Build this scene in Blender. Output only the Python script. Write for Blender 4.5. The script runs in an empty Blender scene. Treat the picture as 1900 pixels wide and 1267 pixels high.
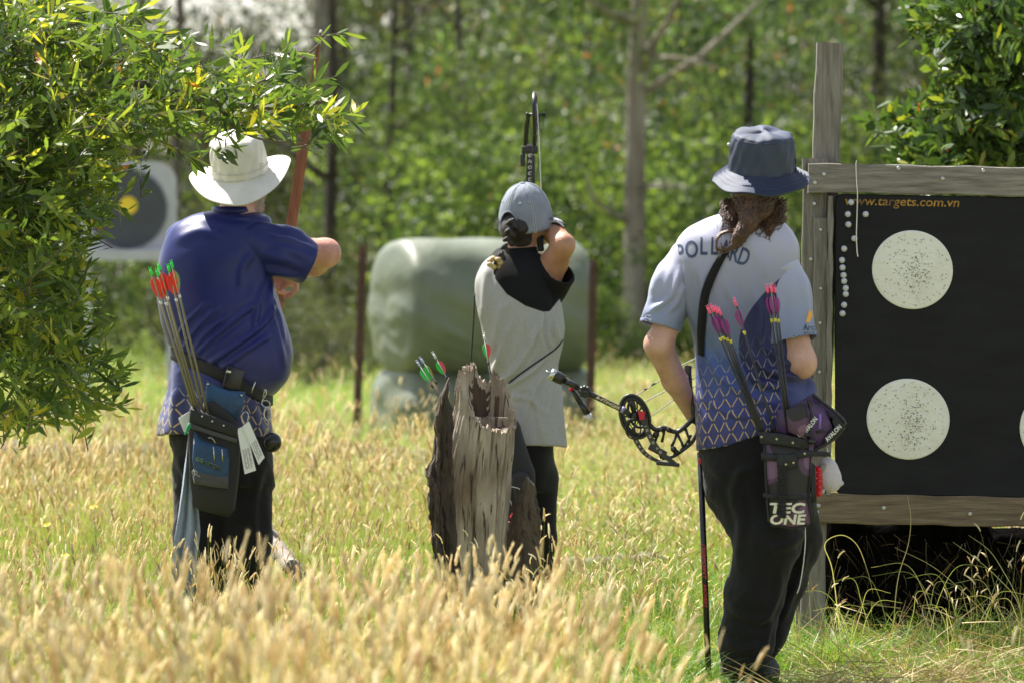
import bpy, bmesh, math, random
import numpy as np
from mathutils import Vector, Matrix, Quaternion, noise as mnoise
from mathutils.bvhtree import BVHTree
RNG = np.random.default_rng(7)
random.seed(7)
SC = bpy.context.scene
COL = SC.collection
rad = math.radians

# ---------------------------------------------------------------- camera, sky, sun, exposure
FPX = 10555.0            # 200 mm lens on a 36 mm sensor, in photo pixels
CAMH = 1.5
cam_data = bpy.data.cameras.new("camera")
cam_data.lens = 200
cam_data.sensor_width = 36
cam_data.shift_y = -(633.5 - 415) / 1900
cam_data.clip_end = 1500
cam_data.dof.use_dof = True
cam_data.dof.focus_distance = 19.2
cam_data.dof.aperture_fstop = 5.0
cam_data.dof.aperture_blades = 0
cam = bpy.data.objects.new("camera", cam_data)
cam.location = (0, 0, CAMH)
cam.rotation_euler = (rad(90), 0, 0)
COL.objects.link(cam)
SC.camera = cam

SUN = Vector((-0.36, 0.40, 0.85)).normalized()     # towards the sun
world = bpy.data.worlds.new("World")
SC.world = world
world.use_nodes = True
wn = world.node_tree
sky = wn.nodes.new("ShaderNodeTexSky")
sky.sky_type = 'NISHITA'
sky.sun_disc = False
sky.sun_elevation = math.asin(SUN.z)
sky.sun_rotation = math.atan2(SUN.x, SUN.y)
sky.air_density = 1.2
sky.dust_density = 1.0
hs = wn.nodes.new("ShaderNodeHueSaturation"); hs.inputs["Saturation"].default_value = 0.45      # thin white cloud greys the blue
wn.links.new(sky.outputs[0], hs.inputs["Color"])
wn.links.new(hs.outputs[0], wn.nodes["Background"].inputs[0])
wn.nodes["Background"].inputs[1].default_value = 0.085
sun_data = bpy.data.lights.new("sun", 'SUN')
sun_data.energy = 5.0
sun_data.angle = rad(0.6)
sun_data.color = (1.0, 0.95, 0.86)
sun = bpy.data.objects.new("sun", sun_data)
sun.rotation_euler = SUN.to_track_quat('Z', 'Y').to_euler()
sun.location = SUN * 60
COL.objects.link(sun)
SC.view_settings.view_transform = 'Standard'
SC.view_settings.look = 'None'
SC.view_settings.gamma = 1.0
SC.view_settings.use_curve_mapping = False
SC.view_settings.exposure = 1.36
SC.render.engine = 'CYCLES'
SC.cycles.max_bounces = 8
SC.cycles.transparent_max_bounces = 8
SC.cycles.use_denoising = True

# ---------------------------------------------------------------- helpers
def W(px, py, d):
    """the world point at distance d that stands at photo pixel (px, py)"""
    return Vector(((px - 950) * d / FPX, d, CAMH + (415 - py) * d / FPX))

def nt(m):
    m.use_nodes = True
    t = m.node_tree
    b = t.nodes.get("Principled BSDF")
    return t, b

def mat(name, col, rough=0.7, var=0.12, vs=12.0, bump=0.0, bs=60.0, metal=0.0, col2=None, stretch=None, sheen=0.0, spec=0.5, detail=4.0, coat=0.0):
    """principled material whose colour wanders between col and col2 with noise, and a noise bump"""
    m = bpy.data.materials.new(name)
    t, b = nt(m)
    N, L = t.nodes, t.links
    if col2 is None:
        col2 = tuple(max(0.0, c * (1 - var)) for c in col)
        col = tuple(min(1.0, c * (1 + var)) for c in col)
    tc = N.new("ShaderNodeTexCoord")
    mp = N.new("ShaderNodeMapping")
    if stretch: mp.inputs["Scale"].default_value = stretch
    L.new(tc.outputs["Object"], mp.inputs[0])
    nz = N.new("ShaderNodeTexNoise"); nz.inputs["Scale"].default_value = vs; nz.inputs["Detail"].default_value = detail
    L.new(mp.outputs[0], nz.inputs["Vector"])
    rp = N.new("ShaderNodeMapRange"); rp.inputs[1].default_value = 0.3; rp.inputs[2].default_value = 0.7
    L.new(nz.outputs[0], rp.inputs[0])
    mx = N.new("ShaderNodeMix"); mx.data_type = 'RGBA'
    mx.inputs[6].default_value = (*col, 1); mx.inputs[7].default_value = (*col2, 1)
    L.new(rp.outputs[0], mx.inputs[0])
    L.new(mx.outputs[2], b.inputs["Base Color"])
    b.inputs["Roughness"].default_value = rough
    b.inputs["Metallic"].default_value = metal
    b.inputs["Specular IOR Level"].default_value = spec
    b.inputs["Sheen Weight"].default_value = sheen
    b.inputs["Coat Weight"].default_value = coat
    if bump:
        n2 = N.new("ShaderNodeTexNoise"); n2.inputs["Scale"].default_value = bs; n2.inputs["Detail"].default_value = 5
        L.new(mp.outputs[0], n2.inputs["Vector"])
        bp = N.new("ShaderNodeBump"); bp.inputs["Strength"].default_value = bump; bp.inputs["Distance"].default_value = 0.01
        L.new(n2.outputs[0], bp.inputs["Height"])
        L.new(bp.outputs[0], b.inputs["Normal"])
    return m

def leaf_mat(name, stops, trans=0.45, rough=0.4, attr="tint", tmul=(1.45, 1.45, 0.75), vr=(0.8, 1.2), spec=0.5):
    """two-sided leaf: gloss + light coming through; hue picked per leaf from an attribute"""
    m = bpy.data.materials.new(name)
    t, b = nt(m)
    N, L = t.nodes, t.links
    at = N.new("ShaderNodeAttribute"); at.attribute_name = attr
    oi = N.new("ShaderNodeObjectInfo")
    cr = N.new("ShaderNodeValToRGB")
    e = cr.color_ramp.elements
    while len(e) < len(stops): e.new(0.5)
    for k, (p, c) in enumerate(stops):
        e[k].position = p; e[k].color = (*c, 1)
    L.new(at.outputs["Fac"], cr.inputs[0])
    hv = N.new("ShaderNodeHueSaturation")
    mr = N.new("ShaderNodeMapRange"); mr.inputs[3].default_value = vr[0]; mr.inputs[4].default_value = vr[1]
    L.new(oi.outputs["Random"], mr.inputs[0]); L.new(mr.outputs[0], hv.inputs["Value"])
    L.new(cr.outputs[0], hv.inputs["Color"])
    L.new(hv.outputs[0], b.inputs["Base Color"])
    b.inputs["Roughness"].default_value = rough
    b.inputs["Specular IOR Level"].default_value = spec
    tr = N.new("ShaderNodeBsdfTranslucent")
    gm = N.new("ShaderNodeMix"); gm.data_type = 'RGBA'; gm.blend_type = 'MULTIPLY'; gm.inputs[0].default_value = 1
    gm.inputs[7].default_value = (*tmul, 1)
    gm.clamp_result = False
    L.new(hv.outputs[0], gm.inputs[6]); L.new(gm.outputs[2], tr.inputs[0])
    ms = N.new("ShaderNodeMixShader"); ms.inputs[0].default_value = trans
    out = N["Material Output"]
    L.new(b.outputs[0], ms.inputs[1]); L.new(tr.outputs[0], ms.inputs[2]); L.new(ms.outputs[0], out.inputs[0])
    return m

def root_loc(p):
    return p.matrix_world.translation.copy() if p is not None else Vector((0, 0, 0))
_LOC = {}
def wloc(o):
    v = Vector((0, 0, 0))
    while o is not None:
        v += _LOC.get(o.name, Vector((0, 0, 0))); o = o.parent
    return v

def obj(name, verts, faces, m=None, parent=None, smooth=True, mats=None, midx=None, attrs=None, loc=None):
    """one mesh object from WORLD vertices; its origin is at loc (or the parent's)"""
    v = np.asarray(verts, dtype=np.float64).reshape(-1, 3)
    base = wloc(parent) if parent is not None else Vector((0, 0, 0))
    org = Vector(loc) if loc is not None else base
    v = v - np.array(org)
    me = bpy.data.meshes.new(name)
    if isinstance(faces, np.ndarray):
        n, k = faces.shape
        me.vertices.add(len(v)); me.vertices.foreach_set("co", v.astype(np.float32).ravel())
        me.loops.add(n * k); me.loops.foreach_set("vertex_index", faces.astype(np.int32).ravel())
        me.polygons.add(n); me.polygons.foreach_set("loop_start", np.arange(0, n * k, k, dtype=np.int32))
        me.update(calc_edges=True)
    else:
        me.from_pydata(v.tolist(), [], [list(map(int, f)) for f in faces]); me.update()
    if mats:
        for q in mats: me.materials.append(q)
    elif m: me.materials.append(m)
    if midx is not None: me.polygons.foreach_set("material_index", np.asarray(midx, dtype=np.int32))
    if smooth: me.polygons.foreach_set("use_smooth", np.ones(len(me.polygons), dtype=bool))
    if attrs:
        for an, (dom, av) in attrs.items():
            a = me.attributes.new(an, 'FLOAT', dom); a.data.foreach_set("value", np.asarray(av, dtype=np.float32))
    o = bpy.data.objects.new(name, me)
    COL.objects.link(o)
    o.location = org - base
    _LOC[o.name] = org - base
    if parent is not None: o.parent = parent
    return o

def thing(name, loc, label, cat, group=None):
    o = bpy.data.objects.new(name, None); COL.objects.link(o)
    o.empty_display_size = 0.1
    o.location = loc; _LOC[o.name] = Vector(loc)
    o['label'] = label; o['category'] = cat
    if group: o['group'] = group
    return o

def tag(o, label, cat, group=None):
    o['label'] = label; o['category'] = cat
    if group: o['group'] = group
    return o

def struct(o): o['kind'] = 'structure'; return o
def stuff(o): o['kind'] = 'stuff'; return o

def copy_tree(o, parent=None, loc=None, mat4=None):
    c = o.copy(); COL.objects.link(c)
    _LOC[c.name] = _LOC.get(o.name, Vector())
    if parent is not None: c.parent = parent
    for ch in list(o.children): copy_tree(ch, c)
    return c

class MB:
    """mesh collector (world coordinates)"""
    def __init__(s): s.v = []; s.f = []; s.mi = []
    def add(s, vs, fs, mi=0):
        b = len(s.v); s.v += [tuple(p) for p in vs]; s.f += [tuple(i + b for i in f) for f in fs]; s.mi += [mi] * len(fs)
        return s
    def box(s, c, size, rot=None, mi=0, bev=0.0, taper=1.0):
        c = Vector(c); hx, hy, hz = (q / 2 for q in size)
        if bev <= 0:
            vs = [Vector((x * hx, y * hy, z * hz)) for z in (-1, 1) for y in (-1, 1) for x in (-1, 1)]
            fs = [(0, 2, 3, 1), (4, 5, 7, 6), (0, 1, 5, 4), (2, 6, 7, 3), (0, 4, 6, 2), (1, 3, 7, 5)]
        else:
            bm = bmesh.new(); bmesh.ops.create_cube(bm, size=1)
            for q in bm.verts: q.co = Vector((q.co.x * size[0], q.co.y * size[1], q.co.z * size[2]))
            bmesh.ops.bevel(bm, geom=bm.edges[:], offset=bev, segments=2, affect='EDGES', profile=0.6)
            bm.verts.index_update()
            vs = [q.co.copy() for q in bm.verts]; fs = [tuple(q.index for q in f.verts) for f in bm.faces]; bm.free()
        if taper != 1.0:
            for q in vs:
                k = taper if q.z < 0 else 1.0
                q.x *= k; q.y *= k
        if rot is not None: vs = [rot @ q for q in vs]
        return s.add([c + q for q in vs], fs, mi)
    def tube(s, pts, r, n=8, mi=0, flat=1.0, cap=True, up=None):
        pts = [Vector(p) for p in pts]; k = len(pts)
        rs = r if isinstance(r, (list, tuple, np.ndarray)) else [r] * k
        vs = []; fs = []
        prev = None
        for i, p in enumerate(pts):
            t = (pts[min(i + 1, k - 1)] - pts[max(i - 1, 0)])
            t = t.normalized() if t.length > 1e-9 else Vector((0, 0, 1))
            if prev is None:
                a = Vector(up) if up is not None else (Vector((0, 0, 1)) if abs(t.z) < 0.9 else Vector((1, 0, 0)))
                u = (a - t * a.dot(t)).normalized()
            else:
                u = prev - t * prev.dot(t)
                u = u.normalized() if u.length > 1e-6 else t.orthogonal().normalized()
            prev = u; w = t.cross(u)
            for j in range(n):
                an = 2 * math.pi * j / n
                vs.append(p + (u * math.cos(an) * flat + w * math.sin(an)) * rs[i])
        for i in range(k - 1):
            for j in range(n):
                a = i * n + j; b2 = i * n + (j + 1) % n
                fs.append((a, b2, b2 + n, a + n))
        if cap:
            fs.append(tuple(reversed(range(n)))); fs.append(tuple(range((k - 1) * n, k * n)))
        return s.add(vs, fs, mi)
    def loft(s, rings, closed=True, cap=True, mi=0):
        n = len(rings[0]); vs = [p for r_ in rings for p in r_]; fs = []
        for i in range(len(rings) - 1):
            for j in range(n if closed else n - 1):
                a = i * n + j; b2 = i * n + (j + 1) % n
                fs.append((a, b2, b2 + n, a + n))
        if cap and closed:
            fs.append(tuple(reversed(range(n)))); fs.append(tuple(range((len(rings) - 1) * n, len(rings) * n)))
        return s.add(vs, fs, mi)
    def sphere(s, c, r, nu=12, nv=8, mi=0, rot=None):
        c = Vector(c); rx, ry, rz = r if isinstance(r, (tuple, list)) else (r, r, r)
        rings = []
        for i in range(nv + 1):
            th = math.pi * (0.02 + 0.96 * i / nv)
            ring = []
            for j in range(nu):
                ph = 2 * math.pi * j / nu
                q = Vector((rx * math.sin(th) * math.cos(ph), ry * math.sin(th) * math.sin(ph), rz * math.cos(th)))
                if rot is not None: q = rot @ q
                ring.append(c + q)
            rings.append(ring)
        return s.loft(rings, mi=mi)
    def prism(s, poly, thick, mi=0):
        """poly: world points of a flat outline facing the camera; thick: vector"""
        t = Vector(thick); n = len(poly); a = [Vector(p) for p in poly]
        vs = a + [p + t for p in a]
        fs = [tuple(range(n)), tuple(reversed(range(n, 2 * n)))] + [(i, i + n, (i + 1) % n + n, (i + 1) % n) for i in range(n)]
        return s.add(vs, fs, mi)
    def build(s, name, m, parent=None, smooth=False, loc=None):
        ms = m if isinstance(m, (list, tuple)) else [m]
        o = obj(name, s.v, s.f, None, parent, smooth, mats=ms, midx=s.mi, loc=loc)
        bm = bmesh.new(); bm.from_mesh(o.data); bmesh.ops.recalc_face_normals(bm, faces=bm.faces[:]); bm.to_mesh(o.data); bm.free()
        return o

def smooth_by_angle(o, deg=40):
    me = o.data
    me.polygons.foreach_set("use_smooth", np.ones(len(me.polygons), dtype=bool))
    bm = bmesh.new(); bm.from_mesh(me)
    for e in bm.edges:
        if len(e.link_faces) == 2 and e.calc_face_angle(0) > rad(deg): e.smooth = False
    bm.to_mesh(me); bm.free()
    return o

def catmull(pts, n=8):
    """smooth curve through pts (list of tuples, any dimension)"""
    P = [np.array(p, dtype=float) for p in pts]; P = [2 * P[0] - P[1]] + P + [2 * P[-1] - P[-2]]
    out = []
    for i in range(1, len(P) - 2):
        for k in range(n):
            t = k / n
            out.append(0.5 * ((2 * P[i]) + (-P[i - 1] + P[i + 1]) * t + (2 * P[i - 1] - 5 * P[i] + 4 * P[i + 1] - P[i + 2]) * t * t + (-P[i - 1] + 3 * P[i] - 3 * P[i + 1] + P[i + 2]) * t ** 3))
    out.append(P[-2])
    return out

# ---------------------------------------------------------------- distance-field bodies
def vnoise(X, Y, Z, seed=0):
    """cheap smooth pseudo noise in [-1,1] from sines"""
    r = np.random.default_rng(seed); o = 0.0 * (X + Y + Z)
    for k in range(5):
        a = r.normal(size=3); a /= np.linalg.norm(a); ph = r.uniform(0, 6.28); f = r.uniform(0.7, 1.5)
        o += np.sin((X * a[0] + Y * a[1] + Z * a[2]) * f * 6.28 + ph + 1.3 * np.sin((X * a[1] - Y * a[2] + Z * a[0]) * 4.1 + ph))
    return o / 5

class SDF:
    """distance field on a grid; every primitive touches only its own neighbourhood"""
    def __init__(s, lo, hi, h):
        s.h = h; s.lo = np.array(lo, float)
        s.n = np.ceil((np.array(hi, float) - s.lo) / h).astype(int) + 1
        s.g = [(s.lo[i] + h * np.arange(s.n[i])).astype(np.float32) for i in range(3)]
        s.D = np.full(tuple(s.n), 9.0, np.float32)
    @property
    def X(s): return s.g[0][:, None, None]
    @property
    def Y(s): return s.g[1][None, :, None]
    @property
    def Z(s): return s.g[2][None, None, :]
    def reg(s, lo, hi, m):
        sl = []
        for i in range(3):
            a = int(max(0, math.floor((lo[i] - m - s.lo[i]) / s.h))); b = int(min(s.n[i], math.ceil((hi[i] + m - s.lo[i]) / s.h) + 1))
            if b <= a: return None
            sl.append(slice(a, b))
        return tuple(sl), s.g[0][sl[0]][:, None, None], s.g[1][sl[1]][None, :, None], s.g[2][sl[2]][None, None, :]
    def _mix(s, sl, d, k, sub=False):
        A = s.D[sl]
        if sub:
            d = -d; k = max(k, 1e-4); hh = np.clip(0.5 + 0.5 * (d - A) / k, 0, 1)
            s.D[sl] = A * (1 - hh) + d * hh + k * hh * (1 - hh)
        elif k <= 0: s.D[sl] = np.minimum(A, d)
        else:
            hh = np.clip(0.5 + 0.5 * (A - d) / k, 0, 1)
            s.D[sl] = A * (1 - hh) + d * hh - k * hh * (1 - hh)
    def cone(s, a, b, ra, rb, k=0.02, flat=None, sub=False):
        """tapered capsule; flat = (direction, factor) squashes it"""
        a = np.array(a, np.float32); b = np.array(b, np.float32); ab = b - a; L = float(ab @ ab) + 1e-12
        R = s.reg(np.minimum(a, b), np.maximum(a, b), max(ra, rb) + k + 3 * s.h)
        if R is None: return s
        sl, X, Y, Z = R
        px, py, pz = X - a[0], Y - a[1], Z - a[2]
        t = np.clip((px * ab[0] + py * ab[1] + pz * ab[2]) / L, 0, 1)
        qx, qy, qz = px - t * ab[0], py - t * ab[1], pz - t * ab[2]
        if flat is not None:
            u, f = flat; u = np.array(u, np.float32); u /= np.linalg.norm(u)
            c = (qx * u[0] + qy * u[1] + qz * u[2]) * (1 / f - 1)
            qx = qx + c * u[0]; qy = qy + c * u[1]; qz = qz + c * u[2]
        s._mix(sl, np.sqrt(qx * qx + qy * qy + qz * qz) - (ra + (rb - ra) * t), k, sub)
        return s
    def chain(s, pts, rs, k=0.02, flat=None):
        for i in range(len(pts) - 1): s.cone(pts[i], pts[i + 1], rs[i], rs[i + 1], k, flat)
        return s
    def ell(s, c, r, rot=None, k=0.02, sub=False):
        """ellipsoid; rot = 3x3 matrix whose COLUMNS are the local axes"""
        m = max(r); c = np.array(c, float)
        R_ = s.reg(c - m, c + m, k + 3 * s.h)
        if R_ is None: return s
        sl, X, Y, Z = R_
        px, py, pz = X - c[0], Y - c[1], Z - c[2]
        if rot is not None:
            R = np.array(rot, np.float32).T
            px, py, pz = (R[0, 0] * px + R[0, 1] * py + R[0, 2] * pz, R[1, 0] * px + R[1, 1] * py + R[1, 2] * pz, R[2, 0] * px + R[2, 1] * py + R[2, 2] * pz)
        k0 = np.sqrt((px / r[0]) ** 2 + (py / r[1]) ** 2 + (pz / r[2]) ** 2)
        s._mix(sl, ((k0 - 1) * min(r)).astype(np.float32), k, sub)
        return s
    def sections(s, secs, sq=2.2, k=0.02, ret=False):
        """stack of (z, cx, cy, rx, ry, twist) cross-sections, smoothly interpolated"""
        S_ = np.array(secs, float); S_ = S_[np.argsort(S_[:, 0])]
        F = np.array(catmull([tuple(r_) for r_ in S_], 6))
        F[:, 0] = np.maximum.accumulate(F[:, 0] + np.arange(len(F)) * 1e-7)
        mr = max(S_[:, 3].max(), S_[:, 4].max())
        sl, X, Y, Z = s.reg((S_[:, 1].min() - mr, S_[:, 2].min() - mr, S_[0, 0]), (S_[:, 1].max() + mr, S_[:, 2].max() + mr, S_[-1, 0]), .03)
        z = Z.ravel(); zc = np.clip(z, S_[0, 0], S_[-1, 0])
        g = lambda c: np.interp(zc, F[:, 0], F[:, c]).astype(np.float32)[None, None, :]
        cx, cy, rx, ry, tw = g(1), g(2), g(3), g(4), g(5)
        c_, s_ = np.cos(tw), np.sin(tw)
        dx, dy = X - cx, Y - cy
        u = dx * c_ + dy * s_; v = -dx * s_ + dy * c_
        k0 = (np.abs(u / rx) ** sq + np.abs(v / ry) ** sq) ** (1 / sq)
        d = np.maximum((k0 - 1) * np.minimum(rx, ry), np.maximum(S_[0, 0] - Z, Z - S_[-1, 0]))
        s._mix(sl, d.astype(np.float32), k)
        return F
    def cut(s, fn):
        """keep only where fn(X, Y, Z) < 0"""
        s.D = np.maximum(s.D, fn(s.X, s.Y, s.Z)).astype(np.float32); return s
    def mesh(s, iters=2):
        D = s.D; n = s.n
        for ax in range(3):
            q = [slice(None)] * 3
            for e_ in (0, -1): q[ax] = e_; D[tuple(q)] = np.maximum(D[tuple(q)], s.h * .5)
        eps = 1e-6
        V = np.where(np.abs(D) < eps, eps, D)
        ins = V < 0
        c = ins[:-1, :-1, :-1].astype(np.int8) * 0
        for i in (0, 1):
            for j in (0, 1):
                for k in (0, 1):
                    c = c + ins[i:n[0] - 1 + i, j:n[1] - 1 + j, k:n[2] - 1 + k]
        act = np.argwhere((c > 0) & (c < 8))
        idx = -np.ones(c.shape, np.int64); idx[act[:, 0], act[:, 1], act[:, 2]] = np.arange(len(act))
        acc = np.zeros((len(act), 3)); cnt = np.zeros(len(act))
        cor = [(i, j, k) for i in (0, 1) for j in (0, 1) for k in (0, 1)]
        for p in cor:
            for ax in range(3):
                if p[ax]: continue
                q = list(p); q[ax] = 1
                vp = V[act[:, 0] + p[0], act[:, 1] + p[1], act[:, 2] + p[2]]
                vq = V[act[:, 0] + q[0], act[:, 1] + q[1], act[:, 2] + q[2]]
                m = (vp < 0) != (vq < 0)
                t = np.where(m, vp / np.where(m, vp - vq, 1), 0)
                pt = np.tile(np.array(p, float), (len(act), 1)); pt[:, ax] += t
                acc[m] += pt[m]; cnt[m] += 1
        P = s.lo + (act + acc / cnt[:, None]) * s.h
        F = []
        for ax in range(3):
            a1, a2 = (ax + 1) % 3, (ax + 2) % 3
            sl0 = [slice(None)] * 3; sl1 = [slice(None)] * 3
            sl0[ax] = slice(0, -1); sl1[ax] = slice(1, None)
            x = ins[tuple(sl0)] != ins[tuple(sl1)]
            e = np.argwhere(x)
            e = e[(e[:, a1] > 0) & (e[:, a2] > 0) & (e[:, a1] < n[a1] - 1) & (e[:, a2] < n[a2] - 1)]
            if not len(e): continue
            def ci(d1, d2):
                q = e.copy(); q[:, a1] -= d1; q[:, a2] -= d2
                return idx[q[:, 0], q[:, 1], q[:, 2]]
            q4 = np.stack([ci(1, 1), ci(0, 1), ci(0, 0), ci(1, 0)], 1)
            fl = ins[e[:, 0], e[:, 1], e[:, 2]]
            q4[~fl] = q4[~fl][:, ::-1]
            F.append(q4)
        F = np.concatenate(F); F = F[(F >= 0).all(1)]
        for _ in range(iters):       # laplacian relax
            A = np.zeros_like(P); C = np.zeros(len(P))
            for k in range(4):
                a, b2 = F[:, k], F[:, (k + 1) % 4]
                np.add.at(A, a, P[b2]); np.add.at(C, a, 1)
            P = P * 0.5 + 0.5 * A / np.maximum(C, 1)[:, None]
        return P, F

def vnormals(P, F):
    a = P[F[:, 2]] - P[F[:, 0]]; b = P[F[:, 3]] - P[F[:, 1]]; n = np.cross(a, b); N = np.zeros_like(P)
    for k in range(4): np.add.at(N, F[:, k], n)
    return N / (np.linalg.norm(N, axis=1, keepdims=True) + 1e-12)
def to_px(P): return 950 + P[:, 0] * FPX / P[:, 1], 415 - (P[:, 2] - CAMH) * FPX / P[:, 1]
def creases(P, F, lines, cy=None, noise=((.004, 3.0, 1), (.002, 9.0, 2))):
    """cloth folds: lines = [(curve of photo-plane points, width px, height m)], plus soft noise"""
    N = vnormals(P, F); px, py = to_px(P); d = np.zeros(len(P))
    near = np.ones(len(P)) if cy is None else np.clip((cy - P[:, 1]) / .06 + .5, 0, 1)
    for pts, w, amp in lines:
        amp *= 1.6
        q = np.array(catmull(pts, 5)) if len(pts) > 2 else np.array(pts, float)
        best = np.full(len(P), 1e9); tt = np.zeros(len(P)); n = len(q) - 1
        for i in range(n):
            ax, ay = q[i]; bx, by = q[i + 1] - q[i]; l2 = bx * bx + by * by + 1e-9
            t = np.clip(((px - ax) * bx + (py - ay) * by) / l2, 0, 1)
            dd = (px - ax - t * bx) ** 2 + (py - ay - t * by) ** 2
            m = dd < best; best[m] = dd[m]; tt[m] = ((i + t) / n)[m]
        u = np.sqrt(best) / w
        d += near * amp * (np.exp(-u * u) - .35 * np.exp(-(u - 1.7) ** 2)) * np.clip(np.minimum(tt, 1 - tt) * 5 + .15, 0, 1)
    for amp, f, sd in noise: d += amp * vnoise(P[:, 0] * f, P[:, 1] * f, P[:, 2] * f, sd)
    return P + N * d[:, None]
def bvh_of(*objs):
    V, F = [], []
    for o in objs:
        b = len(V); l = wloc(o); V += [tuple(v.co + l) for v in o.data.vertices]; F += [tuple(i + b for i in p.vertices) for p in o.data.polygons]
    return BVHTree.FromPolygons(V, F)
def onto(bvh, p, off=.0015):
    """the point of a surface that faces the camera at p's height and side"""
    o = Vector((0, 0, CAMH)); d = (Vector(p) - o).normalized()
    h = bvh.ray_cast(o, d)
    return Vector(p) if h[0] is None else h[0] - d * off
def drape(name, V, F, bvh, m, parent, off=.0012, sub=.008):
    """flat print laid on cloth"""
    bm = bmesh.new(); vs = [bm.verts.new(v) for v in V]
    for f in F:
        try: bm.faces.new([vs[i] for i in f])
        except ValueError: pass
    bmesh.ops.triangulate(bm, faces=bm.faces[:])
    for _ in range(4):
        es = [e for e in bm.edges if e.calc_length() > sub]
        if not es: break
        bmesh.ops.subdivide_edges(bm, edges=es, cuts=1); bmesh.ops.triangulate(bm, faces=bm.faces[:])
    bm.verts.index_update()
    P = [onto(bvh, v.co, off) for v in bm.verts]; hit = [(P[i] - v.co).length > 1e-7 for i, v in enumerate(bm.verts)]
    Fc = [tuple(v.index for v in f.verts) for f in bm.faces if all(hit[v.index] for v in f.verts)]; bm.free()
    Fc = [f for f in Fc if max(P[i].y for i in f) - min(P[i].y for i in f) < .03]
    used = sorted({i for f in Fc for i in f}); rm = {i: k for k, i in enumerate(used)}
    return obj(name, [P[i] for i in used], [tuple(rm[i] for i in f) for f in Fc], m, parent, False)
def drape_text(txt, c, ux, uz, height, m, parent, bvh, width=None, name="lettering", **kw):
    v, f = text_mesh(txt, 1.0, **kw)
    h = v[:, 1].max() - v[:, 1].min(); v[:, 0] -= (v[:, 0].max() + v[:, 0].min()) / 2; v[:, 1] -= (v[:, 1].max() + v[:, 1].min()) / 2
    k = height / h; kx = k if width is None else width / (v[:, 0].max() - v[:, 0].min())
    ux = Vector(ux).normalized(); uz = Vector(uz).normalized()
    return drape(name, [Vector(c) + ux * (p[0] * kx) + uz * (p[1] * k) for p in v], f, bvh, m, parent)
def px_sections(d, rows):
    """rows (py, left px, right px, depth radius, depth offset[, twist]) -> sections"""
    out = []
    for r_ in rows:
        py, xl, xr, ry, dy = r_[:5]; D_ = d + dy; z = CAMH + (415 - py) * D_ / FPX
        out.append((z, ((xl + xr) / 2 - 950) * D_ / FPX, D_, (xr - xl) / 2 * D_ / FPX, ry, r_[5] if len(r_) > 5 else 0.0))
    return out
def ring_on(F, zfun, off, n=48, half=.02):
    """closed belt loop round a stack of sections F; zfun(x) gives its height"""
    pts = []
    for k in range(n):
        a = 2 * math.pi * k / n; z = zfun(0)
        for _ in range(3):
            cx, cy, rx, ry = (np.interp(z, F[:, 0], F[:, c]) for c in (1, 2, 3, 4))
            x = cx + (rx + off) * math.copysign(abs(math.cos(a)) ** .91, math.cos(a)); y = cy + (ry + off) * math.copysign(abs(math.sin(a)) ** .91, math.sin(a)); z = zfun(x)
        pts.append(Vector((x, y, z)))
    return pts
def belt_mesh(pts, half, th):
    n = len(pts); c = sum(pts, Vector()) / n; rings = []
    for k in range(n):
        o = (pts[k] - c); o.z = 0; o.normalize(); t = (pts[(k + 1) % n] - pts[k - 1]).normalized(); u = t.cross(o).normalized()
        if u.z < 0: u = -u
        rings.append([pts[k] + u * half, pts[k] + u * half * .9 + o * th, pts[k] - u * half * .9 + o * th, pts[k] - u * half, ])
    rings.append(rings[0])
    return MB().loft(rings, cap=False)

def head(sd, c, f, scale=1.0, up=Vector((0, 0, 1)), jaw=1.0):
    """a head with nose, brow, lips, ears; c = middle of the skull, f = facing"""
    f = Vector(f).normalized(); up = (Vector(up) - f * f.dot(Vector(up))).normalized(); r = f.cross(up)
    R = np.array([r, f, up]).T; s = scale
    p = lambda a, b, c_: Vector(c) + (r * a + f * b + up * c_) * s
    sd.ell(p(0, -.008, .03), (.076 * s, .097 * s, .092 * s), R, .01)
    sd.ell(p(0, .028, -.035), (.060 * s, .068 * s, .088 * s), R, .03)
    sd.cone(p(-.048, .0, -.065), p(0, .072, -.108), .022 * s * jaw, .020 * s, .02); sd.cone(p(.048, .0, -.065), p(0, .072, -.108), .022 * s * jaw, .020 * s, .02)
    sd.cone(p(0, .092, .012), p(0, .112, -.03), .007 * s, .013 * s, .012)
    sd.ell(p(-.011, .102, -.034), (.008 * s, .010 * s, .008 * s), R, .006); sd.ell(p(.011, .102, -.034), (.008 * s, .010 * s, .008 * s), R, .006)
    sd.cone(p(-.045, .078, .022), p(.045, .078, .022), .010 * s, .010 * s, .015)
    sd.cone(p(-.018, .088, -.062), p(.018, .088, -.062), .007 * s, .007 * s, .006); sd.cone(p(-.015, .087, -.073), p(.015, .087, -.073), .007 * s, .007 * s, .006)
    for q in (-1, 1):
        sd.ell(p(.03 * q, .088, .004), (.014 * s, .010 * s, .009 * s), R, .006, sub=True)
        sd.ell(p(.03 * q, .080, .003), (.012 * s, .011 * s, .011 * s), R, .002)
        sd.ell(p(.079 * q, -.008, -.012), (.008 * s, .019 * s, .033 * s), R, .006); sd.ell(p(.086 * q, -.001, -.010), (.007 * s, .010 * s, .018 * s), R, .004, sub=True)
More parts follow.
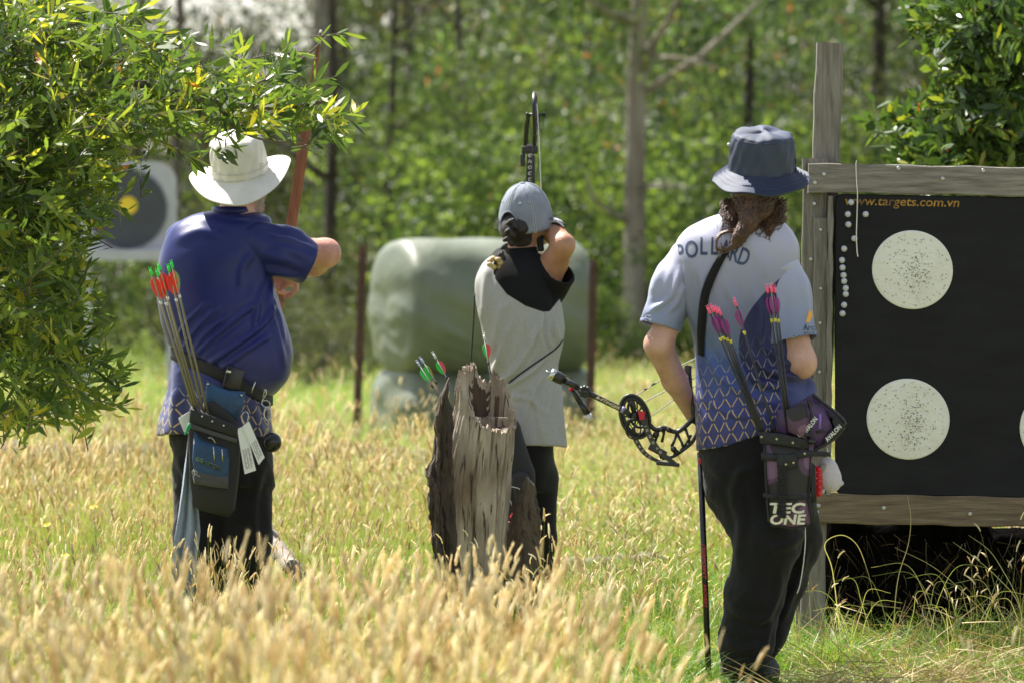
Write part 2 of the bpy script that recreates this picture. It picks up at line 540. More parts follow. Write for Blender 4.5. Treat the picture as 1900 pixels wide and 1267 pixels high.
def hand(sd, w, d, n, curl=1.0, s=1.0, side=1, thumb=True):
    """palm and five unequal fingers from wrist w along d; n = the way the fingers close"""
    w, d, n = Vector(w), Vector(d).normalized(), Vector(n).normalized(); n = (n - d * n.dot(d)).normalized(); r = d.cross(n) * side
    for q in (-.026, -.009, .009, .026): sd.cone(w + r * q * .6 * s, w + d * .075 * s + r * q * s, .013 * s, .011 * s, .012)
    for i, (q, L_) in enumerate(((-.029, .060), (-.010, .074), (.010, .078), (.029, .070))):
        a = w + d * .078 * s + r * q * s; c = curl * (1.0 + .08 * i); p = a
        for j, l in enumerate((.45, .32, .25)):
            an = c * (j + .6) * .75; v = d * math.cos(an) + n * math.sin(an); e = p + v * L_ * l * s
            sd.cone(p, e, (.0098 - .0012 * j) * s, (.0088 - .0014 * j) * s, .004); p = e
    if thumb:
        a = w + d * .02 * s + r * .026 * s; b = a + (d * .45 + r * .75 + n * .45).normalized() * .04 * s; c = b + (d * .7 + r * .15 + n * .7).normalized() * .032 * s; e = c + (d * .6 - r * .2 + n * .75).normalized() * .024 * s
        sd.cone(a, b, .014 * s, .012 * s, .008); sd.cone(b, c, .0115 * s, .0105 * s, .004); sd.cone(c, e, .0105 * s, .008 * s, .004)

class E:
    """node arithmetic"""
    def __init__(s, t, sock): s.t = t; s.s = sock
    def _op(s, op, *o):
        n = s.t.nodes.new("ShaderNodeMath"); n.operation = op; s.t.links.new(s.s, n.inputs[0])
        for i, q in enumerate(o):
            if isinstance(q, E): s.t.links.new(q.s, n.inputs[i + 1])
            else: n.inputs[i + 1].default_value = q
        return E(s.t, n.outputs[0])
    def __add__(s, o): return s._op('ADD', o)
    def __sub__(s, o): return s._op('SUBTRACT', o)
    def __mul__(s, o): return s._op('MULTIPLY', o)
    def __truediv__(s, o): return s._op('DIVIDE', o)
    def fn(s, op, *o): return s._op(op, *o)
    def step(s, lo, hi):
        n = s.t.nodes.new("ShaderNodeMapRange"); n.interpolation_type = 'SMOOTHSTEP'; s.t.links.new(s.s, n.inputs[0]); n.inputs[1].default_value = lo; n.inputs[2].default_value = hi
        return E(s.t, n.outputs[0])
def mixc(t, f, a, b):
    n = t.nodes.new("ShaderNodeMix"); n.data_type = 'RGBA'
    if isinstance(f, E): t.links.new(f.s, n.inputs[0])
    else: n.inputs[0].default_value = f
    for i, q in ((6, a), (7, b)):
        if isinstance(q, tuple): n.inputs[i].default_value = (*q, 1)
        else: t.links.new(q, n.inputs[i])
    return n.outputs[2]

_fonts = {}
def text_mesh(txt, size, extrude=0.0, shear=0.0, bold=0.0, spacing=1.0):
    cu = bpy.data.curves.new("lettering", 'FONT'); cu.body = txt; cu.size = size; cu.extrude = extrude; cu.shear = shear; cu.offset = bold; cu.space_character = spacing
    cu.align_x = 'CENTER'; cu.align_y = 'CENTER'; cu.resolution_u = 3
    o = bpy.data.objects.new("lettering", cu); COL.objects.link(o)
    dg = bpy.context.evaluated_depsgraph_get(); me = bpy.data.meshes.new_from_object(o.evaluated_get(dg))
    COL.objects.unlink(o); bpy.data.objects.remove(o)
    v = np.array([q.co[:] for q in me.vertices]).reshape(-1, 3); f = [tuple(p.vertices) for p in me.polygons]
    bpy.data.meshes.remove(me)
    return v, f
def put_text(txt, c, ux, uz, height, m, parent, name="lettering", normal=None, width=None, **kw):
    """flat print: centred on c, running along ux with its top towards uz"""
    v, f = text_mesh(txt, 1.0, **kw)
    h = v[:, 1].max() - v[:, 1].min(); v[:, 0] -= (v[:, 0].max() + v[:, 0].min()) / 2; v[:, 1] -= (v[:, 1].max() + v[:, 1].min()) / 2
    k = height / h; kx = k if width is None else width / (v[:, 0].max() - v[:, 0].min())
    ux = Vector(ux).normalized(); uz = Vector(uz).normalized()
    P = [Vector(c) + ux * (p[0] * kx) + uz * (p[1] * k) for p in v]
    return obj(name, P, f, m, parent, False)
# ---------------------------------------------------------------- setting: ground, meadow, wood
M = {}
M['bark_grey'] = mat("bark_grey", (0.17, 0.14, 0.115), 0.9, col2=(0.065, 0.05, 0.04), vs=6, bump=0.8, bs=25, stretch=(1, 1, 0.25))
M['bark_pale'] = mat("bark_pale", (0.30, 0.27, 0.23), 0.85, col2=(0.13, 0.10, 0.08), vs=5, bump=0.5, bs=25, stretch=(1, 1, 0.25))
M['bark_dark'] = mat("bark_dark", (0.06, 0.045, 0.035), 0.9, col2=(0.025, 0.018, 0.014), vs=8, bump=0.8, bs=30, stretch=(1, 1, 0.25))
M['leaf_near'] = leaf_mat("leaf_near", [(0, (0.03, 0.055, 0.016)), (0.35, (0.07, 0.12, 0.028)), (0.65, (0.14, 0.20, 0.035)), (0.88, (0.30, 0.33, 0.045)), (0.985, (0.40, 0.33, 0.04)), (1.0, (0.5, 0.18, 0.04))], 0.48, 0.42)
M['leaf_shrub'] = leaf_mat("leaf_shrub", [(0, (0.03, 0.06, 0.02)), (0.5, (0.07, 0.13, 0.03)), (0.9, (0.19, 0.27, 0.04)), (0.99, (0.30, 0.27, 0.03)), (1.0, (0.5, 0.12, 0.02))], 0.35, 0.35)
M['leaf_gum'] = leaf_mat("leaf_gum", [(0, (0.022, 0.036, 0.018)), (0.45, (0.058, 0.088, 0.036)), (0.85, (0.18, 0.25, 0.07)), (0.97, (0.34, 0.26, 0.06)), (1.0, (0.50, 0.16, 0.07))], 0.45, 0.5, spec=.3, tmul=(1.25, 1.5, .75), vr=(0.4, 1.1))
M['leaf_bush'] = leaf_mat("leaf_bush", [(0, (0.020, 0.038, 0.015)), (0.45, (0.052, 0.092, 0.030)), (1.0, (0.29, 0.38, 0.07))], 0.46, 0.5, spec=.3, tmul=(1.35, 1.45, .8), vr=(0.4, 1.15))
M['leaf_olive'] = leaf_mat("leaf_olive", [(0, (0.022, 0.032, 0.014)), (0.45, (0.06, 0.08, 0.035)), (0.9, (0.17, 0.19, 0.08)), (1.0, (0.34, 0.2, 0.11))], 0.42, 0.5, spec=.3, vr=(0.4, 1.05))
M['leaf_far'] = leaf_mat("leaf_far", [(0, (0.020, 0.034, 0.016)), (0.5, (0.048, 0.074, 0.030)), (0.85, (0.13, 0.17, 0.05)), (0.94, (0.3, 0.2, 0.06)), (1.0, (0.5, 0.16, 0.07))], 0.4, 0.35)
M['straw'] = leaf_mat("straw", [(0, (0.46, 0.29, 0.12)), (0.35, (0.74, 0.60, 0.33)), (1.0, (0.92, 0.87, 0.64))], 0.3, 0.6, tmul=(1.2, 1.1, 0.85))
M['stalk'] = leaf_mat("stalk", [(0, (0.20, 0.27, 0.06)), (0.5, (0.42, 0.43, 0.14)), (1.0, (0.62, 0.54, 0.25))], 0.3, 0.5)
M['blade'] = leaf_mat("blade", [(0, (0.07, 0.15, 0.02)), (0.6, (0.14, 0.26, 0.035)), (0.9, (0.28, 0.34, 0.06)), (1.0, (0.5, 0.42, 0.16))], 0.4, 0.45)
M['litter'] = leaf_mat("litter", [(0, (0.22, 0.14, 0.07)), (0.6, (0.42, 0.31, 0.15)), (1.0, (0.6, 0.5, 0.28))], 0.1, 0.7)

def ground_mat():
    m = bpy.data.materials.new("meadow_soil"); t, b = nt(m); N, L = t.nodes, t.links
    tc = N.new("ShaderNodeTexCoord")
    n1 = N.new("ShaderNodeTexNoise"); n1.inputs["Scale"].default_value = 0.6; n1.inputs["Detail"].default_value = 6
    n2 = N.new("ShaderNodeTexNoise"); n2.inputs["Scale"].default_value = 25; n2.inputs["Detail"].default_value = 8
    L.new(tc.outputs["Object"], n1.inputs["Vector"]); L.new(tc.outputs["Object"], n2.inputs["Vector"])
    cr = N.new("ShaderNodeValToRGB"); e = cr.color_ramp.elements
    e[0].position = 0.35; e[0].color = (0.13, 0.19, 0.045, 1); e[1].position = 0.65; e[1].color = (0.30, 0.26, 0.10, 1)
    L.new(n1.outputs[0], cr.inputs[0])
    c2 = N.new("ShaderNodeValToRGB"); f = c2.color_ramp.elements
    f[0].position = 0.3; f[0].color = (0.45, 0.42, 0.4, 1); f[1].position = 0.7; f[1].color = (1.2, 1.2, 1.1, 1)
    L.new(n2.outputs[0], c2.inputs[0])
    mx = N.new("ShaderNodeMix"); mx.data_type = 'RGBA'; mx.blend_type = 'MULTIPLY'; mx.inputs[0].default_value = 1
    L.new(cr.outputs[0], mx.inputs[6]); L.new(c2.outputs[0], mx.inputs[7]); L.new(mx.outputs[2], b.inputs["Base Color"])
    b.inputs["Roughness"].default_value = 0.95
    bp = N.new("ShaderNodeBump"); bp.inputs["Distance"].default_value = 0.05; L.new(n2.outputs[0], bp.inputs["Height"]); L.new(bp.outputs[0], b.inputs["Normal"])
    return m

# ground sheet: fine near, coarse to the horizon
def gheight(x, y):
    return 0.03 * np.sin(x * 0.9 + 1.3) * np.sin(y * 0.7) + 0.02 * np.sin(x * 2.3 + y * 1.7)
xs = np.concatenate([-np.geomspace(600, 8, 14), np.linspace(-7, 7, 57), np.geomspace(8, 600, 14)])
ys = np.concatenate([np.array([-300, -100, -30, -8]), np.linspace(0, 60, 121), np.geomspace(64, 900, 16)])
GX, GY = np.meshgrid(xs, ys, indexing='ij')
GZ = np.where((np.abs(GX) < 8) & (GY > -1) & (GY < 61), gheight(GX, GY), 0.0)
nx, ny = GX.shape
ii = np.arange(nx * ny).reshape(nx, ny)
GF = np.stack([ii[:-1, :-1], ii[1:, :-1], ii[1:, 1:], ii[:-1, 1:]], -1).reshape(-1, 4)
struct(obj("ground", np.stack([GX, GY, GZ], -1).reshape(-1, 3), GF, ground_mat()))

# ---------- grass tufts, instanced by geometry nodes as stuff
def ribbon(V, F, A, base, tip, bend, w, tint, segs=3):
    b0 = len(V)
    base = np.array(base, float); tip = np.array(tip, float)
    d = tip - base; side = np.cross(d, [0, 0, 1.0]) + np.array([0.01, 0.005, 0]); side = side / np.linalg.norm(side)
    an = random.uniform(0, math.pi); up = d / np.linalg.norm(d)
    side = side * math.cos(an) + np.cross(up, side) * math.sin(an)
    for k in range(segs + 1):
        t = k / segs
        p = base + d * t + np.array([bend[0], bend[1], -abs(bend[2])]) * t * t
        ww = w * (1 - t * 0.85) * 0.5
        V.append(p - side * ww); V.append(p + side * ww)
    for k in range(segs):
        F.append((b0 + 2 * k, b0 + 2 * k + 1, b0 + 2 * k + 3, b0 + 2 * k + 2)); A.append(tint)
    return base + d + np.array([bend[0], bend[1], -abs(bend[2])]), (d + 2 * np.array([bend[0], bend[1], -abs(bend[2])]))

def seed_head(V, F, A, base, dr, L, r, tint, nod):
    """a fluffy spike: a spindle core with small spikelets standing off it"""
    dr = dr / np.linalg.norm(dr); u = np.cross(dr, [0.3, 0.9, 0.1]); u /= np.linalg.norm(u); w = np.cross(dr, u)
    b0 = len(V); n = 5; segs = 5
    nd = np.array([nod[0], nod[1], -abs(nod[2])])
    cen = []
    for k in range(segs + 1):
        t = k / segs
        c = base + dr * L * t + nd * t * t
        cen.append(c)
        rr = r * (0.25 + 1.0 * math.sin(math.pi * min(1, 0.12 + t * 0.86)) ** 0.7) * random.uniform(0.75, 1.15)
        for j in range(n):
            a = 6.283 * j / n + k * 0.5
            V.append(c + (u * math.cos(a) + w * math.sin(a)) * rr)
    for k in range(segs):
        for j in range(n):
            F.append((b0 + k * n + j, b0 + k * n + (j + 1) % n, b0 + (k + 1) * n + (j + 1) % n, b0 + (k + 1) * n + j)); A.append(tint + random.uniform(-.12, .12))
    for q in range(14):
        t = random.uniform(0.02, 0.95); k = int(t * segs); c = cen[k] + (cen[min(k + 1, segs)] - cen[k]) * (t * segs - k)
        a = random.uniform(0, 6.283); o = u * math.cos(a) + w * math.sin(a); s2 = np.cross(o, dr)
        p0 = c + o * r * 0.5
        e = p0 + o * r * 0.85 + dr * L * random.uniform(0.1, 0.2)
        bb = len(V); ww = r * 0.35
        V.extend([p0 - s2 * ww, p0 + s2 * ww, e + s2 * ww * 0.2, e - s2 * ww * 0.2]); F.append((bb, bb + 1, bb + 2, bb + 3)); A.append(tint + random.uniform(-.2, .25))

def tuft(name, kind):
    V, F, A = [], [], []; MI = []
    def mark(n0, i): MI.extend([i] * (len(F) - n0))
    if kind in ('gold', 'mixed', 'fine'):
        nst = {'gold': 11, 'mixed': 7, 'fine': 14}[kind]
        for _ in range(nst):
            x, y = random.gauss(0, 0.10), random.gauss(0, 0.10)
            h = random.uniform(0.36, 0.62) if kind != 'fine' else random.uniform(0.3, 0.55)
            lean = random.uniform(0, 0.11); a = random.gauss(0.3, 1.3)
            n0 = len(F)
            tip, dr = ribbon(V, F, A, (x, y, 0), (x + lean * math.cos(a), y + lean * math.sin(a), h), (0.03 * math.cos(a), 0.03 * math.sin(a), 0.012), 0.0028, random.random(), 3)
            mark(n0, 1); n0 = len(F)
            if kind == 'fine':
                L_ = random.uniform(0.03, 0.06); seed_head(V, F, A, tip, dr, L_, 0.003, random.random(), (0.02 * math.cos(a), 0.02 * math.sin(a), 0.01))
            else:
                L_ = random.uniform(0.045, 0.085); seed_head(V, F, A, tip, dr, L_, random.uniform(0.0022, 0.0048), random.random(), (0.009 * math.cos(a), 0.009 * math.sin(a), 0.005))
            mark(n0, 0)
        n0 = len(F)
        for _ in range({'gold': 34, 'mixed': 50, 'fine': 40}[kind]):
            x, y = random.gauss(0, 0.11), random.gauss(0, 0.11); h = random.uniform(0.12, 0.36); a = random.uniform(0, 6.283); l = random.uniform(0.02, 0.16)
            ribbon(V, F, A, (x, y, 0), (x + l * math.cos(a), y + l * math.sin(a), h), (l * math.cos(a), l * math.sin(a), 0.06), 0.0045, random.random() ** 0.7)
        mark(n0, 2)
    elif kind == 'green':
        n0 = len(F)
        for _ in range(70):
            x, y = random.gauss(0, 0.09), random.gauss(0, 0.09); h = random.uniform(0.05, 0.20); a = random.uniform(0, 6.283); l = random.uniform(0.01, 0.12)
            ribbon(V, F, A, (x, y, 0), (x + l * math.cos(a), y + l * math.sin(a), h), (l * math.cos(a), l * math.sin(a), 0.05), 0.005, random.random() ** 1.4)
        mark(n0, 2)
    elif kind == 'dead':
        n0 = len(F)
        for _ in range(40):
            x, y = random.gauss(0, 0.13), random.gauss(0, 0.13); h = random.uniform(0.0, 0.08); a = random.uniform(0, 6.283); l = random.uniform(0.05, 0.25)
            ribbon(V, F, A, (x, y, 0.01), (x + l * math.cos(a), y + l * math.sin(a), 0.01 + h), (l * .2 * math.sin(a), l * .2 * math.cos(a), 0.01), 0.004, random.random())
        mark(n0, 3)
    o = obj(name, V, F, None, None, True, mats=[M['straw'], M['stalk'], M['blade'], M['litter']], midx=MI, attrs={'tint': ('FACE', np.clip(A, 0, 1))})
    COL.objects.unlink(o)
    return o

def scatter(name, tufts, pts, scl, tilt=0.12):
    """one stuff object: points that carry tufts"""
    coll = bpy.data.collections.new(name + "_tufts")
    for q in tufts: coll.objects.link(q)
    me = bpy.data.meshes.new(name)
    n = len(pts)
    me.vertices.add(n); me.vertices.foreach_set("co", np.asarray(pts, np.float32).ravel())
    a = me.attributes.new("rot", 'FLOAT_VECTOR', 'POINT')
    r = np.stack([RNG.normal(0, tilt, n), RNG.normal(0, tilt, n), RNG.uniform(0, 6.283, n)], 1).astype(np.float32)
    a.data.foreach_set("vector", r.ravel())
    b = me.attributes.new("scl", 'FLOAT', 'POINT'); b.data.foreach_set("value", np.asarray(scl, np.float32))
    o = bpy.data.objects.new(name, me); COL.objects.link(o)
    g = bpy.data.node_groups.new(name, 'GeometryNodeTree')
    g.interface.new_socket("Geometry", in_out='INPUT', socket_type='NodeSocketGeometry')
    g.interface.new_socket("Geometry", in_out='OUTPUT', socket_type='NodeSocketGeometry')
    N, L = g.nodes, g.links
    gi = N.new("NodeGroupInput"); go = N.new("NodeGroupOutput")
    ci = N.new("GeometryNodeCollectionInfo"); ci.inputs["Collection"].default_value = coll
    ci.inputs["Separate Children"].default_value = True; ci.inputs["Reset Children"].default_value = True
    ip = N.new("GeometryNodeInstanceOnPoints"); ip.inputs["Pick Instance"].default_value = True
    na = N.new("GeometryNodeInputNamedAttribute"); na.data_type = 'FLOAT_VECTOR'; na.inputs["Name"].default_value = "rot"
    nb = N.new("GeometryNodeInputNamedAttribute"); nb.data_type = 'FLOAT'; nb.inputs["Name"].default_value = "scl"
    L.new(gi.outputs[0], ip.inputs["Points"]); L.new(ci.outputs[0], ip.inputs["Instance"])
    L.new(na.outputs[0], ip.inputs["Rotation"]); L.new(nb.outputs[0], ip.inputs["Scale"]); L.new(ip.outputs[0], go.inputs[0])
    md = o.modifiers.new("scatter", 'NODES'); md.node_group = g
    stuff(o)
    return o

def halfw(y): return 0.095 * y + 1.3
def field_pts(n, y0, y1, dens=None, power=1.0):
    out = []
    while len(out) < n:
        y = y0 + (y1 - y0) * RNG.random(n * 2) ** power; x = RNG.uniform(-1, 1, n * 2) * halfw(y)
        keep = np.ones(len(x), bool) if dens is None else RNG.random(len(x)) < dens(x, y)
        out += [(a, b, 0.0) for a, b in zip(x[keep], y[keep])]
    P = np.array(out[:n]); P[:, 2] = gheight(P[:, 0], P[:, 1]) - 0.01
    return P

gold = [tuft("gold_tuft", 'gold') for _ in range(7)]
mixed = [tuft("mixed_tuft", 'mixed') for _ in range(5)]
fine = [tuft("fine_tuft", 'fine') for _ in range(5)]
green = [tuft("green_tuft", 'green') for _ in range(5)]
dead = [tuft("dead_tuft", 'dead') for _ in range(4)]
sig = lambda t: 1 / (1 + np.exp(-t))
pxof = lambda x, y: 950 + x * FPX / y
def right_clear(x, y):      # mown strip round the right-hand archer and the board
    p = pxof(x, y)
    return sig((1125 + 10 * np.sin(y * 3) - p) / 32.0)
def d_gold(x, y):
    p = pxof(x, y); patch = 0.55 + 0.45 * np.sin(x * 1.9 + 0.8 * np.sin(y * 1.3)) * np.sin(y * 0.9 + x)
    near = np.where(y < 23.5, right_clear(x, y), 0.35 + 0.65 * sig((1000 - p) / 80))
    band = np.where((y > 27) & (p > 640) & (p < 1120), .25, 1) * np.interp(y, [11, 15.2, 16.5, 17.5, 21.5, 23, 27, 30, 33, 36], [1, .85, .5, .28, .32, .85, .8, .6, .25, 0])
    return near * (0.3 + 0.7 * patch ** 1.5) * band * np.where((y < 18.5) & (p > 1235), 0, 1) * np.where((y > 21) & (p > 1010), .45, 1)
P = field_pts(1700, 11.0, 36, d_gold, 1.0)
hgt = lambda y: np.interp(y, [11, 13, 15, 17, 18, 21.5, 23, 40], [1.04, .98, .90, .76, .62, .64, .86, .95])
scatter("golden_grass", gold, P, RNG.uniform(0.62, 1.2, len(P)) * hgt(P[:, 1]))
P = field_pts(2300, 14.0, 31, lambda x, y: np.where(y < 23, np.where(pxof(x, y) > 1310, 0.02, 0.15) + 0.85 * right_clear(x, y), 1.0) * np.interp(y, [14, 17, 21, 24, 31], [.8, .6, .6, 1, .5]), 1.0)
scatter("meadow_grass", mixed, P, RNG.uniform(0.6, 1.0, len(P)) * hgt(P[:, 1]) * .9)
P = field_pts(1500, 18.5, 48, lambda x, y: 0.15 + 0.85 * sig((pxof(x, y) - 980) / 60) * np.where(y < 21.5, sig((1330 - pxof(x, y)) / 30), 1))
scatter("fine_seed_grass", fine, P, RNG.uniform(0.5, .9, len(P)))
P = field_pts(2600, 15.5, 30, lambda x, y: sig((pxof(x, y) - 1080) / 50))
scatter("green_grass", green, P, RNG.uniform(0.5, 1.1, len(P)) * np.where((pxof(P[:, 0], P[:, 1]) > 1290) & (P[:, 1] < 18.8), .5, 1))
M['blade_far'] = leaf_mat("blade_far", [(0, (0.16, 0.24, 0.06)), (0.6, (0.26, 0.36, 0.10)), (1.0, (0.5, 0.47, 0.22))], 0.4, 0.5)
M_b = M['blade']; M['blade'] = M['blade_far']
fargr = [tuft("far_tuft", 'green') for _ in range(4)]; M['blade'] = M_b
P = field_pts(4200, 26, 78)
scatter("far_grass", fargr, P, RNG.uniform(0.8, 2.0, len(P)))
def d_weed(x, y):
    p = pxof(x, y); n_ = .5 + .5 * np.sin(x * 2.1 + np.sin(y * .8) * 2) * np.sin(y * .55 + x)
    return (n_ ** 2) * np.interp(y, [30, 42, 58, 72], [.15, .5, 1, 1]) * np.where((p > 560) & (p < 1130), 1, .7)
P = field_pts(900, 33, 74, d_weed)
P = P[~((P[:, 1] < 46) & (np.abs(pxof(P[:, 0], P[:, 1]) - 880) < 260))]
scatter("tall_weeds", fargr, P, RNG.uniform(1.6, 3.6, len(P)) * np.interp(P[:, 1], [33, 74], [.55, 1.1]))
P = field_pts(420, 17.5, 22, lambda x, y: sig((pxof(x, y) - 1480) / 20))
scatter("dry_straw_litter", dead, P, RNG.uniform(0.6, 1.1, len(P)), 0.3)

# ---------- leaves and trees
def leafset(C, Dr, L, Wd, tint, quad=False):
    """C base points, Dr directions, L lengths, Wd widths -> diamond (or 6-gon bent) leaves"""
    C = np.asarray(C, float); n = len(C); Dr = Dr / np.linalg.norm(Dr, axis=1, keepdims=True)
    R = RNG.normal(size=(n, 3)); S = np.cross(Dr, R); S /= np.linalg.norm(S, axis=1, keepdims=True) + 1e-9
    Nn = np.cross(S, Dr); L = np.asarray(L)[:, None]; Wd = np.asarray(Wd)[:, None]
    if quad:
        P = np.stack([C, C + Dr * L * .45 - S * Wd / 2, C + Dr * L + Nn * L * .06, C + Dr * L * .45 + S * Wd / 2], 1)
        F = np.arange(4 * n).reshape(n, 4); T = np.asarray(tint)
        return P.reshape(-1, 3), F, T
    bend = Nn * L * RNG.uniform(-.18, .18, (n, 1))
    P = np.stack([C, C + Dr * L * .3 - S * Wd * .42 + bend * .2, C + Dr * L * .3 + S * Wd * .42 + bend * .2,
                  C + Dr * L * .68 - S * Wd * .5 + bend * .55, C + Dr * L * .68 + S * Wd * .5 + bend * .55, C + Dr * L + bend], 1)
    b = np.arange(n)[:, None] * 6
    F = np.concatenate([b + [0, 2, 1, 0], b + [1, 2, 4, 3], b + [3, 4, 5, 3]], 0)
    # triangles stored as quads would be degenerate: return list form
    Fl = [tuple(r_) for r_ in (b + [0, 2, 1]).tolist()] + [tuple(r_) for r_ in (b + [1, 2, 4, 3]).tolist()] + [tuple(r_) for r_ in (b + [3, 4, 5]).tolist()]
    return P.reshape(-1, 3), Fl, np.tile(np.asarray(tint), 3)

def crown_mesh(name, blobs, nleaf, L, Wd, m, seed, clump=26, droop=0.3):
    """a crown: leaf clumps through the volume of blobs [(x,y,z,r)], in local space"""
    global RNG
    keep = RNG; RNG = np.random.default_rng(seed)
    B = np.array(blobs, float); wt = B[:, 3] ** 2.2; wt /= wt.sum()
    nc = nleaf // clump
    bi = RNG.choice(len(B), nc, p=wt)
    d = RNG.normal(size=(nc, 3)); d /= np.linalg.norm(d, axis=1, keepdims=True)
    cc = B[bi, :3] + d * (B[bi, 3] * RNG.random(nc) ** 0.45)[:, None]
    ct = RNG.normal(0, 0.26, nc); cs = RNG.uniform(0.5, 1.5, nc)
    ci = np.repeat(np.arange(nc), clump)
    n = len(ci)
    off = RNG.normal(size=(n, 3)) * (L * 1.5 * cs[ci])[:, None] * [1, 1, 0.7]
    C = cc[ci] + off
    Dr = RNG.normal(size=(n, 3)) + off / (L * 1.5) * 0.5; Dr[:, 2] -= droop
    P, F, T = leafset(C, Dr, L * RNG.uniform(.6, 1.35, n), Wd * RNG.uniform(.6, 1.3, n), np.clip(RNG.beta(2, 2.2, n) * 0.8 + 0.08 + ct[ci], 0, 1), True)
    sp = RNG.random(n) < 0.012; T = np.where(sp, 1.0, np.minimum(T, 0.9))
    o = obj(name, P, F, m, None, False, attrs={'tint': ('FACE', T)})
    COL.objects.unlink(o); me = o.data
    RNG = keep
    return me

def tree(name, x, y, label, crown, bark, h, r, lean=(0, 0), scale=1.0, rotz=0.0, group=None, cat='tree', cz=0.0, limbs=None, seed=0):
    t = thing(name, (x, y, 0), label, cat, group)
    rr = random.Random(seed + int(x * 31 + y * 7)); mb = MB()
    n = 9; pts = []
    for k in range(n + 1):
        q = k / n
        pts.append((x + lean[0] * q + 0.05 * math.sin(q * 7 + x) * h * .1, y + lean[1] * q, -0.1 + (h + 0.1) * q))
    mb.tube(pts, [r * (1.25 if k == 0 else 1) * (1 - 0.55 * k / n) for k in range(n + 1)], 8)
    for k in range(limbs if limbs is not None else 5):
        q = rr.uniform(0.35, 0.98); p = Vector(pts[int(q * n)]); a = rr.uniform(0, 6.283); l = rr.uniform(0.25, 0.5) * h * 0.5
        e = p + Vector((math.cos(a) * l, math.sin(a) * l, l * rr.uniform(.4, 1.0))); mid = (p + e) / 2 + Vector((0, 0, -0.08 * l))
        mb.tube([p, mid, e], [r * .4, r * .28, r * .1], 6)
    mb.build("trunk", bark, t, True)
    if crown is not None:
        c = bpy.data.objects.new("crown", crown); COL.objects.link(c); c.parent = t
        c.scale = (scale, scale, scale); c.rotation_euler = (0, 0, rotz); c.location = (lean[0] * .7, lean[1] * .7, cz)
        c['kind'] = 'stuff'
    return t
def blobcrown(seed, n, rx, ry, z0, z1, r0, r1):
    r = np.random.default_rng(seed)
    return [(r.normal(0, rx * .55), r.normal(0, ry * .55), r.uniform(z0, z1), r.uniform(r0, r1)) for _ in range(n)]
bush_a = crown_mesh("bush_crown", blobcrown(1, 16, 1.1, 0.9, 0.35, 2.3, .35, .7), 7000, .085, .034, M['leaf_bush'], 1)
bush_b = crown_mesh("bush_crown", blobcrown(2, 14, 1.0, 0.9, 0.3, 1.7, .3, .6), 6000, .075, .026, M['leaf_olive'], 2)
gum_a = crown_mesh("gum_crown", blobcrown(3, 22, 1.5, 1.2, 1.0, 4.6, .3, .75), 8000, .11, .030, M['leaf_gum'], 3, 22, .8)
gum_b = crown_mesh("gum_crown", blobcrown(4, 26, 1.7, 1.3, 1.6, 5.2, .3, .7), 8000, .11, .030, M['leaf_olive'], 4, 22, .8)
wattle = crown_mesh("wattle_crown", blobcrown(5, 22, 1.2, 1.0, 0.6, 3.6, .35, .75), 8500, .09, .022, M['leaf_bush'], 5, 30, .4)
MAT = {}
BACK = 1.2
G = lambda px, d: ((px - 950) * d * BACK / FPX, d * BACK)
# the pale trunk that stands behind the middle and right archers
x, y = G(1165, 45.5)
t = tree("gum_tree", x, y, "tall gum tree with pale grey trunk beside the wrapped bales", gum_a, M['bark_pale'], 6.2, .12, (0.24, 0.1), 1.0, .6, cz=.6, limbs=4)
q = lambda px, py, d: W(px, py, d * BACK)
MB().tube([q(1172, 410, 45.5), q(1140, 400, 45.4), q(1110, 380, 45.2), q(1095, 355, 45.1), q(1088, 330, 45)], [.03, .028, .022, .016, .008], 6).build("branch", M['bark_pale'], t, True)
MB().tube([q(1190, 130, 45.5), q(1215, 75, 45.3), q(1240, 40, 45.2), q(1262, -10, 45)], [.05, .045, .035, .025], 6).build("branch", M['bark_pale'], t, True)
MB().tube([q(1185, 350, 45.5), q(1240, 345, 45), q(1290, 350, 44.6)], [.018, .02, .01], 6).build("branch", M['bark_pale'], t, True)
MB().tube([q(1185, 105, 45.5), q(1260, 108, 45), q(1330, 125, 44.6)], [.025, .02, .01], 6).build("branch", M['bark_pale'], t, True)
specs = [
 # px, d, crown, bark, h, r, lean, scale, kind-label
 (70, 52, gum_b, 'bark_grey', 6.5, .14), (235, 58, gum_b, 'bark_pale', 7, .12), (330, 50, None, 'bark_grey', 5.5, .07), (565, 54, gum_b, 'bark_pale', 7, .13),
 (612, 47, None, 'bark_dark', 6, .07), (640, 58, gum_b, 'bark_grey', 7, .16), (700, 50, wattle, 'bark_dark', 4.5, .06), (790, 55, gum_b, 'bark_grey', 6, .09),
 (855, 60, gum_a, 'bark_dark', 6, .10), (905, 52, wattle, 'bark_grey', 4.6, .07), (1010, 58, gum_a, 'bark_dark', 6, .08), (1080, 62, gum_a, 'bark_dark', 6, .09),
 (1130, 55, None, 'bark_dark', 5.2, .07), (1285, 57, gum_a, 'bark_grey', 6, .10), (1395, 52, gum_a, 'bark_dark', 5.5, .07), (1480, 60, gum_a, 'bark_pale', 6, .1),
 (1600, 54, gum_b, 'bark_dark', 6, .11), (1700, 60, wattle, 'bark_grey', 6, .1), (1830, 54, gum_b, 'bark_dark', 6, .1), (-60, 60, gum_b, 'bark_dark', 6, .1), (1960, 60, gum_a, 'bark_grey', 6, .1)]
names = ["straight grey", "pale slender", "thin leaning grey", "pale stout", "thin dark bare", "thick rough grey", "slim dark wattle", "grey forked", "dark rough", "slim leafy", "dark narrow", "dark shaded", "short dark bare", "grey mid-sized", "slim dark", "pale narrow", "dark stout", "leafy grey", "dark tall", "shaded dark", "shaded grey"]
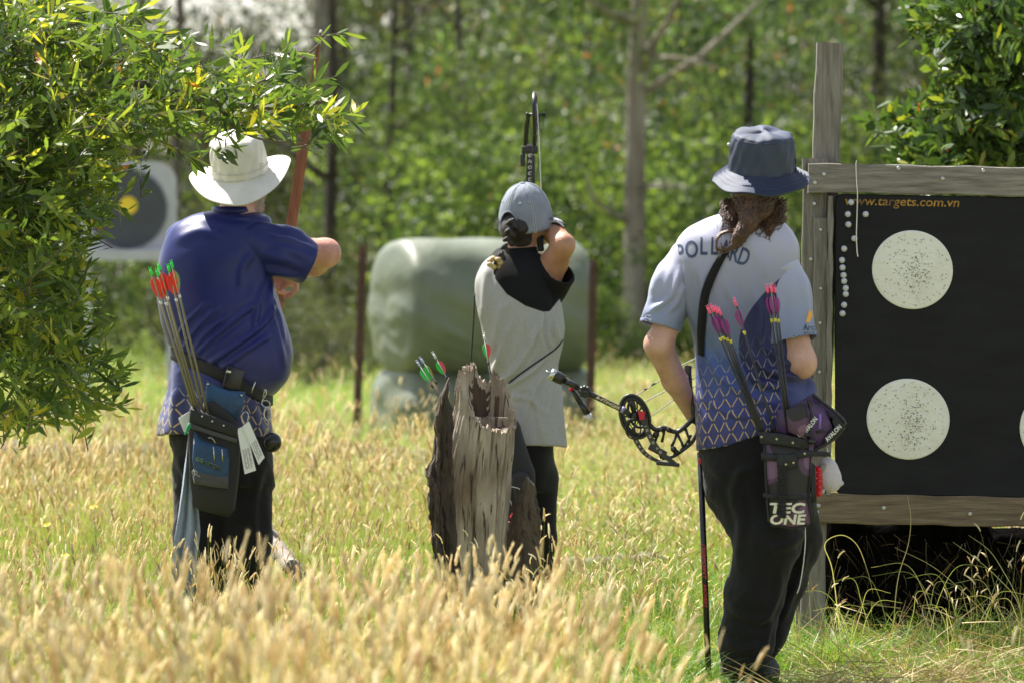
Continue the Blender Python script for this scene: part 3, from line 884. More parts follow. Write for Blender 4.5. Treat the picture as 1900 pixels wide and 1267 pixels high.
where = ["behind the left shrub", "behind the white target frame", "beside the white target frame", "behind the tall wooden bow", "just beside the rusty fence post", "in the brown gap behind the rusty fence post", "above the left end of the bales", "above the middle of the bales", "left of the black compound bow top", "behind the grey cap", "behind the black compound bow top", "beside the pale gum trunk", "close to the pale gum trunk", "between the pale gum and the blue bucket hat", "behind the blue bucket hat", "behind the leaning timber post", "right of the leaning timber post", "above the top rail of the target board", "behind the dark shrub above the board", "at the far left edge of the wood", "at the far right edge of the wood"]
for k, (px, d, cr, bk, h, r_) in enumerate(specs):
    x, y = G(px, d)
    tree("wattle_tree" if cr is wattle else "gum_tree", x, y, f"{names[k]} tree {where[k]}", cr, M[bk], h, r_, (random.uniform(-.4, .4), random.uniform(-.2, .2)), random.uniform(.85, 1.15), random.uniform(0, 6.28), group="trees of the wood behind the meadow", cz=random.uniform(-.3, .5), seed=k)
bs = [(20, 50, bush_b, 1.1), (120, 46, bush_a, .8), (330, 48, bush_b, .9), (420, 52, bush_b, 1.2), (520, 46, bush_b, .75), (600, 60, bush_b, 1.3), (690, 48, bush_b, .8), (740, 56, bush_a, 1.3), (820, 47, bush_a, 1.05), (880, 58, bush_a, 1.5),
      (900, 46, bush_a, .9), (960, 50, bush_a, 1.1), (1040, 47, bush_a, 1.0), (1100, 56, bush_a, 1.3), (1180, 51, bush_a, 1.1), (1240, 47.5, bush_a, .9), (1320, 54, bush_a, 1.3), (1390, 46, bush_a, .95), (1470, 49, bush_a, 1.15), (1540, 56, bush_a, 1.4), (1640, 50, bush_b, 1.1), (1740, 56, bush_a, 1.3), (1850, 50, bush_b, 1.2), (220, 60, bush_b, 1.5), (480, 62, bush_b, 1.5), (1950, 48, bush_a, 1.2),
      (545, 40, bush_b, .42), (590, 43, bush_b, .55), (632, 41, bush_b, .40), (700, 46, bush_b, .5), (500, 44, bush_b, .5), (1128, 44, bush_a, .42), (1225, 46, bush_a, .40), (1290, 45, bush_a, .45), (1180, 49, bush_a, .5), (380, 42, bush_b, .45), (2150, 52, bush_a, 1.3), (2350, 50, bush_b, 1.3), (-150, 50, bush_b, 1.2), (-330, 52, bush_a, 1.3), (-480, 47, bush_b, 1.1)]
bwhere = ["at the far left, seen under the wattle", "behind the lower left leaves of the wattle", "beyond the white hat's left brim", "behind the shoulders of the navy-shirted archer", "just left of the wooden bow", "deep in the wood behind the wooden bow",
  "beside the left rusty post", "tall and deep behind the left end of the bales", "above the left half of the bales", "deep in shade above the bales' middle", "close behind the middle of the bales", "behind the grey cap", "above the right end of the bales", "deep in the wood right of the black compound bow",
  "behind the foot of the pale gum trunk", "low in the gap between the bales and the lilac shirt", "between the gum trunk and the bucket hat", "behind the neck of the long-haired archer", "behind the bucket hat, sunlit", "deep in the wood behind the leaning post", "just right of the leaning post",
  "above the left part of the board's top rail", "hidden mostly by the dark shrub above the board", "deep in the wood behind the white-framed butt", "deep in the wood behind the white hat", "at the far right behind the board",
  "small, just right of the navy shirt's belly", "low, between the navy shirt and the rusty left post", "small and scruffy at the foot of the left rusty post", "low, behind the left end of the bales", "low, behind the navy-shirted archer's back", "small, at the foot of the right rusty post", "small, in front of the gap right of the gum trunk", "small, beside the lilac sleeve", "low, at the gum trunk's foot", "low, left of the navy-shirted archer", "beyond the right side of the board", "farthest to the right of the wood", "left of the wattle", "farther left of the wattle", "farthest left of the wattle"]
for k, (px, d, cr, sc_) in enumerate(bs):
    x, y = G(px, d)
    t = thing("bush", (x, y, 0), ("bright green" if cr is bush_a else "olive grey") + " bush " + bwhere[k], "bush", "bushes of the understorey in the wood")
    mb = MB()
    for j in range(4):
        a = j * 1.6 + k; mb.tube([(x, y, -.05), (x + .25 * math.cos(a), y + .25 * math.sin(a), .6 * sc_), (x + .6 * math.cos(a), y + .6 * math.sin(a), 1.4 * sc_)], [.03, .02, .008], 5)
    mb.build("stem", M['bark_dark'], t, True)
    c = bpy.data.objects.new("foliage", cr); COL.objects.link(c); c.parent = t; c.scale = (sc_,) * 3; c.rotation_euler = (0, 0, k * 1.7); c['kind'] = 'stuff'

# the far wood: one mass of foliage and stems
def far_wood():
    global RNG
    r = np.random.default_rng(11)
    n = 125000
    y = 82 + r.random(n) * 30; x = r.uniform(-1, 1, n) * (y * .14 + 5)
    z = r.random(n) ** 0.8 * 7.2
    px = 950 + x * FPX / y
    hole = (np.sin(x * 1.1) + np.sin(x * 2.7 + z) + np.sin(z * 1.9 + x * .6)) > 2.5 - z * .12
    left = (px < 600) & (px > -700) & (z > 4.0 + .5 * np.sin(x * 1.7)) & (r.random(n) < .93)
    k = ~(left | (hole & (r.random(n) < .85)))
    x, y, z = x[k], y[k], z[k]; n = len(x)
    T = np.clip(.34 + .36 * np.sin(x * .8 + np.sin(z * .9)) * np.sin(z * 1.0 + x * .5 + 1) + r.normal(0, .13, n), 0, .9)
    T = np.where(r.random(n) < .012, 1, T)
    P, F, T = leafset(np.stack([x, y, z], 1), r.normal(size=(n, 3)), r.uniform(.12, .3, n), r.uniform(.06, .13, n), T, True)
    o = obj("far_wood", P, F, M['leaf_far'], None, False, attrs={'tint': ('FACE', T)})
    stuff(o)
far_wood()
# ---------------------------------------------------------------- timber target stand (d = 20)
M['timber'] = mat("weathered_timber", (0.27, 0.25, 0.215), 0.85, col2=(0.13, 0.115, 0.095), vs=9, bump=0.7, bs=30, stretch=(8, 8, 0.7))
M['timber_h'] = mat("weathered_rail", (0.30, 0.28, 0.245), 0.85, col2=(0.14, 0.12, 0.10), vs=9, bump=0.7, bs=30, stretch=(0.7, 8, 8))
M['timber_b'] = mat("brown_rail", (0.24, 0.185, 0.12), 0.85, col2=(0.12, 0.085, 0.055), vs=9, bump=0.7, bs=30, stretch=(0.7, 8, 8))
M['foam_black'] = mat("black_foam", (0.013, 0.0135, 0.016), 0.8, spec=.35, col2=(0.007, 0.007, 0.009), vs=5, bump=0.25, bs=90, stretch=(1, 1, 3))
M['foam_white'] = mat("cream_foam", (0.80, 0.79, 0.74), 0.8, col2=(0.73, 0.72, 0.64), vs=10, bump=0.8, bs=30)
M['hole'] = mat("arrow_hole", (0.12, 0.11, 0.06), 0.9)
M['zinc'] = mat("zinc", (0.42, 0.42, 0.42), 0.35, metal=0.9)
M['white_plastic'] = mat("white_plastic", (0.55, 0.56, 0.60), 0.4, var=.06)
M['cord_white'] = mat("white_cord", (0.7, 0.68, 0.6), 0.8)
M['gold_ink'] = mat("gold_stencil", (0.45, 0.24, 0.03), 0.7, col2=(0.12, 0.07, 0.02), vs=30)
M['black'] = mat("black_nylon", (0.012, 0.012, 0.013), 0.65, bump=0.3, bs=300)
M['black_gloss'] = mat("black_gloss", (0.010, 0.010, 0.012), 0.25)
M['white_ink'] = mat("white_print", (0.75, 0.75, 0.72), 0.6, var=.03)

BD = 20.0
ROLL = 0.019        # the whole stand sags a little to the right
def S(px, py, dy=0.0):
    """point on the stand; py is read at px = 1545 and follows the sag"""
    return W(px, py + (px - 1545) * ROLL, BD + dy)

def plank(name, pa, pb, wpx, thick, m, parent, dy=0.0, horizontal=False, rough=0.002):
    """a sawn board between two pixel points, with slightly waney edges and chamfer"""
    a = S(*pa, dy); b = S(*pb, dy); ax = (b - a); L_ = ax.length; ax.normalize()
    y = Vector((0, 1, 0)); side = ax.cross(y).normalized(); w = wpx * BD / FPX / 2
    n = 24; rings = []
    for k in range(n + 1):
        t = k / n; c = a + ax * L_ * t
        e1 = rough * math.sin(t * 31 + pa[0]) + rough * .7 * math.sin(t * 77 + pa[1]); e2 = rough * math.sin(t * 43 + pb[0])
        ch = 0.004
        ring = [(-w + e1, 0 + ch), (-w + ch + e1, 0), (w - ch + e2, 0), (w + e2, ch), (w + e2, thick - ch), (w - ch + e2, thick), (-w + ch + e1, thick), (-w + e1, thick - ch)]
        rings.append([c + side * u + y * v for u, v in ring])
    return MB().loft(rings).build(name, m, parent)

stand = thing("target_stand", W(1500, 1190, 20.2) * 1.0, "weathered timber frame with a leaning post that carries the black target board", "target stand")
stand.location.z = 0; _LOC[stand.name] = stand.location.copy()
plank("post", (1541, 80), (1500, 1215), 50, .07, M['timber'], stand, .075)
plank("upright_plank", (1513, 295), (1508, 1180), 46, .04, M['timber'], stand, .028)
plank("narrow_plank", (1524, 405), (1521, 918), 27, .02, M['timber'], stand, .005)
plank("batten", (1542, 364), (1537, 918), 9, .05, M['timber'], stand, -.03)
plank("top_rail", (1500, 331), (2400, 331), 54, .045, M['timber_h'], stand, -.022, True)
plank("bottom_rail", (1515, 943), (2400, 943), 55, .045, M['timber_b'], stand, -.022, True)
plank("post", (2380, 290), (2385, 1195), 50, .07, M['timber'], stand, .03)
def screw(px, py, dy=-.0225, r=4.2):
    mb = MB(); c = S(px, py, dy)
    mb.loft([[c + Vector((math.cos(a) * q, y, math.sin(a) * q)) for a in np.linspace(0, 6.283, 10, endpoint=False)] for q, y in ((r * .0019, 0.002), (r * .0019, -.0015), (r * .0012, -.003), (r * .0005, -.0025))])
    return mb.build("screw", M['zinc'], stand, True)
for p in ((1529, 324), (1512, 340), (1749, 328), (1824, 312), (1667, 311)): screw(*p)
for p in ((1511, 379), (1505, 482)): screw(*p, .027)
for p in ((1523, 427), (1523, 536), (1522, 600), (1521, 690)): screw(*p, .004, 3.5)
for p in ((1516, 950), (1519, 938), (1640, 940), (1800, 948)): screw(*p)

# black foam board
bb = thing("target_board", S(1970, 920) * 1.0, "large black foam target board with round cream centres, mounted in the timber frame", "target board")
mb = MB(); rings = []
def rrect(x0, y0, x1, y1, r, dy, n=6):
    out = []
    for cx, cy, a0 in ((x1 - r, y0 + r, -90), (x1 - r, y1 - r, 0), (x0 + r, y1 - r, 90), (x0 + r, y0 + r, 180)):
        for k in range(n + 1):
            a = rad(a0 + 90 * k / n); out.append(S(cx + r * math.cos(a), cy + r * math.sin(a), dy))
    return out
mb.loft([rrect(1549, 360, 2398, 916, 14, -.004), rrect(1549, 360, 2398, 916, 14, -.008), rrect(1551, 362, 2396, 914, 14, -.012), rrect(1551, 362, 2396, 914, 14, -.012)], cap=False)
mb.f.append(tuple(range(28 * 3, 28 * 4))); mb.mi.append(0)
mb.loft([rrect(1550, 361, 2397, 915, 14, .17), rrect(1549, 360, 2398, 916, 14, -.004)], cap=True)
mb.build("foam_block", M['foam_black'], bb)
rr = random.Random(5)
def disc(px, py, rx, ry, holes):
    c = [S(px + rx * math.cos(a), py + ry * math.sin(a) - (px - 1545) * ROLL, -.016 ) for a in np.linspace(0, 6.283, 56, endpoint=False)]
    c1 = [p + Vector((0, .006, 0)) for p in c]; cen = S(px, py - (px - 1545) * ROLL, -.017)
    mb = MB(); mb.loft([c1, c, [cen + (p - cen) * .96 + Vector((0, -.001, 0)) for p in c], [cen + (p - cen) * .5 + Vector((0, -.0015, 0)) for p in c], [cen + (p - cen) * .02 + Vector((0, -.0012, 0)) for p in c]])
    o = mb.build("foam_centre", M['foam_white'], bb, True)
    mh = MB()
    for _ in range(holes):
        if rr.random() < .62: u, v = rr.gauss(.08, .22), rr.gauss(.05, .3)
        else:
            q, a = rr.random() ** .5 * .92, rr.uniform(0, 6.283); u, v = q * math.cos(a), q * math.sin(a)
        if u * u + v * v > .85: continue
        r_ = rr.uniform(.5, 1.5) * .0014; p = S(px + rx * u, py + ry * v - (px - 1545) * ROLL, -.0195)
        n = 5; sx = rr.uniform(.8, 1.8)
        mh.add([p + Vector((math.cos(6.283 * k / n) * r_ * sx, 0, math.sin(6.283 * k / n) * r_)) for k in range(n)] + [p + Vector((0, .003, 0))], [tuple(range(n))] + [(k, (k + 1) % n, n) for k in range(n)])
    h = mh.build("arrow_hole", M['hole'], o); stuff(h)
disc(1693, 501, 75, 73, 330); disc(1685, 777, 77, 75, 380); disc(1970, 795, 78, 76, 200); disc(2247, 510, 75, 73, 150); disc(2250, 790, 76, 75, 150)

# pins, cord, printed address
pins = [(1579, 376), (1573, 398), (1606, 398), (1574, 417), (1585, 443), (1566, 462), (1562, 483), (1563, 497), (1565, 511), (1566, 522), (1569, 535), (1569, 546), (1566, 566), (1563, 582)]
plab = ["white round pin under the first letters of the board's gold lettering", "white pin left of its level neighbour below the gold lettering", "white pin alone to the right of the hanging cord",
        "white pin third down in the upper loose row on the black board", "white pin touching the hanging cord on the black board", "duller grey pin just above the close row of eight pins",
        "topmost white pin of the close row beside the board's edge", "second white pin down in the close row of eight", "third white pin down in the close row of eight", "fourth white pin down in the close row of eight",
        "fifth white pin down in the close row of eight", "sixth white pin down in the close row of eight", "seventh white pin, set apart near the foot of the row", "lowest white pin on the black board"]
for (px, py), lb in zip(pins, plab):
    c = S(px, py - (px - 1545) * ROLL, -.012); mb = MB()
    mb.loft([[c + Vector((math.cos(a) * q, y, math.sin(a) * q)) for a in np.linspace(0, 6.283, 14, endpoint=False)] for q, y in ((.0108, .0), (.0112, -.004), (.0085, -.010), (.0045, -.013), (.0008, -.0135))])
    tag(mb.build("pin", M['white_plastic'], None, True, loc=c), lb, "pin", "white round pins pressed into the black board")
pts = [S(1589, 298, .02), S(1588.5, 302, 0.0), S(1588, 306, -.026), S(1589.5, 340, -.028), S(1591, 362, -.029), S(1590, 400, -.028), S(1589, 440, -.028), S(1590.5, 468, -.028), S(1592, 476, -.028)]
tag(MB().tube(catmull(pts, 4), .0021, 6).build("cord", M['cord_white'], None, True, loc=pts[0]), "thin white cord hanging over the top rail down the black board", "cord")

ux = (S(1780, 378) - S(1568, 378)).normalized()
put_text("www.targets.com.vn", S(1674, 376, -.0135), ux, Vector((0, 0, 1)), 19 * BD / FPX, M['gold_ink'], bb, width=212 * BD / FPX, shear=.15, bold=.012)

# black crumbling straw heap under the board
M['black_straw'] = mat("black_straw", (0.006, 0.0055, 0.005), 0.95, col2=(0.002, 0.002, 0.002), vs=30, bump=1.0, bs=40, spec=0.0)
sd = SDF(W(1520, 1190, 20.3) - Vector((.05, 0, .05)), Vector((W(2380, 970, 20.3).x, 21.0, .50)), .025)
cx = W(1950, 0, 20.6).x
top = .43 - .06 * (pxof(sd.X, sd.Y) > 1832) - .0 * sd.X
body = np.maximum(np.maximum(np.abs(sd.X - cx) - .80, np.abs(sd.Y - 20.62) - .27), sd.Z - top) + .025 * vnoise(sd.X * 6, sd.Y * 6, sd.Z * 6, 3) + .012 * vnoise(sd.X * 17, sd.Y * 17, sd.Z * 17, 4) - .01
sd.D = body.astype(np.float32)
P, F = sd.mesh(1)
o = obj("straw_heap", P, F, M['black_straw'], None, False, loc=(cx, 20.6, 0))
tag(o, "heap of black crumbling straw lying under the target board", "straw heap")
V, Fq, A = [], [], []
for _ in range(420):
    px = rr.uniform(1530, 2100); py = rr.uniform(990, 1170); p = np.array(W(px, py, 20.31)); a = rr.gauss(1.57, .8); l = rr.uniform(.03, .11)
    ribbon(V, Fq, A, p, p + np.array([math.cos(a) * l, -.02, -math.sin(a) * l]), (rr.uniform(-.02, .02), 0, .01), .0022, rr.random())
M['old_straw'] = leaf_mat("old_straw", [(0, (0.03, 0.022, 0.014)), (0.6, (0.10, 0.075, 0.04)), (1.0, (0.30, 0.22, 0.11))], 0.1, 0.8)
h = obj("straw_wisp", V, Fq, M['old_straw'], o, False, attrs={'tint': ('FACE', np.array(A) ** 1.6)}); stuff(h)

# arching grass stems in front of the heap
V, Fq, A = [], [], []
def arc_stem(pp, d, w=.003, t=.5):
    pts = catmull([tuple(W(x, y, d)) for x, y in pp], 6)
    for i in range(len(pts) - 1):
        b0 = len(V); a, b2 = pts[i], pts[i + 1]; sd_ = np.cross(b2 - a, [0, 1, 0]); sd_ /= np.linalg.norm(sd_) + 1e-9
        w1 = w * (1 - .8 * i / len(pts)); w2 = w * (1 - .8 * (i + 1) / len(pts))
        V.extend([a - sd_ * w1, a + sd_ * w1, b2 + sd_ * w2, b2 - sd_ * w2]); Fq.append((b0, b0 + 1, b0 + 2, b0 + 3)); A.append(t)
arc_stem([(1560, 1190), (1545, 1060), (1530, 1010), (1560, 992), (1590, 1010), (1610, 1060), (1620, 1100)], 19.8, .0018, .85)
arc_stem([(1655, 1200), (1665, 1080), (1685, 1010), (1690, 960), (1684, 920)], 19.85, .0016, 1)
arc_stem([(1900, 1160), (1885, 1110), (1850, 1070), (1810, 1035), (1768, 1005)], 19.8, .0018, .8)
arc_stem([(1880, 1190), (1840, 1150), (1790, 1100), (1730, 1050), (1660, 1015)], 19.75, .0016, .9)
arc_stem([(1900, 1180), (1890, 1115), (1862, 1060), (1835, 1020), (1797, 992)], 19.7, .0018, .8)
arc_stem([(1700, 1250), (1755, 1230), (1757, 1150), (1755, 1127)], 19.2, .002, 1)
for _ in range(26):
    x = rr.uniform(1500, 1900); y = rr.uniform(1150, 1215); s_ = rr.choice((-1, 1)); L_ = rr.uniform(50, 150); c_ = rr.uniform(.2, 1)
    arc_stem([(x, y), (x + s_ * L_ * .15, y - L_ * .5), (x + s_ * L_ * .45 * c_, y - L_ * .85), (x + s_ * L_ * c_, y - L_ * .8)], rr.uniform(19.2, 20.1), .0016, rr.random())
stuff(obj("arching_grass", V, Fq, M['stalk'], None, False, attrs={'tint': ('FACE', A)}))

# ---------------------------------------------------------------- broken grey stump (d = 19.5)
M['stump'] = mat("stump_wood", (0.52, 0.455, 0.37), 0.9, col2=(0.16, 0.11, 0.075), vs=11, bump=1.0, bs=42, stretch=(1, 1, 0.3), detail=10)
_t, _b = nt(M['stump']); _N, _L = _t.nodes, _t.links       # thin dark drying cracks along the grain
_tc = _N.new("ShaderNodeTexCoord"); _mp = _N.new("ShaderNodeMapping"); _mp.inputs["Scale"].default_value = (1, 1, .13); _L.new(_tc.outputs["Object"], _mp.inputs[0])
_nz = _N.new("ShaderNodeTexNoise"); _nz.inputs["Scale"].default_value = 55; _nz.inputs["Detail"].default_value = 3; _nz.inputs["Distortion"].default_value = .6; _L.new(_mp.outputs[0], _nz.inputs["Vector"])
_f = E(_t, _nz.outputs[0]).step(.57, .66)
_src = _b.inputs["Base Color"].links[0].from_socket
_L.new(mixc(_t, _f, _src, (0.06, 0.042, 0.03)), _b.inputs["Base Color"])
M['rot'] = mat("stump_rot", (0.13, 0.085, 0.06), 0.95, col2=(0.03, 0.018, 0.012), vs=14, bump=1.0, bs=40, stretch=(1, 1, 0.3))
M['stump_bark'] = mat("stump_bark", (0.115, 0.085, 0.065), 0.95, col2=(0.035, 0.024, 0.018), vs=14, bump=1.0, bs=38, stretch=(1, 1, 0.22))
ST = 19.5; SS = FPX / ST
st = thing("tree_stump", (W(880, 0, ST).x, ST, 0), "broken grey tree stump with a hollow splintered top, beside the archer in the grey cap", "tree stump")
zt = lambda py: CAMH + (415 - py) / SS
NA, NZ = 150, 110
ang = np.linspace(0, 2 * np.pi, NA, endpoint=False)
def fold(t, s): return np.sin(t * 3 + s) * .4 + np.sin(t * 7 + s * 2) * .3 + np.sin(t * 13 + s * 3) * .15 + np.sin(t * 29 + s * 5) * .1
# top height by angle (front is -pi/2)
_aa = np.radians([-180, -160, -140, -115, -100, -60, -25, -10, 10, 30, 55, 62, 70, 78, 85, 95, 104, 112, 125, 150, 165, 180])
_pp = [748, 722, 715, 762, 784, 798, 800, 792, 760, 728, 700, 692, 694, 706, 712, 704, 688, 676, 678, 690, 722, 748]
def toph(a):
    a = (a + np.pi) % (2 * np.pi) - np.pi
    return zt(np.interp(a, _aa, _pp)) + .006 * np.sin(a * 17) + .005 * np.sin(a * 37 + 1) + .006 * np.sin(a * 71)
rings = []; mi = []
def axis(z): 
    py = 415 + (CAMH - z) * SS
    return W(np.interp(py, [670, 760, 900, 1050, 1230], [897, 899, 880, 872, 872]), 415, ST).x
def rad_at(z):
    py = 415 + (CAMH - z) * SS
    return np.interp(py, [670, 760, 800, 900, 1050, 1230], [52, 57, 62, 67, 62, 82]) / SS
V = []; F = []
TH = toph(ang)
for k in range(NZ):
    for j, a in enumerate(ang):
        z = TH[j] * (k / (NZ - 1)); t = k / (NZ - 1)
        n1 = fold(a, 1.0 + .25 * math.sin(z * 6)) ; n2 = mnoise.noise(Vector((math.cos(a) * 2.2, math.sin(a) * 2.2, z * 2.0)))
        crack = -.02 * max(0, mnoise.noise(Vector((math.cos(a + z * .35) * 7, math.sin(a + z * .35) * 7, z * 1.3))) - .22) * 4
        fine_ = .0035 * mnoise.noise(Vector((math.cos(a) * 22, math.sin(a) * 22, z * 5)))
        R = rad_at(z) * (1 + .045 * n1 + .08 * n2) + crack * .9 + fine_ * 1.6 + .006 * mnoise.noise(Vector((math.cos(a) * 9, math.sin(a) * 9, z * 9)))
        V.append((axis(z) + R * math.cos(a), ST + R * .9 * math.sin(a), z - .05 * (k == 0)))
for k in range(NZ - 1):
    for j in range(NA):
        F.append((k * NA + j, k * NA + (j + 1) % NA, (k + 1) * NA + (j + 1) % NA, (k + 1) * NA + j))
nout = len(F)
NI = 26
base_i = len(V)
for k in range(NI):
    for j, a in enumerate(ang):
        t = k / (NI - 1)
        z = TH[j] - .001 - (TH[j] - min(TH[j] - .006, zt(776) + .006 * math.sin(j * .7))) * min(1, t * 1.25) + (.006 * math.sin(j * 1.9) if 0 < k < 3 else 0)
        rin = np.interp(t, [0, .04, .3, .8, 1], [.99, .80, .76, .70, .2]) + .10 * mnoise.noise(Vector((math.cos(a) * 5, math.sin(a) * 5, z * 3)))
        R = rad_at(TH[j]) * rin
        V.append((axis(TH[j]) + R * math.cos(a), ST + R * .9 * math.sin(a), z))
for j in range(NA): F.append(((NZ - 1) * NA + j, (NZ - 1) * NA + (j + 1) % NA, base_i + (j + 1) % NA, base_i + j))
for k in range(NI - 1):
    for j in range(NA):
        a = base_i + k * NA
        F.append((a + j, a + (j + 1) % NA, a + NA + (j + 1) % NA, a + NA + j))
F.append(tuple(base_i + (NI - 1) * NA + j for j in range(NA)))
midx = [0] * nout + [0] * NA
for k in range(NI - 1):
    for j, a in enumerate(ang): midx.append(1 if (rad(76) < a + .12 * math.sin(k * 1.3) < rad(124) and 5 <= k < 21) or (rad(44) < a < rad(60) and 9 <= k < 20) else 0)
midx += [0]
obj("wood", V, F, None, st, False, mats=[M['stump'], M['rot']], midx=midx)

def bark_slab(name, outline_l, outline_r, d0, bulge, thick, m, seed=0):
    """outline_l/r: px as functions of py lists [(py,px)]; a curved slab with ragged edges"""
    pys = np.linspace(outline_l[0][0], outline_l[-1][0], 46); n = 16; front = []; back = []
    for i, py in enumerate(pys):
        xl = np.interp(py, [p[0] for p in outline_l], [p[1] for p in outline_l]) + 5 * mnoise.noise(Vector((i * .21, seed, 0))) + 4 * mnoise.noise(Vector((i * .6, seed, 5)))
        xr = np.interp(py, [p[0] for p in outline_r], [p[1] for p in outline_r]) + 5 * mnoise.noise(Vector((i * .23, seed, 9))) + 4 * mnoise.noise(Vector((i * .7, seed, 7)))
        fr, bk = [], []
        for j in range(n):
            u = j / (n - 1); px = xl + (xr - xl) * u
            dy = -bulge * math.sin(math.pi * u) + .018 * mnoise.noise(Vector((px * .13, py * .02, seed))) + .010 * mnoise.noise(Vector((px * .4, py * .06, seed)))
            fr.append(W(px, py, d0 + dy)); bk.append(W(px, py, d0 + dy + thick * (.4 + .6 * math.sin(math.pi * u))))
        front.append(fr + bk[::-1])
    return MB().loft(front).build(name, m, st, False)
bark_slab("bark", [(700, 832), (735, 812), (800, 806), (850, 800), (870, 790), (920, 799), (990, 806), (1090, 815), (1225, 815)],
          [(700, 836), (735, 834), (800, 842), (850, 840), (870, 838), (920, 842), (990, 850), (1090, 850), (1225, 850)], ST - .10, .03, .03, M['stump_bark'], 1)
bark_slab("bark", [(868, 789), (900, 793), (960, 796), (1000, 802), (1100, 806)], [(868, 792), (900, 812), (960, 822), (1000, 826), (1100, 830)], ST - .14, .015, .02, M['stump_bark'], 2)
bark_slab("bark", [(884, 973), (905, 966), (930, 955), (960, 948), (1010, 936), (1090, 922), (1225, 915)],
          [(884, 980), (905, 992), (930, 1000), (960, 1003), (1010, 1003), (1090, 1000), (1225, 1000)], ST - .02, .04, .03, M['stump_bark'], 3)

# ---------------------------------------------------------------- fallen wood
def log(name, a, b, r, m, label, cat, n=14, seed=0):
    a, b = Vector(a), Vector(b); pts = [a.lerp(b, k / n) + Vector((0, .02 * math.sin(k * 1.3 + seed), .012 * math.sin(k * 2.1 + seed))) for k in range(n + 1)]
    o = MB().tube(pts, [r * (1 + .12 * math.sin(k * 1.7 + seed)) * (1 - .25 * k / n) for k in range(n + 1)], 12).build(name, m, None, True, loc=a)
    tag(o, label, cat)
log("fallen_log", W(1000, 1062, 23.2), W(1230, 1040, 24.2), .05, M['bark_pale'], "pale grey log lying in the grass right of the stump", "log", seed=1)
log("fallen_branch", W(488, 985, 21.4), W(556, 1068, 20.6), .035, M['bark_pale'], "short grey branch leaning in the grass behind the left archer's legs", "branch", seed=2)
log("fallen_log", W(600, 850, 33.0), W(780, 858, 34), .10, M['bark_grey'], "brown log in the far grass between left archer and stump", "log", seed=3)
log("fallen_log", W(-20, 860, 30.5), W(300, 850, 31.5), .11, M['bark_grey'], "long brown log half hidden in the grass left of the left archer", "log", seed=4)
log("fallen_branch", W(1125, 968, 26.0), W(1190, 1030, 25.0), .015, M['bark_grey'], "thin twiggy branch caught in the grass between stump and compound bow", "branch", seed=5)

# ---------------------------------------------------------------- wrapped bales (d = 37.7)
M['wrap'] = mat("green_wrap", (0.145, 0.165, 0.115), 0.5, col2=(0.10, 0.12, 0.08), vs=2.5, bump=1.0, bs=8, coat=.1)
def bale(cpx, cpy, L_, rz, ry, yaw, label, name="wrapped_bale", d=37.7, seed=0):
    c = W(cpx, cpy, d); sd = SDF(c - Vector((1.15, 1.0, rz + .12)), c + Vector((1.15, 1.0, rz + .12)), .022)
    ca, sa = math.cos(yaw), math.sin(yaw)
    u = (sd.X - c.x) * ca - (sd.Y - c.y) * sa; v = (sd.X - c.x) * sa + (sd.Y - c.y) * ca; w = sd.Z - c.z
    a = np.arctan2(w, v)
    k0 = (np.abs(v / ry) ** 2.5 + np.abs(w / rz) ** 2.5) ** .4
    rr_ = (k0 - 1) * min(ry, rz) + .07
    ax = np.abs(u) - L_ / 2 + .07
    d0 = np.minimum(np.maximum(rr_, ax), 0) + np.sqrt(np.maximum(rr_, 0) ** 2 + np.maximum(ax, 0) ** 2) - .07 - .05 * np.exp(-(np.maximum(k0, .0) / .75) ** 4)
    wr = .010 * vnoise(u * .9, v * .9, w * .9, 5 + seed) + .020 * vnoise(u * 2.2 + w, v * 2, w * 2.6, 8 + seed) + .008 * vnoise(u * 5 + w * 3, v * 5, w * 7 + u * 2, 9 + seed) * np.clip(.8 - w * 2, .1, 1)
    sd.D = (d0 + wr * .9).astype(np.float32)
    P, F = sd.mesh(1)
    o = obj(name, P, F, M['wrap'], None, True, loc=(c.x, c.y, c.z - rz)); tag(o, label, "bale", "green wrapped bales stacked behind the middle archer")
bale(894, 570, 1.28, .445, .46, rad(-22), "upper green plastic-wrapped bale, sunlit along its top, behind the middle archer")
bale(894, 765, 1.30, .335, .46, rad(-22), "lower green wrapped bale, squashed beneath the upper one", seed=2, d=37.8)

M['rust'] = mat("rusty_steel", (0.10, 0.045, 0.035), 0.8, col2=(0.05, 0.025, 0.02), vs=20)
def picket(xt, yt, xb, yb, d, label):
    a, b = W(xt, yt, d), W(xb, 415 + 1.55 * FPX / d, d); rings = []
    for p in (b, a):
        rings.append([p + Vector((x, y, 0)) for x, y in ((-.026, -.004), (-.004, -.008), (0, -.03), (.004, -.008), (.026, -.004), (.026, .004), (-.026, .004))])
    tag(MB().loft(rings).build("fence_post", M['rust'], None, loc=(b.x, b.y, 0)), label, "fence post", "rusty steel fence posts beside the bales")
picket(674, 455, 660, 780, 36.6, "rusty steel post at the left end of the bales")
picket(1101, 482, 1093, 800, 36.6, "rusty steel post at the right end of the bales")

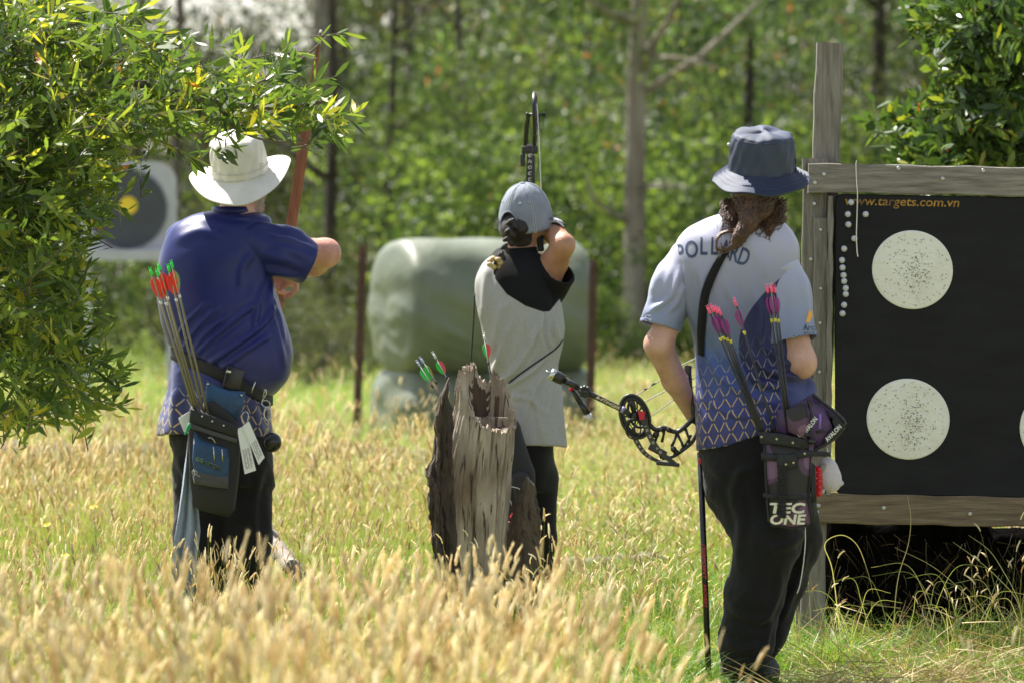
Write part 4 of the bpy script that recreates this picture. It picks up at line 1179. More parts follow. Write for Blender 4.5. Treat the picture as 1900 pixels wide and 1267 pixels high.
# ---------------------------------------------------------------- far target butt behind the left shrub (d = 43)
M['white_paint'] = mat("white_paint", (0.42, 0.42, 0.47), 0.6, var=.08)
M['grey_rubber'] = mat("grey_face", (0.055, 0.06, 0.075), 0.7)
M['yellow'] = mat("yellow_face", (0.75, 0.52, 0.03), 0.6)
fb = thing("archery_butt", (W(235, 0, 43).x, 43, 0), "white framed archery butt with a dark round face and yellow centre, beyond the left shrub", "archery butt")
q = lambda x, y, dy=0: W(x, y, 43 + dy)
def rr2(x0, y0, x1, y1, r, dy):
    out = []
    for cx, cy, a0 in ((x1 - r, y0 + r, -90), (x1 - r, y1 - r, 0), (x0 + r, y1 - r, 90), (x0 + r, y0 + r, 180)):
        for k in range(7): out.append(q(cx + r * math.cos(rad(a0 + 15 * k)), cy + r * math.sin(rad(a0 + 15 * k)), dy))
    return out
MB().loft([rr2(145, 300, 328, 470, 40, .12), rr2(145, 300, 328, 470, 40, 0)]).build("frame", M['white_paint'], fb)
cir = lambda cx, cy, r, dy: [q(cx + r * math.cos(a), cy + r * math.sin(a), dy) for a in np.linspace(0, 6.283, 40, endpoint=False)]
MB().loft([cir(236, 388, 74, -.002), cir(236, 388, 73, -.03)]).build("target_face", M['grey_rubber'], fb)
MB().loft([cir(238, 382, 17, -.032), cir(238, 382, 16, -.04)]).build("bull", M['yellow'], fb)
MB().box(q(240, 474, -.02), (.95, .3, .085), bev=.01).build("shelf", M['white_paint'], fb)
for x_ in (160, 318): MB().box((q(x_, 0, .05).x, 43.05, .62), (.07, .07, 1.25), bev=.008).build("leg", M['white_paint'], fb)
# ---------------------------------------------------------------- leafy trees near the camera's focus
def leafy_tree(name, label, cat, blobs, d0, dspread, trunk_pts, lm, bark, n_twigs, L, Wd, seed, singles=260, per=13, limbs=None, droop=.25):
    global RNG
    keep = RNG; RNG = np.random.default_rng(seed); r = RNG
    base = trunk_pts[0]
    t = thing(name, (base.x, base.y, 0), label, cat)
    mb = MB()
    mb.tube(catmull([tuple(p) for p in trunk_pts], 4), list(np.linspace(.075, .03, (len(trunk_pts) - 1) * 4 + 1)), 10)
    mb.build("trunk", bark, t, True)
    B = np.array([tuple(b) + (1.0,) * (4 - len(b)) for b in blobs], float); wt = B[:, 2] ** 2 * B[:, 3]; wt /= wt.sum()
    bi = r.choice(len(B), n_twigs, p=wt); a = r.uniform(0, 6.283, n_twigs); q = r.random(n_twigs) ** .55
    px = B[bi, 0] + np.cos(a) * q * B[bi, 2]; py = B[bi, 1] + np.sin(a) * q * B[bi, 2]
    dd = d0 + r.normal(0, dspread, n_twigs).clip(-2 * dspread, 2 * dspread) * np.sqrt(np.clip(B[bi, 2] / 90, .3, 1.2))
    S0 = np.stack([(px - 950) * dd / FPX, dd, CAMH + (415 - py) * dd / FPX], 1)
    # limbs from the trunk to the blobs
    mbl = []
    lp = limbs or []
    for pts, r0 in lp:
        mbl.append(MB().tube(catmull([tuple(p) for p in pts], 5), list(np.linspace(r0, r0 * .3, (len(pts) - 1) * 5 + 1)), 7))
    for m_ in mbl: m_.build("branch", bark, t, True)
    lo, hi = (S0.min(0), S0.max(0))
    C, D_, T, LL, tv = [], [], [], [], MB()
    for i in range(n_twigs):
        out = S0[i] - np.array([base.x, d0, 0]); out[2] *= .15; out /= np.linalg.norm(out) + 1e-6
        dr = r.normal(size=3) * .55 + out * .75 + np.array([0, 0, .12]); dr /= np.linalg.norm(dr)
        l = r.uniform(.10, .22); bend = np.array([0, 0, -l * droop * r.random()])
        s0 = S0[i] - dr * l * .6
        tt = float(np.clip(r.beta(1.6, 2.2) + r.normal(0, .06), 0, .93))
        if i % 3 < 2: tv.tube([s0, s0 + dr * l * .5 + bend * .3, s0 + dr * l + bend], [.0022, .0016, .0008], 4, cap=False)
        for k in range(per):
            u = (k + r.random()) / per
            p = s0 + dr * l * u + bend * u * u
            az = r.normal(size=3); az -= dr * az.dot(dr); az /= np.linalg.norm(az)
            ld = dr * r.uniform(.4, 1.0) + az * r.uniform(.4, .9) + np.array([0, 0, -.15 + .3 * (u > .8)])
            C.append(p); D_.append(ld); LL.append(L * r.choice((.5, .75, 1.0, 1.15, 1.45)) * r.uniform(.85, 1.15) * (.8 if u > .85 else 1)); T.append(tt + r.normal(0, .1) + (.22 if u > .85 else 0))
    n = len(C); C = np.array(C); LL = np.array(LL); T = np.clip(T, 0, .96); T[r.random(n) < .003] = 1.0
    P, F, TT = leafset(C, np.array(D_), LL, Wd * RNG.uniform(.7, 1.3, n) * LL / L, T)
    # the leaves that show largest are parts of their own
    order = np.argsort(C[:, 1] - LL * 30)[:singles]; sing = set(order.tolist())
    P3 = P.reshape(n, 6, 3)
    keepi = np.array([i for i in range(n) if i not in sing]); remap = -np.ones(n, int); remap[keepi] = np.arange(len(keepi))
    F2 = [tuple(remap[f[0] // 6] * 6 + (v % 6) for v in f) for f in F if remap[f[0] // 6] >= 0]
    T2 = [TT[i] for i, f in enumerate(F) if remap[f[0] // 6] >= 0]
    o = obj("foliage", P3[keepi].reshape(-1, 3), F2, lm, t, False, attrs={'tint': ('FACE', T2)}); stuff(o)
    tw = tv.build("twig", bark, t, True); stuff(tw)
    lf = [(0, 2, 1), (1, 2, 4, 3), (3, 4, 5)]
    for i in order.tolist():
        obj("leaf", P3[i], lf, lm, t, False, attrs={'tint': ('FACE', [T[i]] * 3)})
    RNG = keep
    return t
LB = [(50, 60, 95), (150, 110, 95), (60, 200, 110), (180, 230, 90), (235, 60, 50), (120, 30, 60), (290, 170, 75), (370, 180, 66), (430, 150, 58), (500, 180, 64), (545, 130, 50, .6), (600, 195, 42, .6), (606, 82, 26, .4), (430, 235, 45, .12), (340, 245, 45, .6),
      (510, 245, 38, .3), (585, 255, 30, .6), (100, 330, 100), (205, 310, 60, .45), (30, 330, 100), (60, 430, 105), (140, 440, 50, .4), (50, 550, 110), (120, 540, 50, .6), (40, 660, 110), (120, 670, 80), (195, 700, 36), (50, 740, 55, .7), (150, 750, 40, .6), (170, 800, 14, .5),
      (345, 70, 18), (270, 110, 50), (620, 215, 22), (430, 60, 14, .5), (455, 262, 40, .12), (260, 265, 45, .5), (20, 780, 30), (300, 300, 24, .6), (205, 385, 26, .5), (-70, 60, 110), (-80, 240, 120), (-80, 430, 110), (-80, 600, 100), (-200, 120, 110), (-220, 330, 110), (-230, 520, 80), (-120, -60, 90)]
LD = 18.5
g = lambda x, y, dy=0: W(x, y, LD + dy)
leafy_tree("wattle_tree", "large leafy wattle tree whose branch hangs over the white wide-brimmed hat", "tree", LB, LD, .33,
    [Vector((W(-170, 0, LD + .3).x, LD + .3, -.05)), g(-165, 900, .3), g(-150, 650, .3), g(-120, 420, .2), g(-90, 200, .2), g(-60, -50, .1)], M['leaf_near'], M['bark_grey'], 1560, .063, .0118, 21, 280,
    limbs=[([g(-120, 420, .2), g(-20, 330, .1), g(60, 260, 0), g(130, 170, 0)], .02), ([g(-140, 560, .2), g(-30, 400, .1), g(60, 300), g(150, 235), g(280, 190)], .022),
           ([g(-95, 240, .2), g(60, 160), g(220, 150, -.1), g(400, 190, -.1), g(520, 200, -.1), g(600, 190, -.1)], .02), ([g(400, 190, -.1), g(470, 160, 0), g(560, 110, 0), g(605, 70, 0)], .008),
           ([g(-155, 700, .3), g(-50, 640, .1), g(60, 640, 0), g(150, 680, 0)], .018), ([g(400, 190, -.1), g(440, 240, 0), g(500, 262, .0), g(560, 262, 0)], .007), ([g(-90, 200, .2), g(0, 120), g(90, 60), g(180, 40)], .015)])
RB = [(1760, 60, 70), (1850, 60, 90), (1930, 120, 90), (1800, 160, 70), (1740, 215, 45), (1690, 225, 38), (1640, 218, 28), (1850, 230, 80), (1760, 270, 50), (1700, 285, 35), (1930, 280, 80), (1780, 320, 50), (1870, 330, 60), (1740, 20, 45), (1850, -10, 70), (1690, 140, 20, .5), (1960, 30, 80)]
RD = 23.5
g = lambda x, y, dy=0: W(x, y, RD + dy)
leafy_tree("shrub_tree", "dark leafy shrub with a few orange leaves rising behind the target board", "tree", RB, RD, .3,
    [Vector((W(1900, 0, RD + .2).x, RD + .2, -.05)), g(1905, 800, .2), g(1890, 500, .2), g(1870, 300, .1), g(1860, 100, .1)], M['leaf_shrub'], M['bark_dark'], 900, .066, .02, 22, 140, per=12,
    limbs=[([g(1880, 420, .2), g(1800, 320), g(1720, 250), g(1650, 222)], .014), ([g(1872, 330, .1), g(1820, 200), g(1780, 100), g(1750, 30)], .014)])
# ---------------------------------------------------------------- people: shared materials and pieces
def skin_mat(name, a, b):
    m = mat(name, a, 0.48, col2=b, vs=16, bump=0.3, bs=170, detail=6)
    p = m.node_tree.nodes["Principled BSDF"]; p.inputs["Subsurface Weight"].default_value = .12; p.inputs["Subsurface Scale"].default_value = .02
    p.inputs["Subsurface Radius"].default_value = (1, .35, .2)
    return m
M['skin_pink'] = skin_mat("skin_pink", (0.62, 0.36, 0.28), (0.47, 0.20, 0.15))
M['skin_tan'] = skin_mat("skin_tan", (0.50, 0.27, 0.17), (0.37, 0.17, 0.10))
M['skin_pale'] = skin_mat("skin_pale", (0.58, 0.36, 0.28), (0.45, 0.23, 0.17))
M['black_cloth'] = mat("black_cloth", (0.009, 0.009, 0.010), 0.85, spec=.25, sheen=.08, bump=.15, bs=200)
M['shoe'] = mat("shoe", (0.05, 0.05, 0.055), 0.6)
M['sole'] = mat("sole", (0.45, 0.45, 0.43), 0.7)
M['steel'] = mat("steel", (0.55, 0.55, 0.55), 0.25, metal=1.0, var=.03)
M['eye'] = mat("eye", (0.7, 0.68, 0.65), 0.2)

def lattice(t, u, v, a, b, w):
    """broken diamond lattice of thin lines: 1 on the line"""
    p, q = u / a, v / b
    s1 = (p + q); s2 = (p - q)
    l1 = (s1.fn('FRACT') - 0.5).fn('ABSOLUTE'); l2 = (s2.fn('FRACT') - 0.5).fn('ABSOLUTE')
    near1 = E(t, l1.s).fn('LESS_THAN', w); near2 = E(t, l2.s).fn('LESS_THAN', w)
    gap1 = l2.fn('GREATER_THAN', .13); gap2 = l1.fn('GREATER_THAN', .13)
    return (near1 * gap1).fn('MAXIMUM', near2 * gap2)

def shirt_mat(name, ramp, axis_z, pat=None, rough=.42, sheen=.04, panel=None, noise_amp=.10, lines=True):
    """sublimated sports shirt: colour by height on the cloth, with the printed lattice fading in below pat=(top, full, cx, cy, tilt)"""
    m = bpy.data.materials.new(name); t, b = nt(m); N, L = t.nodes, t.links
    tc = N.new("ShaderNodeTexCoord"); sp = N.new("ShaderNodeSeparateXYZ"); L.new(tc.outputs["Object"], sp.inputs[0])
    x, y, z = (E(t, sp.outputs[i]) for i in range(3))
    nz = N.new("ShaderNodeTexNoise"); nz.inputs["Scale"].default_value = 3; L.new(tc.outputs["Object"], nz.inputs["Vector"])
    zz = z + (E(t, nz.outputs[0]) - .5) * noise_amp
    lo, hi = axis_z
    cr = N.new("ShaderNodeValToRGB"); e = cr.color_ramp.elements
    while len(e) < len(ramp): e.new(.5)
    for k, (p, c) in enumerate(ramp): e[k].position = p; e[k].color = (*c, 1)
    L.new(((zz - lo) / (hi - lo)).s, cr.inputs[0])
    col = cr.outputs[0]
    if panel is not None: col = panel(t, x, y, z, col)
    if pat is not None:
        top, full, cx, cy, tilt, a_, b_ = pat
        ang = (x - cx)._op('ARCTAN2', (E(t, y.s) * -1.0 + cy)) * .19
        v = z + x * tilt
        lt = lattice(t, ang, v, a_, b_, .048)
        fade = (z + x * tilt * .6).step(top, full)
        if panel is not None: fade = fade * (x.step(.10, .05) if False else E(t, (x * -1.0).step(-.10, -.06).s))
        gold = mixc(t, (z + x * tilt * .6).step(top - .03, full - .06), (0.20, 0.23, 0.30), (0.50, 0.35, 0.17))
        col = mixc(t, lt * fade, col, gold)
    L.new(col, b.inputs["Base Color"])
    b.inputs["Roughness"].default_value = rough; b.inputs["Sheen Weight"].default_value = sheen; b.inputs["Specular IOR Level"].default_value = .35
    wv = N.new("ShaderNodeTexNoise"); wv.inputs["Scale"].default_value = 900; L.new(tc.outputs["Object"], wv.inputs["Vector"])
    bp = N.new("ShaderNodeBump"); bp.inputs["Strength"].default_value = .12; bp.inputs["Distance"].default_value = .002
    L.new(wv.outputs[0], bp.inputs["Height"]); L.new(bp.outputs[0], b.inputs["Normal"])
    return m

def cloth(name, sd, m, parent, lines=(), cy=None, noise=((.004, 3.0, 1), (.0018, 9.0, 2)), iters=2):
    P, F = sd.mesh(iters); P = creases(P, F, lines, cy, noise)
    return obj(name, P, F, m, parent, True)

def hat(name, c, R, prof, brim, m, parent, m_band=None, ridges=0, dents=None):
    """prof: [(radius factor, height)] crown; brim = (r0, r1, fn(theta, t)->dz); R: local frame"""
    c = Vector(c); n = 96; rings = []
    rx, ry = prof[0][2], prof[0][3]
    to = lambda v: c + R @ Vector(v)
    steps = 22
    for k in range(steps, -1, -1):          # brim underside and edge to inner
        pass
    top = []
    for k in range(steps + 1):
        t = 1 - k / steps; ring = []
        for j in range(n):
            a = 2 * math.pi * j / n; r = 1 + t * brim[1](a); h = brim[2](a, t) + (ridges * .0011 * math.sin(t * ridges * 6.283) if ridges else 0) + .0015 * math.sin(a * 7 + t * 3)
            ring.append(to((rx * math.cos(a) + math.cos(a) * t * brim[1](a), ry * math.sin(a) + math.sin(a) * t * brim[1](a), h)))
        top.append(ring)
    cr = catmull([(p[0], p[1]) for p in prof], 6)
    for f, h in cr[1:]:
        ring = []
        for j in range(n):
            a = 2 * math.pi * j / n; dz = dents(a, f, h) if dents else 0
            w = .0022 * math.sin(a * 9 + h * 40) + .0018 * math.sin(a * 17 - h * 60)
            ring.append(to(((rx * f + w) * math.cos(a), (ry * f + w) * math.sin(a), h + dz)))
        top.append(ring)
    under = [[p - R @ Vector((0, 0, .0035)) for p in top[k]] for k in range(steps, -1, -1)]
    mb = MB(); mb.loft(under + top, cap=False); b = len(mb.v) - n; mb.f.append(tuple(range(b, b + n))); mb.mi.append(0)
    o = mb.build(name, m, parent, True)
    return o, to
def rotm(rx=0, ry=0, rz=0): return (Matrix.Rotation(rad(rz), 3, 'Z') @ Matrix.Rotation(rad(ry), 3, 'Y') @ Matrix.Rotation(rad(rx), 3, 'X'))

def shoe(c, d, parent, m=None, s=1.0):
    c = Vector(c); d = Vector(d).normalized(); r = Vector((d.y, -d.x, 0))
    rings = []
    for t, w, h in ((-.10, .028, .05), (-.085, .036, .085), (-.04, .038, .10), (.02, .042, .075), (.08, .048, .055), (.14, .045, .045), (.175, .03, .03)):
        ring = []
        for k in range(14):
            a = 2 * math.pi * k / 14; ring.append(c + d * t * s + r * w * math.cos(a) * s + Vector((0, 0, max(0.0, h / 2 + h / 2 * math.sin(a)) * s)))
        rings.append(ring)
    MB().loft(rings).build("shoe", m or M['shoe'], parent, True)

def arrow_proto(nock_col, fl_col, fl2_col, shaft_col, wrap_col, L_=.74, r=.0032, fl=.048, fh=.015):
    """returns a builder for one arrow thing between a nock point and a direction"""
    def make(nock, tip_dir, label, group, spin=0.0, length=None):
        nock = Vector(nock); d = Vector(tip_dir).normalized(); Ln = length or L_
        t = thing("arrow", nock, label, "arrow", group)
        MB().tube([nock + d * .018, nock + d * Ln], r, 10).build("shaft", shaft_col, t, True)
        u = d.cross(Vector((0, 1, 0))).normalized(); w = d.cross(u)
        mb = MB()
        rings = []
        for q, rr_ in ((0.0, r * 1.0), (.008, r * 1.2), (.016, r * 1.3), (.022, r * .95)):
            rings.append([nock + d * q + (u * math.cos(a) + w * math.sin(a)) * rr_ for a in np.linspace(0, 6.283, 10, endpoint=False)])
        mb.loft(rings)
        mb.box(nock - d * .004 + u * r * .75, (.002, .003, .008), Matrix((u, w, d)).transposed()); mb.box(nock - d * .004 - u * r * .75, (.002, .003, .008), Matrix((u, w, d)).transposed())
        mb.build("nock", nock_col, t, True)
        MB().tube([nock + d * (.032 + fl + .012), nock + d * (.032 + fl + .024)], r * 1.18, 10).build("wrap", wrap_col, t, True)
        for k in range(3):
            a = spin + k * 2.094; o = u * math.cos(a) + w * math.sin(a); s_ = o.cross(d) * .0005; prof = [(0, 0), (.08, .55), (.22, .92), (.4, 1), (.65, .8), (.85, .42), (1, .0)]
            base = nock + d * .032; pts = [base + d * fl * q + o * (r + fh * h) for q, h in prof] + [base + d * fl + o * r * .8, base + o * r * .8]
            MB().prism([p - s_ for p in pts], s_ * 2).build("fletching", fl2_col if k == 2 else fl_col, t)
        MB().tube([nock + d * Ln, nock + d * (Ln + .02)], [r, r * .2], 8).build("point", M['steel'], t, True)
        return t
    return make

# ---------------------------------------------------------------- left archer: navy shirt, wide white hat (d = 20.7)
D1 = 20.7
A = lambda px, py, dy=0.0: W(px, py, D1 + dy)
p1 = thing("person", (A(420, 0, .05).x, D1 + .05, 0), "archer in a shiny navy shirt and wide white hat with a wooden bow", "person")
fdir = Vector((.80, .60, -.06))
rows1 = [(392, 388, 470, .055, 0.02), (402, 352, 500, .085, 0.02), (418, 325, 505, .11, .02), (440, 308, 508, .13, .02), (480, 294, 508, .155, .02), (520, 292, 508, .165, .02), (560, 293, 519, .175, .02), (600, 299, 532, .18, .02), (640, 311, 542, .185, .02), (670, 318, 543, .185, .02), (700, 318, 536, .18, .02), (725, 316, 518, .175, .02), (760, 308, 500, .17, .02), (806, 298, 496, .165, .02), (830, 310, 490, .16, .02)]
# body
sd = SDF(A(270, 1210, -.35) - Vector((0, 0, .05)), A(650, 225, .6) + Vector((0, .15, 0)), .0065)
shrunk = [(z, cx, cy, rx * .90, ry * .90, tw) for z, cx, cy, rx, ry, tw in px_sections(D1, rows1[:-2])]
sd.sections(shrunk, k=.01)
sd.chain([A(435, 405, .02), A(448, 350, .03)], [.062, .058], .03)
head(sd, A(449, 326, .04), fdir, 1.0, jaw=1.15)
RS, RE, RW_ = A(468, 446, 0), A(605, 470, .06), A(548, 508, .30)
sd.chain([RS, A(540, 466, .01), RE], [.070, .054, .050], .03); sd.chain([RE, A(585, 488, .15), RW_], [.052, .046, .030], .02)
hand(sd, RW_, A(524, 517, .37) - RW_, Vector((-.3, -.6, -.4)), 1.2, .95, side=-1)
sd.chain([A(345, 445, .06), A(420, 478, .36), A(505, 512, .60)], [.07, .05, .032], .03)
hand(sd, A(505, 512, .60), Vector((.5, .8, 0)), Vector((.6, -.3, -.2)), 1.4, .95, side=1)
for hx, kx, ax in ((365, 362, 368), (440, 448, 452)):
    sd.chain([A(hx, 850, .02), A(kx, 980, .0), A(ax, 1175, .04)], [.06, .045, .035], .02)
    sd.cone(A(ax, 1195, .03), A(ax + 30, 1200, .13), .04, .035, .03)
P, F = sd.mesh(1)
body1 = obj("body", P, F, M['skin_pink'], p1, True)
bv = bvh_of(body1)
# shirt
M['navy_shirt'] = shirt_mat("navy_shirt", [(0, (0.04, 0.045, 0.13)), (.20, (0.03, 0.035, 0.13)), (.42, (0.007, 0.012, 0.13)), (.75, (0.006, 0.012, 0.10)), (1, (0.008, 0.016, 0.12))], (A(0, 806).z, A(0, 380).z),
    (.93, .86, 0.0, 0.0, .10, .052, .078), rough=.36)
M['navy_plain'] = shirt_mat("navy_plain", [(0, (0.008, 0.015, 0.13)), (1, (0.007, 0.014, 0.11))], (1.2, 1.5), None, rough=.36)
sd = SDF(A(270, 830, -.3), A(570, 370, .35), .005)
F1 = sd.sections(px_sections(D1, rows1), k=.01)
zcut = A(0, 806).z
sd.cut(lambda X, Y, Z: zcut + .008 * np.sin(X * 30) - Z)
sd.smin = None
lines1 = [([(335, 690), (380, 640), (440, 590), (480, 560)], 5, .0055), ([(345, 672), (380, 622), (425, 585)], 4, .005), ([(330, 665), (360, 615), (405, 570)], 4, .005), ([(365, 690), (430, 645), (490, 600), (510, 560)], 5, .006), ([(400, 692), (450, 655), (505, 620)], 5, .005),
          ([(325, 640), (345, 600), (385, 560)], 4, .004), ([(505, 520), (500, 560), (515, 620), (528, 680)], 6, .005), ([(492, 520), (478, 570), (470, 620)], 5, .005), ([(500, 540), (520, 590), (530, 640)], 4, .0035),
          ([(470, 470), (450, 500), (448, 540)], 7, .004), ([(310, 700), (305, 750), (298, 800)], 7, .006), ([(335, 720), (330, 760), (330, 806)], 7, .006), ([(365, 735), (360, 770), (362, 806)], 6, .004), ([(470, 750), (476, 780), (478, 806)], 7, .006), ([(490, 750), (492, 780), (495, 806)], 5, .004),
          ([(395, 395), (430, 402), (470, 405)], 4, .003), ([(320, 450), (370, 430), (420, 440)], 9, .003)]
# cinch at the belt
P, F = sd.mesh(2)
P = creases(P, F, lines1, D1 + .03, ((.004, 2.6, 1), (.0016, 8, 2)))
beltz = lambda x: A(0, 0).z + np.interp(950 + x * FPX / D1, [320, 430, 505], [A(0, 655).z, A(0, 698).z, A(0, 742).z]) - A(0, 0).z
bz = np.array([beltz(x) for x in P[:, 0]]); cxx = A(420, 0).x
squeeze = np.exp(-((P[:, 2] - bz) / .022) ** 2) * .022
rd = P[:, :2] - np.array([cxx, D1 + .02]); rd /= np.linalg.norm(rd, axis=1, keepdims=True); P[:, :2] -= rd * squeeze[:, None]
flare = np.clip((bz - P[:, 2]) / .12, 0, 1) * np.clip(bz - P[:, 2] > 0, 0, 1)
P[:, :2] += rd * (flare * .010 * (1 + np.sin(np.arctan2(rd[:, 1], rd[:, 0]) * 9) * .9))[:, None]
shirt1 = obj("shirt", P, F, M['navy_shirt'], p1, True)
sv = bvh_of(shirt1)
sd = SDF(A(430, 560, -.3), A(620, 370, .3), .005)
sd.chain([A(462, 452, .0), A(520, 468, .0), A(580, 492, .03)], [.098, .090, .080], .02)
ax = (A(580, 488, .03) - A(520, 464, 0)).normalized(); e0 = A(574, 490, .03)
sd.cut(lambda X, Y, Z: (X - e0.x) * ax.x + (Y - e0.y) * ax.y + (Z - e0.z) * ax.z)
sd.cone(e0 - ax * .035, e0 + ax * .05, .066, .075, .002, sub=True)
cloth("sleeve", sd, M['navy_plain'], shirt1, [([(475, 415), (530, 425), (590, 452)], 5, .006), ([(500, 440), (540, 445), (585, 462)], 5, .004), ([(470, 500), (510, 505), (560, 515)], 6, .006), ([(500, 405), (540, 425), (585, 445)], 3, .004), ([(480, 470), (520, 480), (565, 500)], 7, .003)], None, ((.004, 4, 5), (.002, 11, 6)))
sd = SDF(A(300, 540, -.1), A(460, 380, .6), .008)
sd.chain([A(345, 452, .05), A(400, 475, .28)], [.085, .075], .02)
cloth("sleeve", sd, M['navy_plain'], shirt1)
sd = SDF(A(370, 420, -.2), A(490, 360, .25), .005)     # collar band
mb = MB(); rings = []
for k in range(33):
    a = 2 * math.pi * k / 32; c0 = A(432, 393, .02)
    o = Vector((math.cos(a), math.sin(a), 0)); base = c0 + Vector((o.x * .078, o.y * .07, -.012 + .012 * math.cos(a) * 0))
    rings.append([base + o * .004, base + Vector((0, 0, .03)) - o * .004, base + Vector((0, 0, .03)) - o * .008, base - o * .006])
mb.loft(rings, cap=False).build("collar", M['navy_plain'], shirt1, True)
# trousers
sd = SDF(A(290, 1205, -.3), A(540, 750, .35), .007)
sd.sections(px_sections(D1, [(755, 312, 496, .15, .02), (800, 314, 500, .155, .02), (850, 320, 505, .155, .02), (900, 326, 508, .145, .02)]), k=.01)
sd.chain([A(372, 880, .02), A(368, 1000, .0), A(372, 1130, .03), A(374, 1190, .04)], [.105, .085, .075, .07], .03)
sd.chain([A(452, 880, .02), A(458, 1000, .0), A(460, 1130, .03), A(462, 1190, .04)], [.105, .088, .078, .07], .03)
cloth("trousers", sd, M['black_cloth'], p1, [([(330, 850), (350, 900), (355, 980)], 7, .006), ([(490, 860), (470, 950), (480, 1050)], 8, .006)], None, ((.008, 3.5, 1), (.005, 9, 2), (.002, 22, 5)))
shoe((A(374, 0, .02).x, D1 + .06, -.01), (.6, .8, 0), p1); shoe((A(462, 0, .02).x, D1 + .06, -.01), (.75, .66, 0), p1)
# beard and short hair
M['grey_beard'] = mat("grey_beard", (0.50, 0.44, 0.38), 0.9, col2=(0.30, 0.25, 0.22), vs=90)
fr = fdir.cross(Vector((0, 0, 1))).normalized(); rr = random.Random(3); mb = MB(); hc = A(449, 326, .04)
bvb = bv
n_ = 0
for _ in range(1500):
    a = rr.uniform(-1.7, 1.7); h = rr.uniform(-.135, -.045) if abs(a) < 1.25 else rr.uniform(-.10, .0)
    d = (fdir * math.cos(a) + fr * math.sin(a)).normalized(); o = hc + Vector((0, 0, h)); hit = bvb.ray_cast(o + d * .2, -d)
    if hit[0] is None or hit[1].dot(d) < 0: continue
    p = hit[0]; q = p + hit[1] * .006 + Vector((rr.gauss(0, .003), rr.gauss(0, .003), -.008)); s_ = Vector((.0009, .0006, 0))
    mb.add([p - s_, p + s_, q], [(0, 1, 2)])
beard = mb.build("beard", M['grey_beard'], p1); stuff(beard)
# hat
M['hat_white'] = mat("hat_canvas", (0.66, 0.64, 0.58), 0.85, col2=(0.56, 0.54, 0.48), vs=14, bump=.3, bs=180)
Rh = rotm(18, -7, 0)
def dz(a, t):
    near = max(0, -math.sin(a)); side = abs(math.cos(a))
    return -.014 * t - .042 * t * near ** 1.2 * 1.0 + .030 * t * t * side ** 2 + .008 * t * math.cos(a)
h1, to = hat("hat", A(446, 322, .03), Rh, [(1, 0, .104, .112), (.985, .03), (.97, .06), (.95, .095), (.88, .128), (.68, .145), (.35, .148), (.06, .140)], (0, lambda a: .083 + .004 * math.sin(a * 3), dz), M['hat_white'], p1, dents=lambda a, f, h: -.012 * max(0, 1 - f * 1.5) * abs(math.cos(a)) )
M['hat_band'] = mat("hat_band", (0.50, 0.48, 0.43), 0.85)
for hh, th in ((.006, .0016), (.03, .0016)):
    MB().tube([to((.1055 * math.cos(a), .1135 * math.sin(a), hh)) for a in np.linspace(0, 6.283, 60)], th, 5, cap=False).build("seam", M['hat_band'], h1, True)
c = to((.085, -.068, .042)); MB().tube([c + Vector((.006 * math.cos(a), -.002, .006 * math.sin(a))) for a in np.linspace(0, 6.283, 13)], .0012, 5, cap=False).build("eyelet", M['hat_band'], h1, True)

# belt with phone, pouches, quiver, papers, towel
ring = ring_on(F1, beltz, -.008, 72)
M['webbing'] = mat("webbing", (0.022, 0.022, 0.024), 0.7, bump=.6, bs=400)
belt = belt_mesh(ring, .023, .005).build("belt", M['webbing'], p1, True)
def slab(pts, thick, m, name, parent=None, bev=0.0, bvh=None, off=0, dome=0.0, loc=None):
    """thin soft panel from an outline in photo pixels (px, py) at distance d"""
    n = len(pts); c = sum(pts, Vector()) / n
    mb = MB(); rings = []
    for sc, y in ((.93, -thick), (1.0, -thick * .75), (1.0, 0.0)):
        rings.append([c + (p - c) * sc + Vector((0, y, 0)) for p in pts])
    b = Vector((0, -thick - dome, 0)); rings.insert(0, [c + (p - c) * .5 + b for p in pts])
    mb.loft(rings); return mb.build(name, m, parent, True, loc=loc)
QB = -.215   # how far in front of the man's middle the belt kit hangs
q1 = lambda x, y, dy=0.0: W(x, y, D1 + QB + dy)
M['teal'] = mat("blue_nylon", (0.012, 0.065, 0.16), 0.5, col2=(0.008, 0.04, 0.11), vs=9, bump=.5, bs=60)
M['black_nylon'] = mat("black_bag", (0.012, 0.012, 0.014), 0.6, bump=.5, bs=250)
M['grey_trim'] = mat("grey_trim", (0.05, 0.05, 0.055), 0.6)
ph = thing("phone", q1(430, 730, .03), "black phone standing in the belt pouch of the navy-shirted archer", "phone")
Rt = Matrix.Rotation(rad(14), 3, 'Y')
MB().box(q1(432, 708, .028), (.067, .011, .105), Rt, bev=.005).build("case", M['black_gloss'], ph, True)
MB().box(q1(424, 689, .0215), (.018, .002, .009), Rt, bev=.0008).build("camera_window", M['steel'], ph, True)
po = thing("belt_pouch", q1(412, 790, .05), "small blue pouch holding a phone on the archer's black belt", "pouch")
slab([q1(384, 705), q1(402, 716), q1(425, 724), q1(456, 726), q1(450, 758), q1(440, 782), q1(405, 772), q1(380, 752)], .03, M['teal'], "pocket", po, dome=.008)
slab([q1(378, 745, -.01), q1(398, 742, -.01), q1(425, 762, -.01), q1(442, 784, -.01), q1(438, 800, -.01), q1(376, 775, -.01)], .032, M['black_nylon'], "base", po, dome=.004)
for px, py in ((386, 712), (448, 733)): MB().sphere(q1(px, py, -.036), (.004, .003, .004)).build("snap", M['steel'], po, True)
